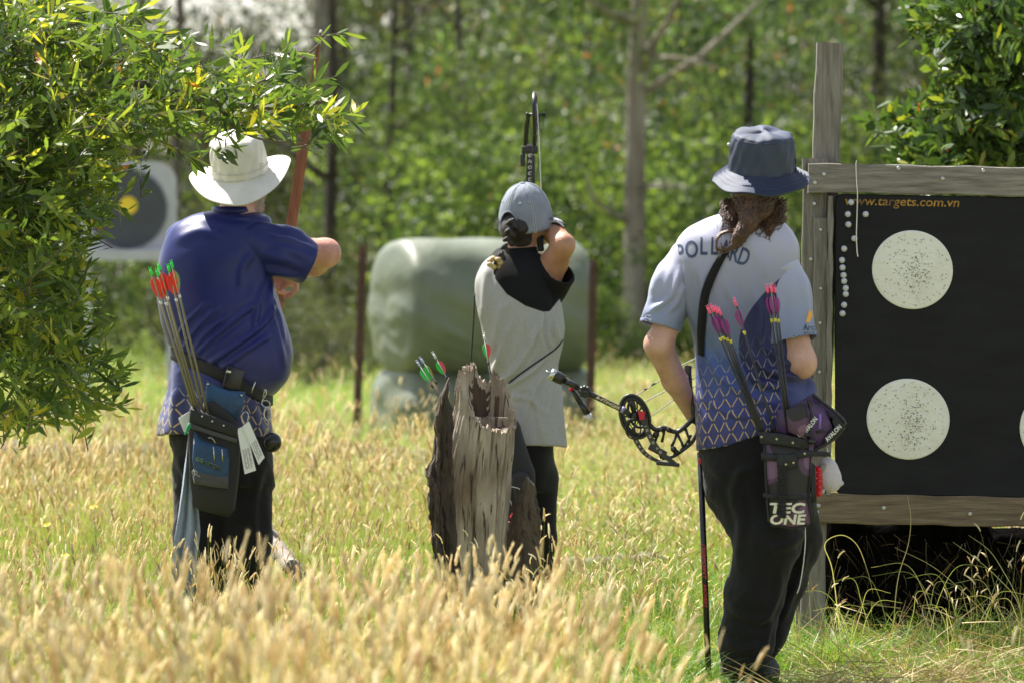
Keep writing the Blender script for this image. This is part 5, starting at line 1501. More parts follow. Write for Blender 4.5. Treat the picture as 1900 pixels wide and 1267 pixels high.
# quiver
qv = thing("quiver", q1(398, 960, .05), "black and blue field quiver hanging from the navy-shirted archer's belt", "quiver")
body_pts = [(354, 756), (356, 752), (390, 768), (443, 788), (448, 800), (444, 880), (436, 945), (425, 958), (372, 946), (360, 935), (352, 880), (350, 800)]
slab([q1(x, y, -.03) for x, y in body_pts], .045, M['black_nylon'], "body", qv, dome=.004)
slab([q1(x, y, -.078) for x, y in ((352, 757), (395, 772), (444, 791), (442, 812), (395, 797), (352, 782))], .008, M['black'], "mouth_band", qv)
slab([q1(x, y, -.078) for x, y in ((352, 784), (395, 799), (441, 813), (440, 822), (395, 808), (352, 794))], .006, M['grey_trim'], "trim", qv)
for px, py in ((375, 772), (394, 781), (415, 789)): MB().sphere(q1(px, py, -.088), (.0042, .003, .0042)).build("snap", M['steel'], qv, True)
pk = slab([q1(x, y, -.078) for x, y in ((361, 799), (366, 806), (395, 822), (424, 832), (426, 850), (424, 906), (400, 902), (362, 893), (357, 850))], .022, M['teal'], "pocket", qv, dome=.006)
slab([q1(x, y, -.097) for x, y in ((360, 873), (395, 880), (424, 884), (424, 906), (395, 903), (360, 896))], .010, M['grey_trim'], "lower_pocket", qv)
MB().tube([q1(x, y, -.103) for x, y in ((362, 800), (372, 812), (390, 820), (412, 824), (424, 832), (427, 850))], .0022, 6).build("zip", M['black'], qv, True)
MB().tube([q1(x, y, -.104) for x, y in ((386, 812), (392, 811), (396, 815), (400, 822))], .0016, 6).build("zip_pull", M['steel'], qv, True)
for x0, y0, x1, y1 in ((396, 828, 398, 856), (412, 832, 413, 856)): tag(MB().tube([q1(x0, y0, -.112), q1(x1, y1, -.108)], .0024, 6).build("pen", M['steel'], None, True, loc=q1(x0, y0, -.112)), "slim silver pen, %s of the pair in the blue quiver pocket" % ("left" if x0 < 400 else "right"), "pen", "silver pens in the quiver pocket")
M['lime'] = mat("lime_print", (0.20, 0.30, 0.12), 0.6)
uxx = (q1(412, 868) - q1(364, 848)).normalized()
for dx_, mm, off_ in ((0, M['lime'], 0), (-.0012, M['black'], -.0012)):
    put_text("EASTON", q1(391, 862, -.1085 + off_) + Vector((dx_, 0, dx_)), uxx, Vector((.1, 0, 1)), .0155, mm, pk, shear=.35, width=.082, bold=.02)
for s_ in (0, 1):
    MB().tube([q1(367 + s_ * 7, 851 + s_ * 2, -.109) + Vector((.006 * math.cos(a), 0, .005 * math.sin(a))) for a in np.linspace(.6, 5.7, 10)], .0013, 5).build("logo", M['lime'], pk, True)
tag(MB().tube([q1(361, 876, -.11) + Vector((.009 * math.cos(a), 0, .009 * math.sin(a))) for a in np.linspace(0, 6.283, 16)], .001, 5, cap=False).tube([q1(365, 880, -.111), q1(372, 884, -.111)], .0014, 5).tube([q1(358, 882, -.111), q1(361, 897, -.111)], .0014, 5).build("key_ring", M['steel'], None, True, loc=q1(361, 876, -.11)), "small steel ring with keys clipped to the blue quiver", "key ring")
# karabiners and keys on the right of the belt
kb = thing("karabiner", q1(495, 745), "bunch of steel karabiners and rings hanging at the archer's right hip", "karabiners")
def loop(pts, r=.0018): return [q1(x, y, z) for x, y, z in pts]
MB().tube(catmull([tuple(v) for v in loop([(487, 738, -.0), (492, 722, -.01), (494, 730, -.01), (486, 744, -.01), (488, 752, -.02), (497, 756, -.02), (501, 748, -.02), (494, 742, -.02), (487, 744, -.02)])], 4), .0018, 6).build("hook", M['steel'], kb, True)
MB().tube(catmull([tuple(v) for v in loop([(492, 756, -.02), (490, 770, -.02), (496, 780, -.02), (503, 774, -.02), (502, 760, -.02), (497, 754, -.02), (492, 756, -.02)])], 4), .0022, 6).build("ring", M['steel'], kb, True)
MB().tube([q1(x, y, -.0) for x, y in ((466, 728), (470, 718), (474, 708))], .0022, 6).build("bar", M['steel'], kb, True)
# score cards
M['paper'] = mat("paper", (0.72, 0.73, 0.76), 0.6, var=.03)
M['ink'] = mat("ink", (0.06, 0.06, 0.08), 0.8)
def card(pts, label, dy, rows_, flip):
    a, b, c, d = [q1(x, y, dy) for x, y in pts]
    o = MB().prism([a, b, c, d], Vector((0, .0012, 0))).build("score_card", M['paper'], None, loc=a)
    tag(o, label, "score card", "laminated score cards clipped to the belt")
    mb = MB(); r_ = random.Random(rows_)
    for k in range(rows_):
        u = .48 + .44 * k / rows_
        for j in range(3):
            v0 = .15 + j * .25 + r_.uniform(0, .05); v1 = v0 + r_.uniform(.10, .2)
            P_ = [a.lerp(d, uu).lerp(b.lerp(c, uu), vv) + Vector((0, -.0008, 0)) for uu, vv in ((u, v0), (u, v1), (u + .012, v1), (u + .012, v0))]
            mb.add(P_, [(0, 1, 2, 3)])
    stuff(mb.build("print", M['ink'], o))
card([(440, 795), (455, 789), (475, 872), (454, 879)], "white score card hanging lower and straighter from the clip at the belt", -.085, 16, 0)
card([(450, 790), (462, 781), (491, 848), (480, 862)], "white score card tilted to the right, over the other card at the belt", -.092, 15, 1)
tag(MB().tube(catmull([tuple(q1(x, y, -.08)) for x, y in ((455, 792), (449, 778), (450, 767), (457, 763), (461, 770), (458, 783), (453, 790))], 4), .0015, 6).build("card_clip", M['steel'], None, True, loc=q1(455, 780, -.08)), "bent wire clip that holds the two white score cards", "clip")
# towel
M['towel'] = mat("blue_towel", (0.36, 0.45, 0.62), 0.95, col2=(0.28, 0.36, 0.55), vs=10, bump=1.0, bs=300, sheen=.5)
M['towel_b'] = mat("blue_towel_edge", (0.22, 0.31, 0.60), 0.95, bump=.8, bs=300)
lf = [(800, 349), (840, 345), (900, 338), (960, 330), (1020, 320), (1110, 314)]; rt = [(800, 353), (840, 358), (900, 364), (940, 368), (985, 372), (1040, 366), (1110, 358)]
rings = []
for py in np.linspace(800, 1112, 60):
    xl = np.interp(py, *zip(*lf)); xr = np.interp(py, *zip(*rt)); fr_, bk_ = [], []
    for j in range(26):
        u = j / 25; dy = .018 * math.sin(u * 13 + py * .01) * min(1, (py - 795) / 90) + .006 * math.sin(u * 29 + py * .03)
        fr_.append(q1(xl + (xr - xl) * u, py, -.03 + dy)); bk_.append(q1(xl + (xr - xl) * u, py, -.022 + dy))
    rings.append(fr_ + bk_[::-1])
tw_ = MB().loft(rings).build("towel", M['towel'], None, True, loc=q1(350, 800)); tag(tw_, "long pale blue towel hanging beside the blue quiver into the grass", "towel")
tag(slab([q1(x, y, -.01) for x, y in ((331, 775), (352, 762), (356, 790), (352, 806), (341, 800))], .003, M['paper'], "name_card", loc=q1(340, 780)), "small white card tucked behind the top left corner of the blue quiver", "card")
M['green_cord'] = mat("green_cord", (0.01, 0.30, 0.10), .6)
tag(MB().tube([q1(x, y, -.09) for x, y in ((352, 784), (348, 792), (346, 800), (343, 806), (348, 798), (353, 790))], [.003, .0042, .003, .0042, .003, .0042], 6).build("green_cord", M['green_cord'], None, True, loc=q1(348, 790, -.09)), "knotted green cord at the quiver's upper left edge", "cord")
cpo = SDF(q1(485, 855, -.1), q1(530, 790, .12), .004); cpo.ell(q1(505, 820, .0), (.034, .03, .036)); P, F = cpo.mesh(1)
tag(obj("round_pouch", P, F, M['black_gloss'], None, True, loc=q1(505, 820)), "black rounded pouch at the archer's right hip", "pouch")
# arrows
M['nock_green'] = mat("nock_green", (0.02, 0.75, 0.06), 0.35, var=.05)
M['vane_red'] = mat("vane_red", (0.80, 0.035, 0.015), 0.45, var=.06)
M['vane_green'] = mat("vane_green", (0.22, 0.33, 0.05), 0.45)
M['shaft_olive'] = mat("shaft_olive", (0.20, 0.18, 0.10), 0.4, metal=.6)
M['wrap_silver'] = mat("wrap_silver", (0.7, 0.7, 0.7), .4)
mk = arrow_proto(M['nock_green'], M['vane_red'], M['vane_green'], M['shaft_olive'], M['wrap_silver'], fl=.076, fh=.016, r=.0043)
al = ["leftmost of the red-fletched arrows in the blue quiver", "red-fletched arrow just right of the leftmost one, its green nock lower", "tallest of the left three red-fletched arrows in the blue quiver", "red-fletched arrow of the right pair, its green nock lower", "red-fletched arrow of the right pair, its green nock highest of all"]
for k, ((nx_, ny_), (bx, by), dy0, sp) in enumerate((((279, 500), (362, 765), -.07, .3), ((291, 502), (366, 768), -.055, 1.0), ((294, 491), (372, 772), -.04, .2), ((312, 494), (380, 775), -.05, .7), ((318, 487), (389, 780), -.06, 1.3))):
    n_, b_ = q1(nx_, ny_, dy0 - .03), q1(bx, by, -.055)
    mk(n_, b_ - n_, al[k], "red-fletched arrows in the left archer's quiver", sp)
# wooden bow
M['bow_wood'] = mat("bow_wood", (0.24, 0.105, 0.05), 0.35, col2=(0.15, 0.06, 0.03), vs=5, bump=.05, stretch=(12, 12, .6), coat=.5)
M['bow_light'] = mat("bow_wood_light", (0.16, 0.07, 0.035), 0.3, coat=.5)
bw = thing("wooden_bow", A(522, 515, .62), "tall reddish wooden bow held upright by the archer in the white hat", "bow")
tip, grip, tip2 = A(595, 62, .60), A(521, 515, .68), A(455, 925, .60)
pts = []; N_ = 40; axis = (tip2 - tip).normalized(); side = Vector((1, 0, 0)) - axis * axis.x; side.normalize(); nrm = axis.cross(side).normalized()
if nrm.y < 0: nrm = -nrm
rings, rl = [], []
for k in range(N_ + 1):
    t = k / N_; c = tip.lerp(tip2, t) + nrm * (.16 * math.sin(math.pi * t) - .03 * math.cos(math.pi * 2 * t)); e = min(t, 1 - t) * 2
    w = .005 + .016 * min(1, e * 1.9) ** .8 - (.008 if abs(t - .5) < .07 else 0); th = .005 + .006 * e + (.014 if abs(t - .5) < .07 else 0)
    rings.append([c - side * w - nrm * th, c + side * w - nrm * th, c + side * w + nrm * th, c - side * w + nrm * th])
    rl.append([c - side * .0025 - nrm * (th + .0006), c + side * .0025 - nrm * (th + .0006), c + side * .0025 - nrm * th, c - side * .0025 - nrm * th])
lim = MB().loft(rings).build("limb", M['bow_wood'], bw)
MB().loft(rl).build("inlay", M['bow_light'], lim)
MB().tube([tip - axis * .012, tip + axis * .01], [.004, .009], 8).build("tip", M['sole'], bw, True)
MB().tube([tip + nrm * -.035, A(519, 516, .46), tip2 + nrm * -.035], .0009, 5).build("bowstring", M['black'], bw)
# ---------------------------------------------------------------- middle archer: grey cap, raglan shirt (d = 21.1)
D2 = 21.1
B = lambda px, py, dy=0.0: W(px, py, D2 + dy)
p2 = thing("person", (B(985, 0, 0).x, D2, 0), "archer in a grey cap and grey and black raglan shirt drawing a bow", "person")
f2 = Vector((.62, .78, .04))
rows2 = [(462, 938, 990, .045, 0), (474, 915, 1005, .075, 0), (490, 896, 1022, .10, .0), (515, 883, 1034, .125, .0), (545, 881, 1038, .14, .0), (580, 886, 1044, .145, .0), (610, 893, 1048, .145, .0), (640, 900, 1045, .14, .0), (680, 910, 1036, .135, .0), (720, 922, 1040, .135, .0), (770, 930, 1046, .14, .0), (812, 934, 1051, .145, .0), (838, 936, 1055, .148, .0)]
sd = SDF(B(880, 1190, -.3) - Vector((0, 0, .05)), B(1090, 325, .95), .0065)
sd.sections([(z, cx, cy, rx * .88, ry * .85, tw) for z, cx, cy, rx, ry, tw in px_sections(D2, rows2[:-2])], k=.01)
sd.chain([B(962, 478, 0), B(968, 440, .02)], [.056, .052], .03)
head(sd, B(978, 398, .035), f2, .96)
RS, RE, RW_ = B(1010, 525, -.01), B(1045, 455, -.09), B(1008, 424, .13)
sd.chain([RS, B(1030, 485, -.04), RE], [.060, .048, .044], .02); sd.chain([RE, B(1030, 436, .02), RW_], [.043, .040, .026], .012)
hand(sd, RW_, Vector((-.35, .85, .1)), Vector((-.3, .1, -.9)), 1.1, .9, side=-1)
LS, LE, LW_ = B(915, 515, .05), B(945, 480, .32), B(972, 448, .60)
sd.chain([LS, LE], [.062, .045], .03); sd.chain([LE, LW_], [.045, .029], .02)
hand(sd, LW_, Vector((.3, .95, .05)), Vector((.8, -.3, 0)), 1.4, .9, side=1)
for hx, ax in ((958, 950), (1000, 996)):
    sd.chain([B(hx, 870, 0), B(hx - 1, 1000, -.01), B(ax, 1150, .02)], [.055, .042, .034], .02)
    sd.cone(B(ax, 1165, .02), B(ax + 26, 1168, .14), .038, .032, .03)
P, F = sd.mesh(1)
body2 = obj("body", P, F, M['skin_tan'], p2, True)
M['grey_marl'] = mat("grey_marl", (0.43, 0.43, 0.42), 0.85, col2=(0.33, 0.33, 0.325), vs=260, bump=.15, bs=500, sheen=.1, detail=2)
M['black_cotton'] = mat("black_cotton", (0.007, 0.007, 0.008), 0.9, bump=.15, bs=400, spec=.25)
sd = SDF(B(860, 850, -.25), B(1080, 440, .28), .005)
F2_ = sd.sections(px_sections(D2, rows2), k=.01)
zh = lambda X: np.interp(950 + X * FPX / D2, [935, 1030, 1055], [B(0, 823).z, B(0, 824).z, B(0, 830).z])
sd.cut(lambda X, Y, Z: zh(X) - Z)
lines2 = [([(912, 700), (930, 650), (945, 600)], 6, .006), ([(925, 715), (960, 680), (985, 640), (1000, 600)], 6, .006), ([(940, 720), (985, 690), (1020, 655)], 5, .006), ([(935, 560), (925, 600), (920, 650)], 8, .005), ([(1035, 545), (1030, 600), (1040, 640)], 5, .006), ([(1022, 560), (1018, 620), (1025, 650)], 4, .005), ([(1008, 575), (1005, 620), (1012, 660)], 4, .004),
          ([(975, 590), (985, 640), (980, 690)], 5, .003), ([(905, 490), (900, 540), (898, 590)], 7, .005), ([(1010, 690), (985, 740), (965, 800)], 5, .005), ([(1025, 700), (1015, 760), (1010, 822)], 6, .005), ([(960, 715), (955, 760), (960, 800)], 6, .004), ([(985, 720), (1000, 770), (1005, 815)], 5, .004), ([(1040, 690), (1040, 760), (1046, 820)], 5, .005),
          ([(945, 735), (985, 742), (1020, 775)], 5, .003)]
P, F = sd.mesh(2); P = creases(P, F, lines2, D2, ((.004, 3, 3), (.0016, 9, 4)))
# cord pulls the cloth in along the quiver sling
cordpx = np.array([(1046, 628), (1030, 650), (1000, 668), (970, 690), (944, 709)], float)
px_, py_ = to_px(P)
FC = P[F].mean(1); fx, fy = to_px(FC)
seam = np.interp(fx, [880, 905, 918, 940, 975, 1008, 1020, 1034, 1050], [500, 488, 515, 545, 567, 578, 578, 558, 540])
left_edge = np.interp(fy, [470, 486, 500, 520], [905, 918, 916, 918])
blk = (fy < seam) & (fx > left_edge) & (FC[:, 1] < D2 + .02) | ((FC[:, 1] >= D2 + .02) & (fy < 540) & (np.abs(fx - 965) > 60))
vx, vy = to_px(P)
sm = np.interp(vx, [880, 905, 918, 940, 975, 1008, 1020, 1034, 1050], [500, 490, 517, 546, 568, 579, 578, 560, 542])
le = np.interp(vy, [470, 486, 500, 520], [905, 918, 917, 919])
sdv = np.where(P[:, 1] < D2 + .02, np.minimum(sm - vy, vx - le), np.minimum(540 - vy, np.abs(vx - 965) - 60)) / 10
M['raglan'] = mat("raglan", (0.43, 0.43, 0.42), 0.85, col2=(0.33, 0.33, 0.325), vs=260, bump=.15, bs=500, detail=2)
_t, _b = nt(M['raglan']); _at = _t.nodes.new("ShaderNodeAttribute"); _at.attribute_name = "black"
_s = _b.inputs["Base Color"].links[0].from_socket; _t.links.new(mixc(_t, E(_t, _at.outputs["Fac"]).step(-.05, .05), _s, (0.007, 0.007, 0.008)), _b.inputs["Base Color"])
_b.inputs["Specular IOR Level"].default_value = .25
shirt2 = obj("shirt", P, F, None, p2, True, mats=[M['raglan']], attrs={'black': ('POINT', sdv)})
# right sleeve: up over the raised arm
sd = SDF(B(970, 600, -.25), B(1080, 455, .2), .0045)
ax = (B(1046, 505, -.05) - B(1008, 540, 0)).normalized(); ax = (ax + Vector((0, -.3, .35))).normalized()
e0 = B(1034, 500, -.045)
sd.chain([B(1002, 548, .0), B(1012, 530, -.01), e0 + ax * .02], [.080, .080, .074], .02)
sd.cut(lambda X, Y, Z: (X - e0.x) * ax.x + (Y - e0.y) * ax.y + (Z - e0.z) * ax.z)
sd.cone(e0 - ax * .03, e0 + ax * .05, .064, .072, .002, sub=True)
cloth("sleeve", sd, M['black_cotton'], shirt2, [([(990, 520), (1010, 545), (1035, 555)], 5, .005)], None, ((.004, 5, 5),))
sd = SDF(B(880, 560, -.1), B(990, 440, .45), .007)
sd.chain([B(918, 520, .04), B(938, 488, .28)], [.075, .062], .02)
cloth("sleeve", sd, M['black_cotton'], shirt2)
mb = MB(); rings = []
for k in range(33):
    a = 2 * math.pi * k / 32; base = B(963, 466, .005) + Vector((math.cos(a) * .066, math.sin(a) * .06, .004 * math.cos(a)))
    o = Vector((math.cos(a), math.sin(a), 0)); rings.append([base + o * .006 - Vector((0, 0, .012)), base + Vector((0, 0, .012)), base + Vector((0, 0, .012)) - o * .006, base - o * .008 - Vector((0, 0, .01))])
mb.loft(rings, cap=False).build("collar", M['black_cotton'], shirt2, True)
sd = SDF(B(900, 1165, -.25), B(1060, 800, .3), .007)
sd.sections(px_sections(D2, [(800, 940, 1024, .13, 0), (860, 936, 1028, .135, 0), (910, 930, 1026, .12, 0)]), k=.01)
sd.chain([B(958, 890, 0), B(952, 1000, -.01), B(950, 1140, .02)], [.082, .066, .056], .03); sd.chain([B(1000, 890, 0), B(1003, 1000, -.01), B(996, 1140, .02)], [.075, .055, .048], .03)
cloth("trousers", sd, M['black_cloth'], p2)
shoe((B(948, 0).x, D2 + .02, -.01), (.4, .9, 0), p2, s=.9); shoe((B(997, 0).x, D2 + .02, -.01), (.7, .7, 0), p2, s=.9)
# hair: dark mass under the cap, braid, scrunchie
M['hair_black'] = mat("hair_black", (0.010, 0.007, 0.006), 0.33, col2=(0.022, 0.015, 0.012), vs=60, bump=.6, bs=180, stretch=(3, 3, .4))
sd = SDF(B(915, 520, -.2), B(1030, 370, .2), .0035)
sd.ell(B(973, 405, .02), (.088, .092, .060), k=.01)
sd.chain([B(960, 428, -.02), B(965, 445, -.015)], [.066, .045], .015)
bp = [(952, 412, -.088), (947, 436, -.10), (940, 458, -.108), (930, 478, -.115), (921, 492, -.12)]
cur = catmull(bp, 3); n = len(cur)
hairP, hairF = None, None
for i, (x_, y_, dy_) in enumerate(cur):
    t = i / (n - 1); w = .017 * (1 - .35 * t); sgn = 1 if i % 2 else -1
    R = rotm(0, -42 * sgn + 12, 0)
    sd.ell(B(x_ + sgn * 5.5 * (1 - .3 * t), y_, dy_), (w * .62, w * .8, w * 1.2), np.array(R), k=.0003)
sd.chain([B(921, 490, -.12), B(914, 508, -.12)], [.012, .010], .004)
P, F = sd.mesh(1)
obj("hair", P, F, M['hair_black'], p2, True)
wis = MB(); rr = random.Random(8)
for _ in range(120):
    side_ = rr.choice((0, 1)); x0, y0 = (928, rr.uniform(405, 425)) if side_ == 0 else (rr.uniform(1015, 1032), rr.uniform(395, 412))
    p = B(x0, y0, rr.uniform(-.03, .03)); q = p + Vector((rr.gauss(-.012 if side_ == 0 else .012, .01), rr.gauss(0, .01), rr.gauss(-.004, .015)))
    wis.tube([p, (p + q) / 2 + Vector((0, 0, .004)), q], .0004, 3)
stuff(wis.build("loose_hair", M['hair_black'], p2))
M['scrunchie'] = mat("gold_satin", (0.55, 0.42, 0.19), 0.35, col2=(0.30, 0.20, 0.08), vs=22, bump=.3, bs=60)
sd = SDF(B(890, 520, -.2), B(950, 470, -.05), .003)
for k in range(7):
    a = k * 6.283 / 7; sd.ell(B(918 + 10 * math.cos(a), 488 + 8 * math.sin(a) * 1.0, -.128 + .012 * math.sin(a * 2)), (.012, .012, .010), k=.003)
P, F = sd.mesh(1); P = creases(P, F, [], None, ((.0015, 30, 2),)); obj("scrunchie", P, F, M['scrunchie'], p2, True)
# cap: dome with panel seams, rear opening and strap, bill
M['cap_grey'] = mat("cap_denim", (0.27, 0.30, 0.36), 0.85, col2=(0.20, 0.225, 0.28), vs=18, bump=.35, bs=260)
cc = B(977, 421, .035); fx_ = f2.copy(); fx_.z = 0; fx_.normalize(); rx_ = fx_.cross(Vector((0, 0, 1)))
tilt = Matrix.Rotation(rad(13), 3, rx_) @ Matrix.Rotation(rad(4), 3, fx_)
def cp(a, el, rs=1.0):
    """a: angle from the front, el: 0 rim..90 top"""
    ca, sa, ce, se = math.cos(a), math.sin(a), max(0.0, math.cos(el)), math.sin(el)
    v = fx_ * (ca * ce ** .85 * .112) + rx_ * (sa * ce ** .85 * .098) + Vector((0, 0, se * .168 - .004))
    return cc + tilt @ (v * rs)
mb = MB(); NA_, NE = 72, 26; grid = {}
V, F = [], []
for s_, rs in ((0, 1.0), (1, .975)):
    for i in range(NE + 1):
        el = rad(90) * i / NE
        for j in range(NA_):
            a = 2 * math.pi * j / NA_; seam_d = abs(((a / (math.pi / 3)) + .5) % 1 - .5) * 2
            puff = 1 + (.012 * min(1, seam_d * 2.2) + .004 * math.sin(a * 13 + i)) * math.sin(el + .4) * (1 if s_ == 0 else 0)
            p = cp(a, el, rs * puff)
            grid[(s_, i, j)] = len(V); V.append(p)
def hole(i, j):
    a = (2 * math.pi * (j + .5) / NA_ - math.pi); a = (a + math.pi) % (2 * math.pi) - math.pi; el = 90 * (i + .5) / NE
    return (a / .50) ** 2 + (el / 30) ** 2 < 1
for i in range(NE):
    for j in range(NA_):
        if hole(i, j): continue
        j2 = (j + 1) % NA_
        F.append((grid[0, i, j], grid[0, i, j2], grid[0, i + 1, j2], grid[0, i + 1, j])); F.append((grid[1, i, j2], grid[1, i, j], grid[1, i + 1, j], grid[1, i + 1, j2]))
for j in range(NA_):
    if not hole(0, j): F.append((grid[0, 0, (j + 1) % NA_], grid[0, 0, j], grid[1, 0, j], grid[1, 0, (j + 1) % NA_]))
cap = obj("cap", V, F, M['cap_grey'], p2, True)
M['cap_stitch'] = mat("cap_stitch", (0.40, 0.43, 0.48), .9)
for k in range(6):
    a = k * math.pi / 3 + math.pi / 6 * 0
    for off in (-.035, .035):
        MB().tube([cp(a + off / max(.25, math.cos(rad(90) * i / 14)), rad(90) * i / 14, 1.012) for i in range(5 if k == 3 else 0, 14)], .0013, 4).build("seam", M['cap_stitch'], cap)
MB().sphere(cp(0, rad(90), 1.01), (.010, .010, .005)).build("button", M['cap_grey'], cap, True)
for a in (math.pi / 6 + math.pi * .667, math.pi + .55, math.pi - .95, math.pi + 1.3):
    c = cp(a, rad(42), 1.02); nrm = (c - cc).normalized(); u = nrm.orthogonal().normalized(); w = nrm.cross(u)
    MB().tube([c + (u * math.cos(q) + w * math.sin(q)) * .004 for q in np.linspace(0, 6.283, 12)], .0012, 4, cap=False).build("eyelet", M['cap_stitch'], cap, True)
MB().tube([cp(math.pi + a, rad(30) * math.sqrt(max(0, 1 - (a / .50) ** 2)), 1.01) for a in np.linspace(-.50, .50, 20)], .003, 6).build("binding", M['cap_grey'], cap, True)
MB().loft([[cp(math.pi + a, rad(2), 1.012), cp(math.pi + a, rad(11), 1.012), cp(math.pi + a, rad(11), .99), cp(math.pi + a, rad(2), .99)] for a in np.linspace(-.55, .55, 16)]).build("strap", M['cap_grey'], cap, True)
top, bot = [], []
for i in range(9):
    t = i / 8; r1, r2 = [], []
    for j in range(21):
        a = -1.15 + 2.3 * j / 20; reach = .075 * max(0.0, math.cos(a * 1.2)) ** .6
        v = fx_ * (math.cos(a) * .110 + reach * t) + rx_ * (math.sin(a) * .096) + Vector((0, 0, .004 - .030 * (math.sin(a) ** 2) * (t + .15) - .02 * t * t + .004))
        r1.append(cc + tilt @ v); r2.append(cc + tilt @ (v - Vector((0, 0, .004))))
    top.append(r1 + r2[::-1])
M['cap_bill'] = mat("cap_bill", (0.36, 0.38, 0.43), 0.85, bump=.3, bs=260)
MB().loft(top).build("bill", M['cap_bill'], cap, True)
# black release strap and grey watch on the drawing wrist
MB().tube(catmull([tuple(B(x_, y_, z_)) for x_, y_, z_ in ((1004, 466, -.02), (1002, 445, .0), (1005, 428, .02), (1018, 417, .02), (1034, 415, .0), (1048, 421, -.01))], 5), .0075, 8, flat=1.6).build("wrist_strap", M['black'], p2, True)
M['watch'] = mat("watch", (.5, .5, .5), .3, metal=.6)
MB().tube(catmull([tuple(B(x_, y_, z_)) for x_, y_, z_ in ((1010, 419, -.01), (1022, 412, -.012), (1036, 413, -.02), (1046, 421, -.03))], 5), .0035, 8).build("wrist_band", M['watch'], p2, True)

# compound bow in her hands (seen edge on)
M['bow_black'] = mat("bow_black", (0.012, 0.012, 0.013), 0.38)
M['riser_grey'] = mat("riser_grey", (0.30, 0.29, 0.29), 0.35, col2=(0.02, 0.02, 0.02), vs=8)
M['string_grey'] = mat("string_grey", (0.10, 0.10, 0.10), .7)
DB = .78
b_ = lambda x_, y_, dy=0.0: B(x_, y_, DB + dy)
cb = thing("compound_bow", b_(985, 430), "black compound bow rising above the grey cap, white letters on its riser", "bow")
def wheel(c, rr_, th, ax_, parent, m, name="cam", squash=1.0, holes=5, rim=.16):
    """spoked eccentric wheel; ax_ = axle direction"""
    ax_ = Vector(ax_).normalized(); u = Vector((0, 0, 1)) - ax_ * ax_.z; u.normalize(); w = ax_.cross(u); n = 40; ri = rr_ * (1 - rim)
    mb = MB(); P_ = lambda a, r_, s_: Vector(c) + (u * math.cos(a) * squash + w * math.sin(a)) * r_ + ax_ * s_ * th
    mb.loft([[P_(a, ri, -.5), P_(a, rr_, -.5), P_(a, rr_ * .965, 0), P_(a, rr_, .5), P_(a, ri, .5)] for a in np.linspace(0, 6.283, n, endpoint=True)], cap=False)
    for k in range(holes):
        a = k * 6.283 / holes + .3; mb.tube([P_(a, rr_ * .1, 0), P_(a + .25, rr_ * .5, 0), P_(a + .1, ri * 1.02, 0)], th * .5, 6)
    mb.tube([P_(0, 0, -.9), P_(0, 0, .9)], rr_ * .17, 10)
    return mb.build(name, m, parent, True)
wheel(b_(993, 212, -.02), .088, .012, (1, -.06, .02), cb, M['bow_black'])
MB().tube([b_(976, 213), b_(1012, 213)], .0045, 8).build("axle", M['bow_black'], cb, True)
for x_ in (978, 1010): MB().tube([b_(x_ - 2, 213), b_(x_ + 2, 213)], .009, 10).build("axle_cap", M['bow_black'], cb, True)
for (xa, xb) in ((981, 975), (999, 991)):
    pts = catmull([tuple(b_(xa, 212, 0)), tuple(b_((xa + xb) / 2 - 1, 240, .05)), tuple(b_(xb, 275, .08))], 6)
    MB().tube(pts, .0085, 4, flat=.55).build("limb", M['bow_black'], cb)
MB().box(b_(983, 279, .08), (.062, .06, .030), bev=.004).build("limb_pocket", M['bow_black'], cb, True)
MB().box(b_(970, 298, .08), (.020, .05, .048), bev=.004).build("limb_bolt", M['bow_black'], cb, True)
MB().loft([[b_(x0, y_, .06), b_(x1, y_, .06), b_(x1, y_, .10), b_(x0, y_, .10)] for y_, x0, x1 in ((270, 978, 989), (300, 977, 990), (335, 976, 990), (400, 974, 988), (520, 970, 986), (620, 968, 984))]).build("riser", M['bow_black'], cb)
MB().loft([[b_(x0, y_, .055), b_(x1, y_, .055), b_(x1, y_, .06), b_(x0, y_, .06)] for y_, x0, x1 in ((268, 977.5, 989), (284, 977.5, 989), (292, 980, 988))]).build("riser_plate", M['riser_grey'], cb)
for k, chh in enumerate("CHOCCO"):
    put_text(chh, b_(983.5 + .2 * math.sin(k * 2), 289 + k * 11, .0535), (.97, 0, -.22), (.22, 0, .97), .0145, M['white_ink'], cb, shear=.2, bold=.03)
MB().box(b_(990, 318, .05), (.012, .03, .12), bev=.003).build("sight_bar", M['bow_black'], cb, True)
MB().tube([b_(996, 180, -.06), b_(1001, 270, -.3), B(1006, 400, .12)], .0016, 5).build("bowstring", M['string_grey'], cb)
MB().tube([b_(1010, 215, .0), b_(1004, 270, .04), b_(994, 340, .06)], .0013, 5).build("cable", M['string_grey'], cb)
MB().tube([b_(982, 216, .0), b_(988, 270, .03), b_(986, 340, .04)], .0013, 5).build("cable", M['string_grey'], cb)
for k_, (xa, xb) in enumerate(((972, 960), (985, 974))):
    MB().tube(catmull([tuple(b_(xb + 14, 632, .08)), tuple(b_(xb + 6, 670, .05)), tuple(b_(xa, 700, 0))], 6), .0085, 4, flat=.55).build("limb", M['bow_black'], cb)
wheel(b_(978, 702, -.02), .085, .012, (1, -.12, .03), cb, M['bow_black'])

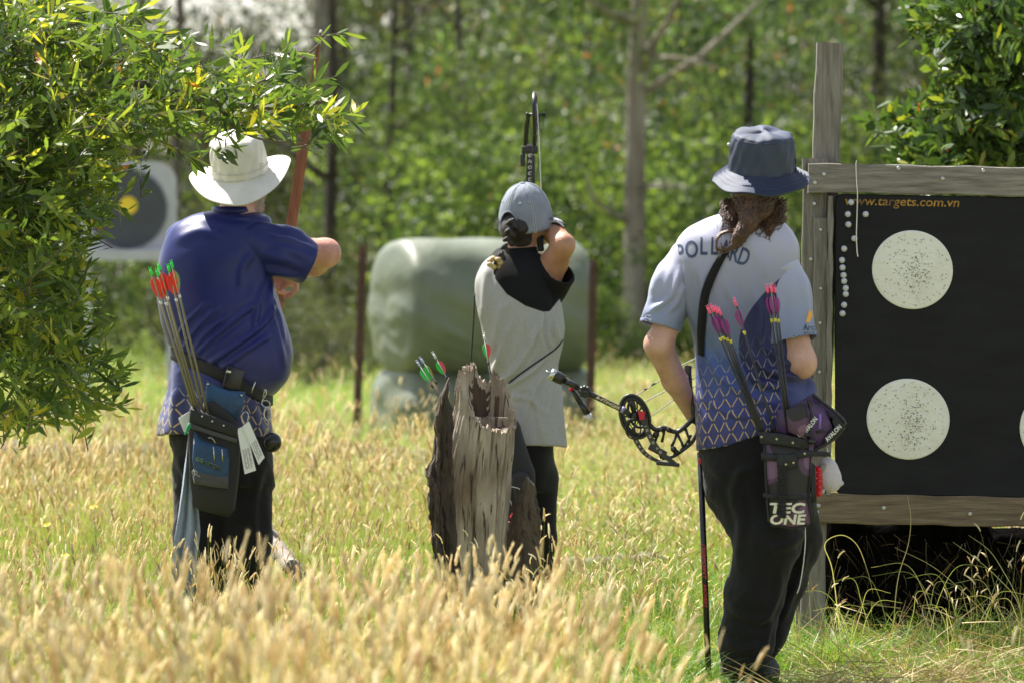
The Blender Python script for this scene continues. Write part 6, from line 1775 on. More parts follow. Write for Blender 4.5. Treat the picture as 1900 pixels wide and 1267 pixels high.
# quiver and its cord behind the stump
M['red_print'] = mat("red_print", (0.55, 0.02, 0.02), .5)
qc = lambda x_, y_, dy=0.0: W(x_, y_, D2 - .20 + dy)
q2 = thing("quiver", qc(955, 1010), "black quiver with red rings hanging on a cord behind the stump", "quiver")
def soft(pts, d0, w, name, m, parent, k=.01):
    lo = Vector((min(p.x for p in pts) - .1, d0 - .12, min(p.z for p in pts) - .1)); hi = Vector((max(p.x for p in pts) + .1, d0 + .12, max(p.z for p in pts) + .1))
    sd = SDF(lo, hi, .005)
    for a, b2 in zip(pts[:-1], pts[1:]): sd.cone(a, b2, w, w, k, flat=((0, 1, 0), .55))
    P, F = sd.mesh(1); P = creases(P, F, [], None, ((.003, 6, 3),)); return obj(name, P, F, m, parent, True)
soft([qc(936, 800), qc(960, 880), qc(968, 990)], D2 - .2, .062, "body", M['black_nylon'], q2)
soft([qc(966, 890, -.05), qc(972, 920, -.05)], D2 - .25, .035, "pocket", M['black_nylon'], q2)
MB().tube([qc(x_, y_, -.088) for x_, y_ in ((948, 902), (962, 905), (975, 917))], .002, 6).build("zip", M['steel'], q2, True)
for cx_, cy_, r_ in ((947, 978, .022), (940, 1000, .022), (958, 958, .02)):
    MB().tube([qc(cx_, cy_, -.055) + Vector((math.cos(a) * r_, 0, math.sin(a) * r_)) for a in np.linspace(0, 6.283, 7)], .004, 5, cap=False).build("red_ring", M['red_print'], q2)
s2 = bvh_of(shirt2)
MB().tube([onto(s2, W(x_, y_, D2), .003) for x_, y_ in catmull([(1045, 630), (1030, 648), (1000, 669), (970, 690), (944, 710)], 6)], .0034, 6).build("cord", M['black'], q2, True)
MB().tube(catmull([tuple(W(x_, y_, D2 - .06)) for x_, y_ in ((881, 545), (879, 590), (876, 640), (873, 690), (880, 760), (925, 830))], 5), .003, 6).build("cord", M['black'], q2, True)
M['vane_lime'] = mat("vane_lime", (0.05, 0.62, 0.08), .45); M['vane_pink'] = mat("vane_pink", (0.80, 0.06, 0.08), .45)
M['carbon'] = mat("carbon", (0.012, 0.012, 0.012), .35); M['nock_white'] = mat("nock_white", (0.75, 0.75, 0.75), .4); M['nock_blue'] = mat("nock_blue", (0.45, 0.52, 0.75), .4)
mkw = arrow_proto(M['nock_white'], M['vane_lime'], M['vane_pink'], M['carbon'], M['carbon'], fl=.056, fh=.014, r=.0036)
mkb = arrow_proto(M['nock_blue'], M['vane_lime'], M['vane_pink'], M['carbon'], M['carbon'], fl=.056, fh=.014, r=.0036)
for mk_, a, b2, lb, sp in ((mkb, (774, 671), (905, 880), "leftmost lime-fletched arrow beside the stump, with a pale blue nock", .4), (mkb, (781, 665), (915, 880), "second lime-fletched arrow beside the stump, with a pale blue nock", 1.1),
                          (mkw, (804, 656), (925, 875), "lime and red fletched arrow with a white nock, left of the stump top", 1.6), (mkw, (898, 622), (935, 850), "lime and red fletched arrow rising from the stump against the grey shirt", 2.4)):
    na, nb = qc(*a, .08), qc(*b2, .0); mk_(na, nb - na, lb, "lime-fletched arrows in the middle archer's quiver", sp, .62)
M['cream_ink'] = mat("cream_print", (0.72, 0.68, 0.55), .6)
# ---------------------------------------------------------------- right archer: bucket hat, lilac to indigo shirt (d = 18.2)
D3 = 18.2
C = lambda px, py, dy=0.0: W(px, py, D3 + dy)
p3 = thing("person", (C(1400, 0, 0).x, D3, 0), "long-haired archer in a blue bucket hat and lilac to indigo shirt beside the target board", "person")
f3 = Vector((-.10, .98, -.12))
rows3 = [(398, 1330, 1428, .06, .02), (410, 1298, 1450, .085, .02), (428, 1268, 1468, .105, .02), (455, 1252, 1482, .125, .02), (500, 1250, 1482, .14, .02), (550, 1260, 1476, .145, .02), (600, 1276, 1474, .145, .02), (640, 1288, 1478, .145, .02), (690, 1291, 1492, .145, .02), (740, 1290, 1500, .15, .02), (790, 1290, 1500, .15, .02), (845, 1292, 1500, .15, .02)]
sd = SDF(C(1160, 1300, -.35) - Vector((0, 0, .02)), C(1550, 235, .6), .0065)
sd.sections([(z, cx, cy, rx * .88, ry * .86, tw) for z, cx, cy, rx, ry, tw in px_sections(D3, rows3[:-2])], k=.01)
sd.chain([C(1385, 405, .02), C(1395, 365, .02)], [.060, .056], .03)
head(sd, C(1405, 325, .03), f3, 1.0)
LS, LE, LW_ = C(1285, 488, .01), C(1222, 640, -.03), C(1288, 770, .17)
sd.chain([LS, LE], [.045, .044], .03); sd.chain([LE, C(1252, 705, .07), LW_], [.045, .039, .028], .02)
hand(sd, LW_, C(1320, 775, .26) - LW_, Vector((0, .4, -.9)), 1.2, .95, side=-1)
RS, RE, RW_ = C(1435, 485, .01), C(1484, 672, -.05), C(1440, 700, .20)
sd.chain([RS, RE], [.05, .051], .03); sd.chain([RE, RW_], [.052, .030], .02)
hand(sd, RW_, Vector((-.8, .4, .1)), Vector((0, .3, -.9)), 1.2, .95, side=1)
sd.chain([C(1370, 880, .02), C(1425, 1010, -.03), C(1392, 1150, .0), C(1380, 1262, .03)], [.05, .04, .035, .03], .02)
sd.chain([C(1440, 880, .02), C(1470, 1003, .10), C(1425, 1180, .12), C(1412, 1255, .14)], [.05, .035, .028, .028], .02)
sd.cone(C(1378, 1275, .03), C(1378, 1278, .14), .035, .03, .02); sd.cone(C(1412, 1262, .14), C(1405, 1266, .25), .035, .03, .02)
P, F = sd.mesh(1)
body3 = obj("body", P, F, M['skin_pale'], p3, True)
# shirt
def panel3(t, x, y, z, col):
    """navy side panel under the right arm; its edge is a curve on the cloth"""
    X0 = C(1400, 0).x - C(1400, 0).x
    k = D3 / FPX
    e = (z - C(0, 640).z) / k                       # px above y=640
    px_ = x / k + 1400.0
    # edge px as a parabola: x = 1366 at 640, 1385 at 580, 1440 at 545 and again 1400 at 690, 1470 at 720
    edge = (e * e) * .0050 + 1368.0
    inside = (px_ - edge).step(-1.0, 1.0) * e.step(-95.0, -60.0)
    front = (E(t, y.s) * -1.0).step(-.12, -.05)
    return mixc(t, inside, col, (0.012, 0.014, 0.075))
M['lilac_shirt'] = shirt_mat("lilac_shirt", [(0, (0.030, 0.032, 0.14)), (.22, (0.038, 0.050, 0.21)), (.42, (0.045, 0.085, 0.27)), (.50, (0.10, 0.14, 0.26)), (.62, (0.15, 0.18, 0.27)), (.80, (0.27, 0.28, 0.38)), (1, (0.46, 0.46, 0.60))],
    (C(0, 840).z, C(0, 420).z), (C(0, 600).z, C(0, 740).z, 0.0, 0.02, -.14, .048, .074), rough=.45, panel=panel3, noise_amp=.12)
M['lilac_sleeve'] = shirt_mat("lilac_sleeve", [(0, (0.13, 0.18, 0.33)), (.15, (0.19, 0.23, 0.37)), (.5, (0.30, 0.32, 0.44)), (1, (0.46, 0.46, 0.60))], (C(0, 640).z, C(0, 440).z), None, rough=.45, noise_amp=.1)
sd = SDF(C(1230, 860, -.25), C(1540, 375, .3), .005)
F3 = sd.sections(px_sections(D3, rows3), k=.01)
# cloth bunched at the right hip by the quiver belt
sd.cone(C(1440, 715, -.02), C(1488, 724, -.01), .09, .042, .05)
hl = lambda X: np.interp(950 + X * FPX / D3, [1290, 1350, 1420, 1470, 1520], [C(0, 838).z, C(0, 824).z, C(0, 800).z, C(0, 775).z, C(0, 738).z])
sd.cut(lambda X, Y, Z: np.where(Y < D3 + .06, hl(X), C(0, 835).z) - Z)
lines3 = [([(1345, 520), (1370, 580), (1385, 640), (1400, 700)], 8, .005), ([(1300, 500), (1310, 560), (1320, 630)], 8, .005), ([(1330, 690), (1380, 730), (1440, 750)], 8, .006), ([(1350, 660), (1400, 705), (1470, 722)], 7, .006), ([(1395, 655), (1430, 690), (1490, 700)], 7, .006), ([(1300, 735), (1350, 765), (1410, 775)], 6, .004),
          ([(1420, 640), (1450, 670), (1500, 685)], 6, .006), ([(1300, 640), (1330, 690), (1345, 740)], 7, .004), ([(1270, 500), (1275, 560), (1290, 610)], 6, .005), ([(1400, 540), (1410, 590), (1405, 640)], 7, .005), ([(1310, 770), (1306, 800), (1305, 830)], 8, .004), ([(1352, 780), (1352, 805), (1350, 822)], 8, .004), ([(1380, 430), (1410, 480), (1420, 520)], 10, .003)]
P, F = sd.mesh(2); P = creases(P, F, lines3, D3 + .02, ((.004, 3, 7), (.0018, 9, 8)))
shirt3 = obj("shirt", P, F, M['lilac_shirt'], p3, True)
sd = SDF(C(1165, 650, -.2), C(1300, 400, .2), .0045)
ax = (C(1216, 612, -.02) - C(1240, 520, 0)).normalized(); e0 = C(1219, 606, -.02)
sd.chain([C(1276, 480, .01), C(1250, 535, .0), C(1218, 625, -.02)], [.060, .070, .068], .03)
sd.cut(lambda X, Y, Z: (X - e0.x) * ax.x + (Y - e0.y) * ax.y + (Z - e0.z) * ax.z)
sd.cone(e0 - ax * .012, e0 + ax * .05, .054, .060, .002, sub=True)
sl = cloth("sleeve", sd, M['lilac_sleeve'], shirt3, [([(1262, 500), (1245, 550), (1205, 580)], 6, .006), ([(1268, 530), (1256, 560), (1238, 580)], 6, .004), ([(1240, 455), (1220, 510), (1208, 550)], 7, .004)], None, ((.004, 5, 5), (.0015, 12, 4)))
sd = SDF(C(1385, 665, -.2), C(1540, 420, .2), .0045)
ax = (C(1464, 640, -.03) - C(1455, 540, 0)).normalized(); ax.z *= 1; ax.x += .14; ax.normalize(); e0 = C(1462, 638, -.03)
sd.chain([C(1432, 475, .01), C(1448, 545, .0), C(1462, 655, -.03)], [.078, .092, .106], .03)
sd.cut(lambda X, Y, Z: (X - e0.x) * ax.x + (Y - e0.y) * ax.y + (Z - e0.z) * ax.z)
sd.cone(e0 - ax * .05, e0 + ax * .05, .088, .10, .002, sub=True)
sr = cloth("sleeve", sd, M['lilac_sleeve'], shirt3, [([(1470, 488), (1430, 512), (1408, 545)], 5, .006), ([(1408, 550), (1412, 600), (1418, 645)], 5, .006), ([(1440, 540), (1445, 590), (1440, 640)], 8, .003), ([(1490, 510), (1498, 560), (1500, 620)], 9, .003)], None, ((.004, 5, 9), (.0015, 12, 4)))
M['collar_navy'] = mat("collar_navy", (0.035, 0.035, 0.15), .6)
mb = MB(); rings = []
for k in range(41):
    a = 2 * math.pi * k / 40; base = C(1383, 412, .02) + Vector((math.cos(a) * .088, math.sin(a) * .080, -.012 - .022 * math.cos(a)))
    o = Vector((math.cos(a), math.sin(a), 0)); rings.append([base + o * .014 - Vector((0, 0, .022)), base - o * .006 + Vector((0, 0, .028)), base - o * .010 + Vector((0, 0, .030)), base - o * .014 + Vector((0, 0, .0))])
mb.loft(rings, cap=False).build("collar", M['collar_navy'], shirt3, True)
s3 = bvh_of(shirt3); s3r = bvh_of(sr)
M['navy_ink'] = mat("navy_print", (0.03, 0.05, 0.11), .6)
# lettering across the shoulders on an arc
lp = [("P", 1262, 470, -4), ("O", 1283, 463, -3), ("L", 1306, 457, 0), ("L", 1326, 457, 2), ("A", 1346, 462, 8), ("R", 1364, 470, 14), ("D", 1381, 477, 20)]
for ch, lx, ly, ro in lp:
    u = Vector((math.cos(rad(-ro)), 0, math.sin(rad(-ro)))); w = Vector((-u.z, 0, u.x))
    drape_text(ch, C(lx, ly), u, w, 33 * D3 / FPX, M['navy_ink'], shirt3, s3, width={'O': 24, 'P': 14, 'L': 13, 'A': 20, 'R': 16, 'D': 19}[ch] * D3 / FPX, bold=.018)
drape_text("Archery", C(1513, 609, 0), Vector((1, 0, .0)), Vector((0, 0, 1)), 15 * D3 / FPX, M['navy_ink'], sr, s3r, width=46 * D3 / FPX, bold=.02)
drape_text("VICTORIA", C(1514, 619, 0), Vector((1, 0, .0)), Vector((0, 0, 1)), 6.5 * D3 / FPX, M['navy_ink'], sr, s3r, width=46 * D3 / FPX, spacing=1.3)
M['orange_ink'] = mat("orange_print", (0.75, 0.35, 0.02), .6)
drape("logo", [C(x_, y_) for x_, y_ in ((1495, 598), (1501, 577), (1508, 577), (1516, 590), (1516, 597), (1506, 588), (1502, 598))], [(0, 1, 5, 6), (1, 2, 5), (2, 3, 4, 5)], s3r, M['orange_ink'], sr)
# trousers
sd = SDF(C(1270, 1272, -.3), C(1550, 760, .35), .007)
sd.sections(px_sections(D3, [(775, 1294, 1502, .14, .02), (840, 1298, 1500, .15, .02), (890, 1312, 1502, .15, .02), (950, 1340, 1506, .13, .03)]), k=.01)
sd.chain([C(1380, 900, .01), C(1426, 1000, -.05), C(1400, 1100, -.03), C(1387, 1180, .0), C(1380, 1262, .02)], [.13, .105, .092, .086, .076], .03)
sd.chain([C(1440, 900, .04), C(1474, 1002, .12), C(1456, 1080, .14), C(1425, 1180, .13), C(1410, 1232, .13)], [.12, .085, .068, .050, .042], .03)
cloth("trousers", sd, M['black_cloth'], p3, [([(1370, 900), (1375, 960), (1372, 1050)], 9, .006), ([(1500, 1000), (1480, 1080), (1440, 1170)], 7, .006), ([(1380, 860), (1360, 910), (1366, 960)], 8, .006), ([(1430, 1150), (1420, 1190), (1415, 1225)], 6, .006), ([(1500, 985), (1460, 1010), (1420, 1020)], 8, .005), ([(1360, 1130), (1400, 1150), (1430, 1140)], 8, .005), ([(1345, 1190), (1380, 1205), (1415, 1195)], 7, .006), ([(1310, 860), (1350, 880), (1400, 870)], 7, .004), ([(1450, 1050), (1440, 1110), (1420, 1150)], 7, .005)], None, ((.008, 3.5, 1), (.004, 9, 2), (.0018, 22, 5)))
shoe((C(1378, 0).x, D3 + .06, -.01), (-.1, .99, 0), p3); shoe((C(1412, 0, .16).x, D3 + .18, .02), (-.3, .95, 0), p3)
MB().tube(catmull([tuple(W(x_, y_, D3 - .16)) for x_, y_ in ((1494, 978), (1494, 1010), (1490, 1050), (1484, 1085), (1479, 1100))], 5), .0016, 5).build("drawstring", M['cord_white'], p3, True)
# hair
M['hair_brown'] = mat("hair_brown", (0.060, 0.033, 0.021), 0.40, col2=(0.15, 0.080, 0.050), vs=30, bump=.5, bs=160)
sd = SDF(C(1325, 480, -.2), C(1470, 300, .2), .005)
sd.ell(C(1402, 350, .0), (.084, .088, .070), k=.01); sd.ell(C(1400, 388, -.04), (.064, .050, .045), k=.02); sd.chain([C(1388, 412, -.085), C(1372, 440, -.115), C(1360, 458, -.122)], [.034, .018, .010], .02)
P, F = sd.mesh(1); P = creases(P, F, [], None, ((.004, 12, 3), (.003, 30, 4)))
hair3 = obj("hair", P, F, M['hair_brown'], p3, True)
hb = bvh_of(hair3); rr = random.Random(21); mb = MB()
for k in range(1100):
    x0 = rr.uniform(1340, 1458); y0 = rr.uniform(368, 408); depth = rr.uniform(-.02, .02)
    if rr.random() < .62: x1, y1 = 1398 + (x0 - 1398) * rr.uniform(.75, 1.02) + rr.gauss(0, 5), y0 + rr.uniform(20, 55)
    else: x1, y1 = rr.gauss(1366, 8), rr.uniform(425, 462)
    if y1 > 418: x1 = min(x1, 1425)
    n = 14; ph, fq, am = rr.uniform(0, 6.28), rr.uniform(2.0, 4.6), rr.uniform(2.5, 6); pts = []
    for i in range(n):
        t = i / (n - 1); x_ = x0 + (x1 - x0) * t ** 1.2 + am * math.sin(ph + t * fq * 3.1); y_ = y0 + (y1 - y0) * t + am * .6 * math.cos(ph + t * fq * 3.1)
        p = onto(hb, C(x_, y_), .002 + .014 * rr.random() * math.sin(math.pi * min(1, t + .15)))
        if abs(p.y - D3) > .25 or (p - C(x_, y_)).length < 1e-6: p = C(x_, y_, -.02 - .07 * t)
        pts.append(p)
    mb.tube(pts, [.0019 * (1 - .6 * i / n) for i in range(n)], 4, cap=False)
stuff(mb.build("curls", M['hair_brown'], hair3, True))
mb = MB()
for k in range(26):
    o1 = rr.gauss(0, 3); o2 = rr.gauss(0, 3)
    pts = catmull([(1372 + o1, 428 + o2), (1350 + o1, 430 + o2 * .5), (1333 + o1 * .5, 440 + o2), (1329 + o2 * .4, 456 + o1), (1338 + o1, 466 + o2), (1345 + o2, 462)] if k % 2 else [(1385 + o1, 420), (1378 + o1, 440 + o2), (1362 + o1, 456 + o2), (1348 + o1, 464 + o2), (1338 + o2, 458 + o1)], 5)
    mb.tube([onto(s3, C(x_, y_), .006 + .012 * math.sin(3.1 * i / len(pts)) + .003 * (k % 3)) for i, (x_, y_) in enumerate(pts)], .0017, 4, cap=False)
stuff(mb.build("ponytail", M['hair_brown'], hair3, True))
# bucket hat
M['hat_navy'] = mat("hat_navy", (0.036, 0.050, 0.095), 0.65, col2=(0.026, 0.038, 0.075), vs=8, bump=.25, bs=350)
Rb = rotm(15, 1.5, 0)
h3, to3 = hat("hat", C(1413, 317, .02), Rb, [(1, 0, .107, .112), (.985, .03), (.975, .06), (.955, .09), (.90, .113), (.80, .124), (.5, .128), (.06, .126)],
    (0, lambda a: .050 + .002 * math.sin(a * 5), lambda a, t: -.036 * t ** 1.1 + .003 * math.sin(a * 6) * t + .012 * t * max(0, math.cos(a)) ** 2), M['hat_navy'], p3, ridges=9, dents=lambda a, f, h: -.010 * max(0, 1 - f) * math.sin(a * 2 + 1) + .003 * math.sin(a * 5 + 1) * (1 if f < .95 else .4))
M['hat_trim'] = mat("hat_trim", (0.018, 0.025, 0.05), .7)
for f_, h_, r_ in ((1.003, .004, .0022), (.965, .112, .0014)):
    rx0 = .107 * (.905 if h_ > .1 else 1.004); ry0 = .112 * (.905 if h_ > .1 else 1.004)
    MB().tube([to3((rx0 * math.cos(a), ry0 * math.sin(a), h_)) for a in np.linspace(0, 6.283, 70)], r_, 5, cap=False).build("seam", M['hat_trim'], h3, True)
MB().sphere(to3((-.108, -.01, .085)), (.006, .006, .006)).build("toggle", M['white_plastic'], h3, True)
MB().loft([[to3((.107 * math.cos(a) * 1.01, .112 * math.sin(a) * 1.01, z_)) for z_ in (.0, .045)] + [to3((.107 * math.cos(a) * 1.03, .112 * math.sin(a) * 1.03, z_)) for z_ in (.045, .0)] for a in (-.16, -.10, -.04)]).build("loop", M['hat_trim'], h3)

# sling strap across the back
sl_pts = catmull([(1352, 462), (1338, 480), (1322, 510), (1309, 545), (1303, 585), (1300, 625), (1300, 660)], 6)
mb = MB(); rings = []
for i, (x_, y_) in enumerate(sl_pts):
    w_ = np.interp(i / len(sl_pts), [0, .25, .6, 1], [6, 9, 10, 7]); L_ = onto(s3, C(x_ - w_ * .8, y_ - w_ * .3), .008); R_ = onto(s3, C(x_ + w_ * .8, y_ + w_ * .3), .008)
    if (L_ - R_).length > .06: L_ = R_ - Vector((.03, -.01, 0))
    rings.append([L_, R_, R_ + Vector((0, .003, 0)), L_ + Vector((0, .003, 0))])
o = mb.loft(rings).build("sling_strap", M['black_cloth'], None, True, loc=rings[0][0]); tag(o, "black strap running diagonally down the back of the lilac and indigo shirt", "strap")

# compound bow hanging from the left hand, strings up, stabilisers out (seen from behind)
Bz = .10
k3 = lambda x_, y_, dy=0.0: W(x_, y_, D3 + Bz + dy)
cb3 = thing("compound_bow", k3(1240, 850), "black compound bow with a long stabiliser held low in front of the bucket-hatted archer", "bow")
M['bow_satin'] = mat("bow_satin", (0.018, 0.018, 0.019), 0.32, bump=.1, bs=100)
M['red_rubber'] = mat("red_rubber", (0.55, 0.01, 0.03), .45)
# big cam: tilted ellipse ring
def ell_ring(cx, cy, a, b2, tilt, r, dy, name, m, parent, spokes=0, hub=0, a0=0, a1=6.283, thin=.6):
    ct, st = math.cos(rad(tilt)), math.sin(rad(tilt)); mb = MB()
    f = lambda t, s_=1.0, d_=0: k3(cx + (a * math.cos(t) * ct - b2 * math.sin(t) * st) * s_, cy + (a * math.cos(t) * st + b2 * math.sin(t) * ct) * s_, dy + d_)
    mb.tube([f(t) for t in np.linspace(a0, a1, 44)], r, 8, cap=a1 - a0 < 6.2)
    for q in range(spokes):
        t = q * 6.283 / spokes + .5; mb.tube([f(t, .15), f(t + .35, .6), f(t + .2, 1.0)], r * thin, 6)
    if hub: mb.sphere(f(0, 0), (hub, hub * .6, hub))
    return mb.build(name, m, parent, True)
ell_ring(1178, 772, 26, 41, -18, .0052, .0, "cam", M['bow_satin'], cb3, 5, .014)
ell_ring(1178, 772, 21, 35, -18, .0062, .004, "cam_track", M['bow_satin'], cb3, 3, .016, thin=1.2)
ell_ring(1183, 765, 17, 28, -14, .0045, .015, "cam_module", M['bow_satin'], cb3, 3, .010)
ell_ring(1175, 795, 14, 18, 0, .0028, -.012, "cam_draw_stop", M['bow_satin'], cb3, 4, .006)
MB().loft([[k3(1183, 761, -.03), k3(1197, 763, -.03), k3(1196, 777, -.03), k3(1187, 779, -.03)], [k3(1183, 761, .0), k3(1197, 763, .0), k3(1196, 777, .0), k3(1187, 779, .0)]]).build("limb_damper", M['red_rubber'], cb3)
limb = lambda pts, w, dy, nm: MB().loft([[k3(x_ - w * (1 - .35 * i / 12), y_ + w * .5, dy), k3(x_ + w * (1 - .35 * i / 12), y_ - w * .5, dy), k3(x_ + w * (1 - .35 * i / 12), y_ - w * .5, dy + .012), k3(x_ - w * (1 - .35 * i / 12), y_ + w * .5, dy + .012)] for i, (x_, y_) in enumerate(catmull(pts, 4))]).build(nm, M['bow_satin'], cb3)
la = limb([(1193, 775), (1204, 805), (1222, 835), (1252, 860)], 5.5, -.02, "limb")
lb_ = limb([(1172, 798), (1185, 825), (1202, 845), (1236, 862)], 4.5, .02, "limb")
MB().box(k3(1239, 860, .0), (.075, .05, .012), rotm(0, 5, 0), bev=.003).build("limb_pocket", M['bow_satin'], cb3, True)
for k, (ch, t) in enumerate(zip("INNOVO", np.linspace(.18, .78, 6))):
    for pp, dy_, hgt in (([(1193, 775), (1204, 805), (1222, 835), (1252, 860)], -.0212, 8), ([(1172, 798), (1185, 825), (1202, 845), (1236, 862)], .0188, 7)):
        c_ = catmull(pp, 8); i = int(t * (len(c_) - 2)); x_, y_ = c_[i]; d_ = np.array(c_[i + 1]) - np.array(c_[i]); d_ /= np.linalg.norm(d_)
        put_text(ch, k3(x_, y_, dy_), (d_[0], 0, -d_[1]), (d_[1], 0, d_[0]), hgt * .62 * D3 / FPX, M['cream_ink'], cb3, bold=.0)
# riser: two rails with lightening struts
def rail(pts, r0, nm, dy=0.0, flat=1.0):
    c_ = catmull([tuple(p) for p in pts], 6); return MB().tube([k3(x_, y_, dy) for x_, y_ in c_], r0, 8, flat=flat).build(nm, M['bow_satin'], cb3, True)
mb = MB()
up = catmull([(1206, 788), (1216, 796), (1232, 793), (1250, 800), (1262, 798), (1282, 780), (1292, 764)], 6); dn = catmull([(1228, 850), (1248, 846), (1262, 838), (1282, 822), (1291, 808), (1300, 790)], 6)
mb.tube([k3(x_, y_, 0) for x_, y_ in up], .0075, 8); mb.tube([k3(x_, y_, 0) for x_, y_ in dn], .006, 8)
for a, b2 in (((1222, 796), (1214, 822)), ((1232, 796), (1228, 820)), ((1214, 822), (1228, 850)), ((1256, 803), (1246, 828)), ((1256, 803), (1270, 834)), ((1272, 795), (1280, 824)), ((1262, 838), (1282, 806)), ((1246, 828), (1254, 846)), ((1288, 780), (1296, 800))):
    mb.tube([k3(*a, 0), k3((a[0] + b2[0]) / 2 + 1, (a[1] + b2[1]) / 2, 0), k3(*b2, 0)], [.0055, .0038, .0055], 6)
mb.tube([k3(1300, 790), k3(1330, 770, .02), k3(1400, 740, .04)], .011, 8)
mb.build("riser", M['bow_satin'], cb3, True)
for cx_, cy_, r_ in ((1217, 806, .011), (1241, 797, .009), (1250, 833, .010), (1256, 838, .008), (1227, 797, .007)):
    MB().tube([k3(cx_, cy_, -.014), k3(cx_, cy_, .012)], r_, 14).build("knob", M['bow_satin'], cb3, True)
MB().box(k3(1220, 835, .01), (.062, .03, .022), rotm(0, 28, 0), bev=.004).build("limb_cup", M['bow_satin'], cb3, True)
MB().tube([k3(1279, 680, .0), k3(1281, 715, .0), k3(1286, 755, .0), k3(1288, 785, 0)], [.0062, .0062, .0055, .006], 8).build("string_stop", M['bow_satin'], cb3, True)
MB().box(k3(1276, 686, 0), (.024, .02, .032), rotm(0, 8, 0), bev=.004).build("stop_pad", M['bow_satin'], cb3, True)
MB().loft([[k3(x_, 750 + q, dy_) for x_, dy_ in ((1282, -.012), (1290, -.012), (1290, .012), (1282, .012))] for q in (0, 6, 12, 18)]).build("grip", M['black_gloss'], cb3)
M['string_twist'] = mat("string_twist", (0.30, 0.29, 0.27), .6, col2=(0.05, 0.05, 0.05), vs=160)
for pts in ([(1180, 733), (1215, 712), (1260, 680), (1296, 662), (1340, 640)], [(1193, 746), (1240, 722), (1290, 701), (1340, 680)], [(1201, 777), (1245, 745), (1290, 716), (1340, 688)]):
    MB().tube([k3(x_, y_, .0) for x_, y_ in pts], .0018, 5).build("bowstring", M['string_twist'], cb3)
for (xa, ya), (xb, yb) in (((1195, 723), (1200, 720)), ((1209, 714), (1216, 710))): MB().tube([k3(xa, ya), k3(xb, yb)], .0034, 6).build("serving", M['black'], cb3)
# side stabiliser towards the left with weights
s_ = lambda x_, y_, dy=0.0: W(x_, y_, D3 + .0 + dy)
st_dir = (s_(1160, 763) - s_(1040, 703)).normalized()
bar = MB().tube([s_(1172, 772), s_(1160, 762), s_(1100, 733), s_(1060, 712)], .0088, 12).build("stabiliser_bar", M['black_gloss'], cb3, True)
put_text("B-STINGER", s_(1128, 746.5, -.0098), st_dir, Vector((-st_dir.z, 0, st_dir.x)), .0095, mat("pale_gold", (.62, .5, .3), .5), bar, shear=.25, width=.083, bold=.03)
MB().tube([s_(1158, 761), s_(1153, 758)], .0105, 12).build("collar", mat("lilac_ring", (.25, .24, .45), .4), cb3, True)
MB().tube([s_(1072, 718), s_(1044, 704)], .0105, 12).build("stabiliser_sleeve", M['bow_satin'], cb3, True)
MB().tube([s_(1046, 705), s_(1034, 699), s_(1024, 694)], [.017, .0195, .018], 16).build("weight", M['bow_satin'], cb3, True)
MB().tube([s_(1029, 697, -.002), s_(1021, 692.5, -.002)], .0195, 16).build("weight_cap", M['steel'], cb3, True)
MB().tube([s_(1021, 692), s_(1013, 688)], .0035, 8).build("weight_screw", M['steel'], cb3, True)
mb = MB(); c_ = s_(1085, 726)
for a in np.linspace(0, 6.283, 8, endpoint=False): mb.sphere(c_ + Vector((math.cos(a) * .013, -.008, math.sin(a) * .013)), (.0085, .012, .0085), 8, 6)
mb.sphere(c_, (.016, .02, .016)); mb.build("damper", M['bow_satin'], cb3, True)
MB().tube([s_(1058, 716, .02), s_(1074, 742, .03), s_(1086, 762, .035)], [.0055, .009, .0105], 10).build("side_rod", M['black_gloss'], cb3, True)
MB().tube([s_(1058.5, 719, .018), s_(1061, 724, .018)], .0075, 10).build("red_band", M['red_rubber'], cb3, True)
MB().tube([s_(1078, 748, .03), s_(1090, 768, .035)], .0115, 12).build("side_weight", M['bow_satin'], cb3, True)
MB().tube([s_(1089, 767, .035), s_(1096, 778, .036)], .0115, 12).build("side_weight_cap", mat("pale_cap", (.62, .6, .6), .5), cb3, True)
# long front rod down into the grass
r0, r1 = W(1299, 838, D3 + .02), W(1316, 1282, D3 + .02)
rod = MB().tube([r0, r1], .0098, 12).build("front_rod", M['black_gloss'], cb3, True)
MB().sphere(W(1300, 854, D3 + .008), (.0075, .004, .011)).build("red_badge", M['red_rubber'], rod, True)
M['red_ink'] = mat("red_print_rod", (0.5, 0.03, 0.04), .5)
rd_ = (r1 - r0).normalized()
put_text("TOPOINT", r0.lerp(r1, .465) + Vector((-.001, -.0104, 0)), rd_, Vector((-rd_.z, 0, rd_.x)) * 1.0, .0115, M['red_ink'], rod, shear=.3, width=.105, bold=.02)
put_text("ARCHERY", r0.lerp(r1, .60) + Vector((-.001, -.0104, 0)), rd_, Vector((-rd_.z, 0, rd_.x)), .0105, M['red_ink'], rod, shear=.3, width=.08, bold=.02)
for a in range(3): MB().tube([r0.lerp(r1, .385 + .02 * a) + Vector((-.005, -.0106, 0)), r0.lerp(r1, .392 + .02 * a) + Vector((.005, -.0106, 0))], .0014, 5).build("red_mark", M['red_ink'], rod)

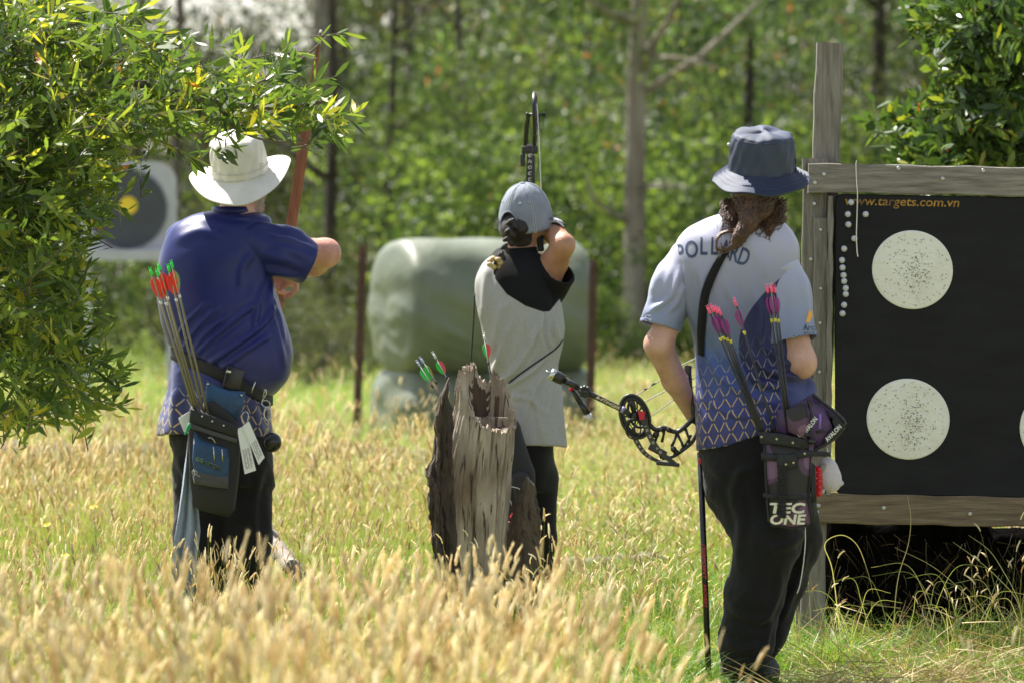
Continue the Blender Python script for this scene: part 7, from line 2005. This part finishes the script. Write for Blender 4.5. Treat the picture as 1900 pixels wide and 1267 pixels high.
# purple and black field quiver with belt pack on the right hip
QD = D3 - .20
u3 = lambda x_, y_, dy=0.0: W(x_, y_, QD + dy)
def camo_mat(name):
    m = bpy.data.materials.new(name); t, b = nt(m); N, L = t.nodes, t.links
    tc = N.new("ShaderNodeTexCoord"); n1 = N.new("ShaderNodeTexNoise"); n1.inputs["Scale"].default_value = 11; n1.inputs["Detail"].default_value = 0
    L.new(tc.outputs["Object"], n1.inputs["Vector"]); cr = N.new("ShaderNodeValToRGB"); cr.color_ramp.interpolation = 'CONSTANT'; e = cr.color_ramp.elements
    e[0].position = 0; e[0].color = (0.018, 0.014, 0.014, 1); e[1].position = .46; e[1].color = (0.085, 0.040, 0.085, 1); x_ = e.new(.58); x_.color = (0.17, 0.09, 0.16, 1)
    L.new(n1.outputs[0], cr.inputs[0]); L.new(cr.outputs[0], b.inputs["Base Color"]); b.inputs["Roughness"].default_value = .6
    n2 = N.new("ShaderNodeTexNoise"); n2.inputs["Scale"].default_value = 300; L.new(tc.outputs["Object"], n2.inputs["Vector"]); bp = N.new("ShaderNodeBump"); bp.inputs["Strength"].default_value = .3; bp.inputs["Distance"].default_value = .003
    L.new(n2.outputs[0], bp.inputs["Height"]); L.new(bp.outputs[0], b.inputs["Normal"]); return m
M['camo'] = camo_mat("purple_camo"); M['purple'] = mat("purple_nylon", (0.10, 0.045, 0.16), .5, col2=(0.03, 0.015, 0.05), vs=14, bump=.4, bs=40)
q3 = thing("quiver", u3(1460, 975), "purple camouflage and black quiver with white block letters on the right hip", "quiver")
qb = slab([u3(x_, y_) for x_, y_ in ((1415, 812), (1455, 820), (1510, 815), (1506, 880), (1500, 940), (1502, 970), (1480, 980), (1440, 976), (1424, 966), (1420, 900))], .05, M['camo'], "body", q3, dome=.010)
slab([u3(x_, y_, -.045) for x_, y_ in ((1408, 800), (1445, 803), (1502, 815), (1500, 834), (1445, 825), (1410, 822))], .014, M['black_nylon'], "mouth_band", q3)
slab([u3(x_, y_, -.045) for x_, y_ in ((1412, 838), (1455, 842), (1500, 834), (1540, 838), (1542, 846), (1500, 846), (1455, 856), (1412, 852))], .02, M['black_nylon'], "lower_band", q3)
slab([u3(x_, y_, -.06) for x_, y_ in ((1440, 842), (1478, 842), (1480, 866), (1462, 870), (1442, 868))], .012, M['black_nylon'], "belt_loop", q3)
slab([u3(x_, y_, -.055) for x_, y_ in ((1416, 914), (1455, 918), (1498, 918), (1498, 926), (1455, 927), (1416, 922))], .010, M['black'], "lower_trim", q3)
mb = MB()
for k in range(22): mb.tube([u3(1442 + (k % 2) * 1.5, 868 + k * 4.3, -.076), u3(1456, 866 + k * 4.3 + 3, -.08), u3(1459 - (k % 2) * 1.5, 868 + k * 4.3, -.076)], .0036, 5)
mb.build("braided_strap", M['black'], q3, True)
for px, py in ((1413, 810), (1441, 814), (1471, 821), (1493, 841), (1458, 861), (1472, 858)): MB().sphere(u3(px, py, -.075), (.0042, .003, .0042)).build("snap", mat("brass", (.5, .45, .25), .3, metal=1) if 'brass' not in bpy.data.materials else bpy.data.materials['brass'], q3, True)
M['cream_ink'] = mat("cream_print", (0.72, 0.68, 0.55), .6)
put_text("TEC", u3(1461, 942, -.0725), (1, 0, .0), (0.05, 0, 1), 20 * QD / FPX, M['cream_ink'], qb, width=66 * QD / FPX, bold=.035, shear=.1)
put_text("ONE", u3(1462, 963, -.0725), (1, 0, .0), (0.05, 0, 1), 19 * QD / FPX, M['cream_ink'], qb, width=66 * QD / FPX, bold=.035, shear=.1)
MB().tube([u3(x_, y_, -.05) for x_, y_ in ((1504, 835), (1503, 880), (1500, 930), (1506, 968))], .006, 6, flat=.5).build("side_trim", M['black_nylon'], q3, True)
MB().tube([u3(x_, y_, -.05) for x_, y_ in ((1418, 820), (1421, 880), (1425, 950), (1432, 974), (1470, 980), (1500, 974))], .004, 6).build("piping", M['black'], q3, True)
# hip pack
slab([u3(x_, y_, .02) for x_, y_ in ((1440, 760), (1470, 752), (1500, 735), (1510, 728), (1535, 750), (1568, 782), (1560, 800), (1530, 826), (1500, 836), (1470, 812), (1440, 800))], .045, M['purple'], "hip_pack", q3, dome=.012)
slab([u3(x_, y_, -.03) for x_, y_ in ((1458, 760), (1490, 745), (1500, 775), (1496, 815), (1462, 800))], .03, M['camo'], "pocket", q3, dome=.008)
for pts, nm in (([(1508, 730), (1530, 748), (1552, 766), (1568, 783), (1564, 790)], "piping"), ([(1566, 792), (1556, 806), (1535, 822), (1505, 836), (1470, 845)], "piping"), ([(1500, 740), (1506, 775), (1500, 812)], "piping")):
    MB().tube([u3(x_, y_, -.035) for x_, y_ in catmull(pts, 5)], .0052, 6).build(nm, M['black_gloss'], q3, True)
slab([u3(x_, y_, -.02) for x_, y_ in ((1534, 760), (1552, 772), (1566, 784), (1562, 800), (1538, 818), (1526, 826), (1530, 812), (1548, 796))], .02, M['black_nylon'], "side_panel", q3)
for txt_, cx_, cy_, dx_, dy_, w_ in (("AVALON", 1546, 803, .70, .72, 38), ("AVALON", 1503, 789, .62, .78, 36)):
    put_text(txt_, u3(cx_, cy_, -.062), (dx_, 0, dy_), (-dy_, 0, dx_), 8.5 * QD / FPX, M['wrap_silver'], q3, width=w_ * QD / FPX, bold=.02)
MB().tube([u3(1522, 767, -.055), u3(1521, 795, -.055)], .004, 8).build("zip_pull", mat("violet", (.22, .12, .5), .4), q3, True)
MB().tube([u3(1514, 801, -.055), u3(1530, 799, -.055)], .0042, 8).build("zip_toggle", M['black'], q3, True)
for c_, r_ in (((1497, 806), .009), ((1506, 818), .010), ((1488, 800), .006)): MB().sphere(u3(*c_, -.06), (r_ * 1.3, r_, r_)).build("buckle", M['black_gloss'], q3, True)
MB().tube([u3(1484, 806, -.06) + Vector((.006 * math.cos(a), 0, .006 * math.sin(a))) for a in np.linspace(1, 5.5, 10)], .0012, 5).build("hook", M['steel'], q3, True)
slab([u3(x_, y_, -.03) for x_, y_ in ((1500, 850), (1512, 862), (1515, 930), (1506, 932))], .02, M['black_nylon'], "rear_strap", q3)
# red toy and plush
M['red_plastic'] = mat("red_plastic", (0.65, 0.02, 0.04), .4)
tg = thing("red_tag", u3(1514, 890), "small red ridged tag with a white label hanging beside the purple quiver", "tag")
mb = MB(); mb.loft([[u3(1500, 865, -.02), u3(1518, 863, -.02), u3(1524, 875, -.02), u3(1525, 915, -.02), u3(1521, 921, -.02), u3(1504, 921, -.02)], [u3(1500, 865, .0), u3(1518, 863, .0), u3(1524, 875, .0), u3(1525, 915, .0), u3(1521, 921, .0), u3(1504, 921, .0)]])
for k in range(5): mb.sphere(u3(1520, 870 + k * 11, -.02), (.010, .006, .008), 10, 6)
mb.build("body", M['red_plastic'], tg, True)
MB().prism([u3(1499, 866, -.023), u3(1513, 868, -.023), u3(1513, 921, -.023), u3(1504, 921, -.023)], Vector((0, .001, 0))).build("label", M['paper'], tg)
M['plush'] = mat("pale_plush", (0.58, 0.53, 0.60), .95, col2=(0.50, 0.45, 0.52), vs=30, bump=.6, bs=220, sheen=.6)
pl_ = thing("plush_toy", u3(1540, 900), "pale lilac plush animal toy dangling behind the purple quiver", "plush toy")
sd = SDF(u3(1505, 925, -.10), u3(1575, 840, .12), .004)
Rp = np.array(rotm(0, -14, 0)); sd.ell(u3(1540, 884, .01), (.036, .034, .050), Rp, k=.01); sd.ell(u3(1534, 862, .01), (.024, .026, .022), k=.02)
for x_, y_ in ((1540, 853), (1561, 896), (1526, 911)): sd.ell(u3(x_, y_, .0), (.0085, .008, .0085), k=.004)
P, F = sd.mesh(1); P = creases(P, F, [([(1526, 878), (1540, 880), (1556, 879)], 1.5, -.0015)], None, ((.001, 20, 1),)); obj("body", P, F, M['plush'], pl_, True)
MB().sphere(u3(1527, 866, -.018), (.010, .008, .014), rot=rotm(0, 30, 0)).build("ear", mat("grey_plush", (.25, .22, .24), .95, bump=.5, bs=200), pl_, True)
MB().tube([u3(1536, 854, .0), u3(1537, 842, .0), u3(1534, 830, .0)], .0022, 6).build("loop", M['cord_white'], pl_, True)
# arrows
M['nock_pink'] = mat("nock_pink", (0.85, 0.10, 0.22), .35, var=.05); M['vane_purple'] = mat("vane_purple", (0.20, 0.02, 0.18), .45, col2=(.28, .03, .22)); M['wrap_yellow'] = mat("wrap_yellow", (0.55, 0.50, 0.05), .5)
mkp = arrow_proto(M['nock_pink'], M['vane_purple'], M['vane_purple'], M['carbon'], M['wrap_yellow'], fl=.058, fh=.011, r=.0036)
pa = [((1313, 571), (1410, 806), "leftmost pink-nocked arrow of the left cluster of four"), ((1320, 568), (1413, 806), "second pink-nocked arrow of the left cluster of four"), ((1327, 571), (1417, 808), "third pink-nocked arrow of the left cluster of four"), ((1334, 574), (1420, 808), "rightmost and lowest pink-nocked arrow of the left cluster of four"),
      ((1363, 557), (1440, 810), "pink-nocked arrow standing alone between the two clusters"), ((1423, 532), (1463, 814), "left arrow of the three with pink nocks before the pale sleeve"), ((1431, 531), (1466, 814), "middle arrow of the three with pink nocks before the pale sleeve"), ((1437, 532), (1470, 814), "right arrow of the three with pink nocks before the pale sleeve")]
for k, (a, b2, lb) in enumerate(pa):
    na, nb = u3(*a, -.035 + .006 * (k % 3)), u3(*b2, -.03); mkp(na, nb - na, lb, "purple-fletched arrows in the right archer's quiver", k * .8, .66)
# ---------------------------------------------------------------- yellow flowers in the grass
M['petal'] = mat("petal_yellow", (0.85, 0.62, 0.01), 0.6)
M['stem_green'] = mat("stem_green", (0.10, 0.17, 0.03), 0.6)
fl_ = [(88, 973, 22.5, "yellow flower in the golden grass below the wattle's lowest leaves"), (174, 940, 23.0, "yellow flower standing highest in the grass left of the blue towel"), (121, 1030, 21.5, "lowest of the yellow flowers in the golden grass at the left"),
       (1672, 1236, 18.95, "smaller yellow flower in the green grass below the straw heap"), (1677, 1253, 18.75, "larger yellow flower in the green grass below the straw heap")]
for k, (px, py, d, lb) in enumerate(fl_):
    c = W(px, py, d); t = thing("flower", (c.x, c.y, 0), lb, "flower", "yellow flowers in the meadow")
    MB().tube([(c.x + .02, c.y, 0), (c.x + .012, c.y, c.z * .5), (c.x, c.y, c.z)], .0018, 5).build("stem", M['stem_green'], t, True)
    mb = MB(); R = rotm(18, 8 * (k - 2), 0)
    for ring_, (n, r_, h) in enumerate(((16, .017, .002), (12, .011, .005), (7, .005, .008))):
        for j in range(n):
            a = 6.283 * j / n + ring_ * .3; w = r_ * .22; o = Vector((math.cos(a), math.sin(a), 0)); s = Vector((-o.y, o.x, 0))
            q = [o * .002 - s * w * .4, o * .002 + s * w * .4, o * r_ * .7 + s * w + Vector((0, 0, h)), o * r_ + Vector((0, 0, h * .6)), o * r_ * .7 - s * w + Vector((0, 0, h))]
            mb.add([c + R @ v for v in q], [(0, 1, 2, 3, 4)])
    mb.build("blossom", M['petal'], t)
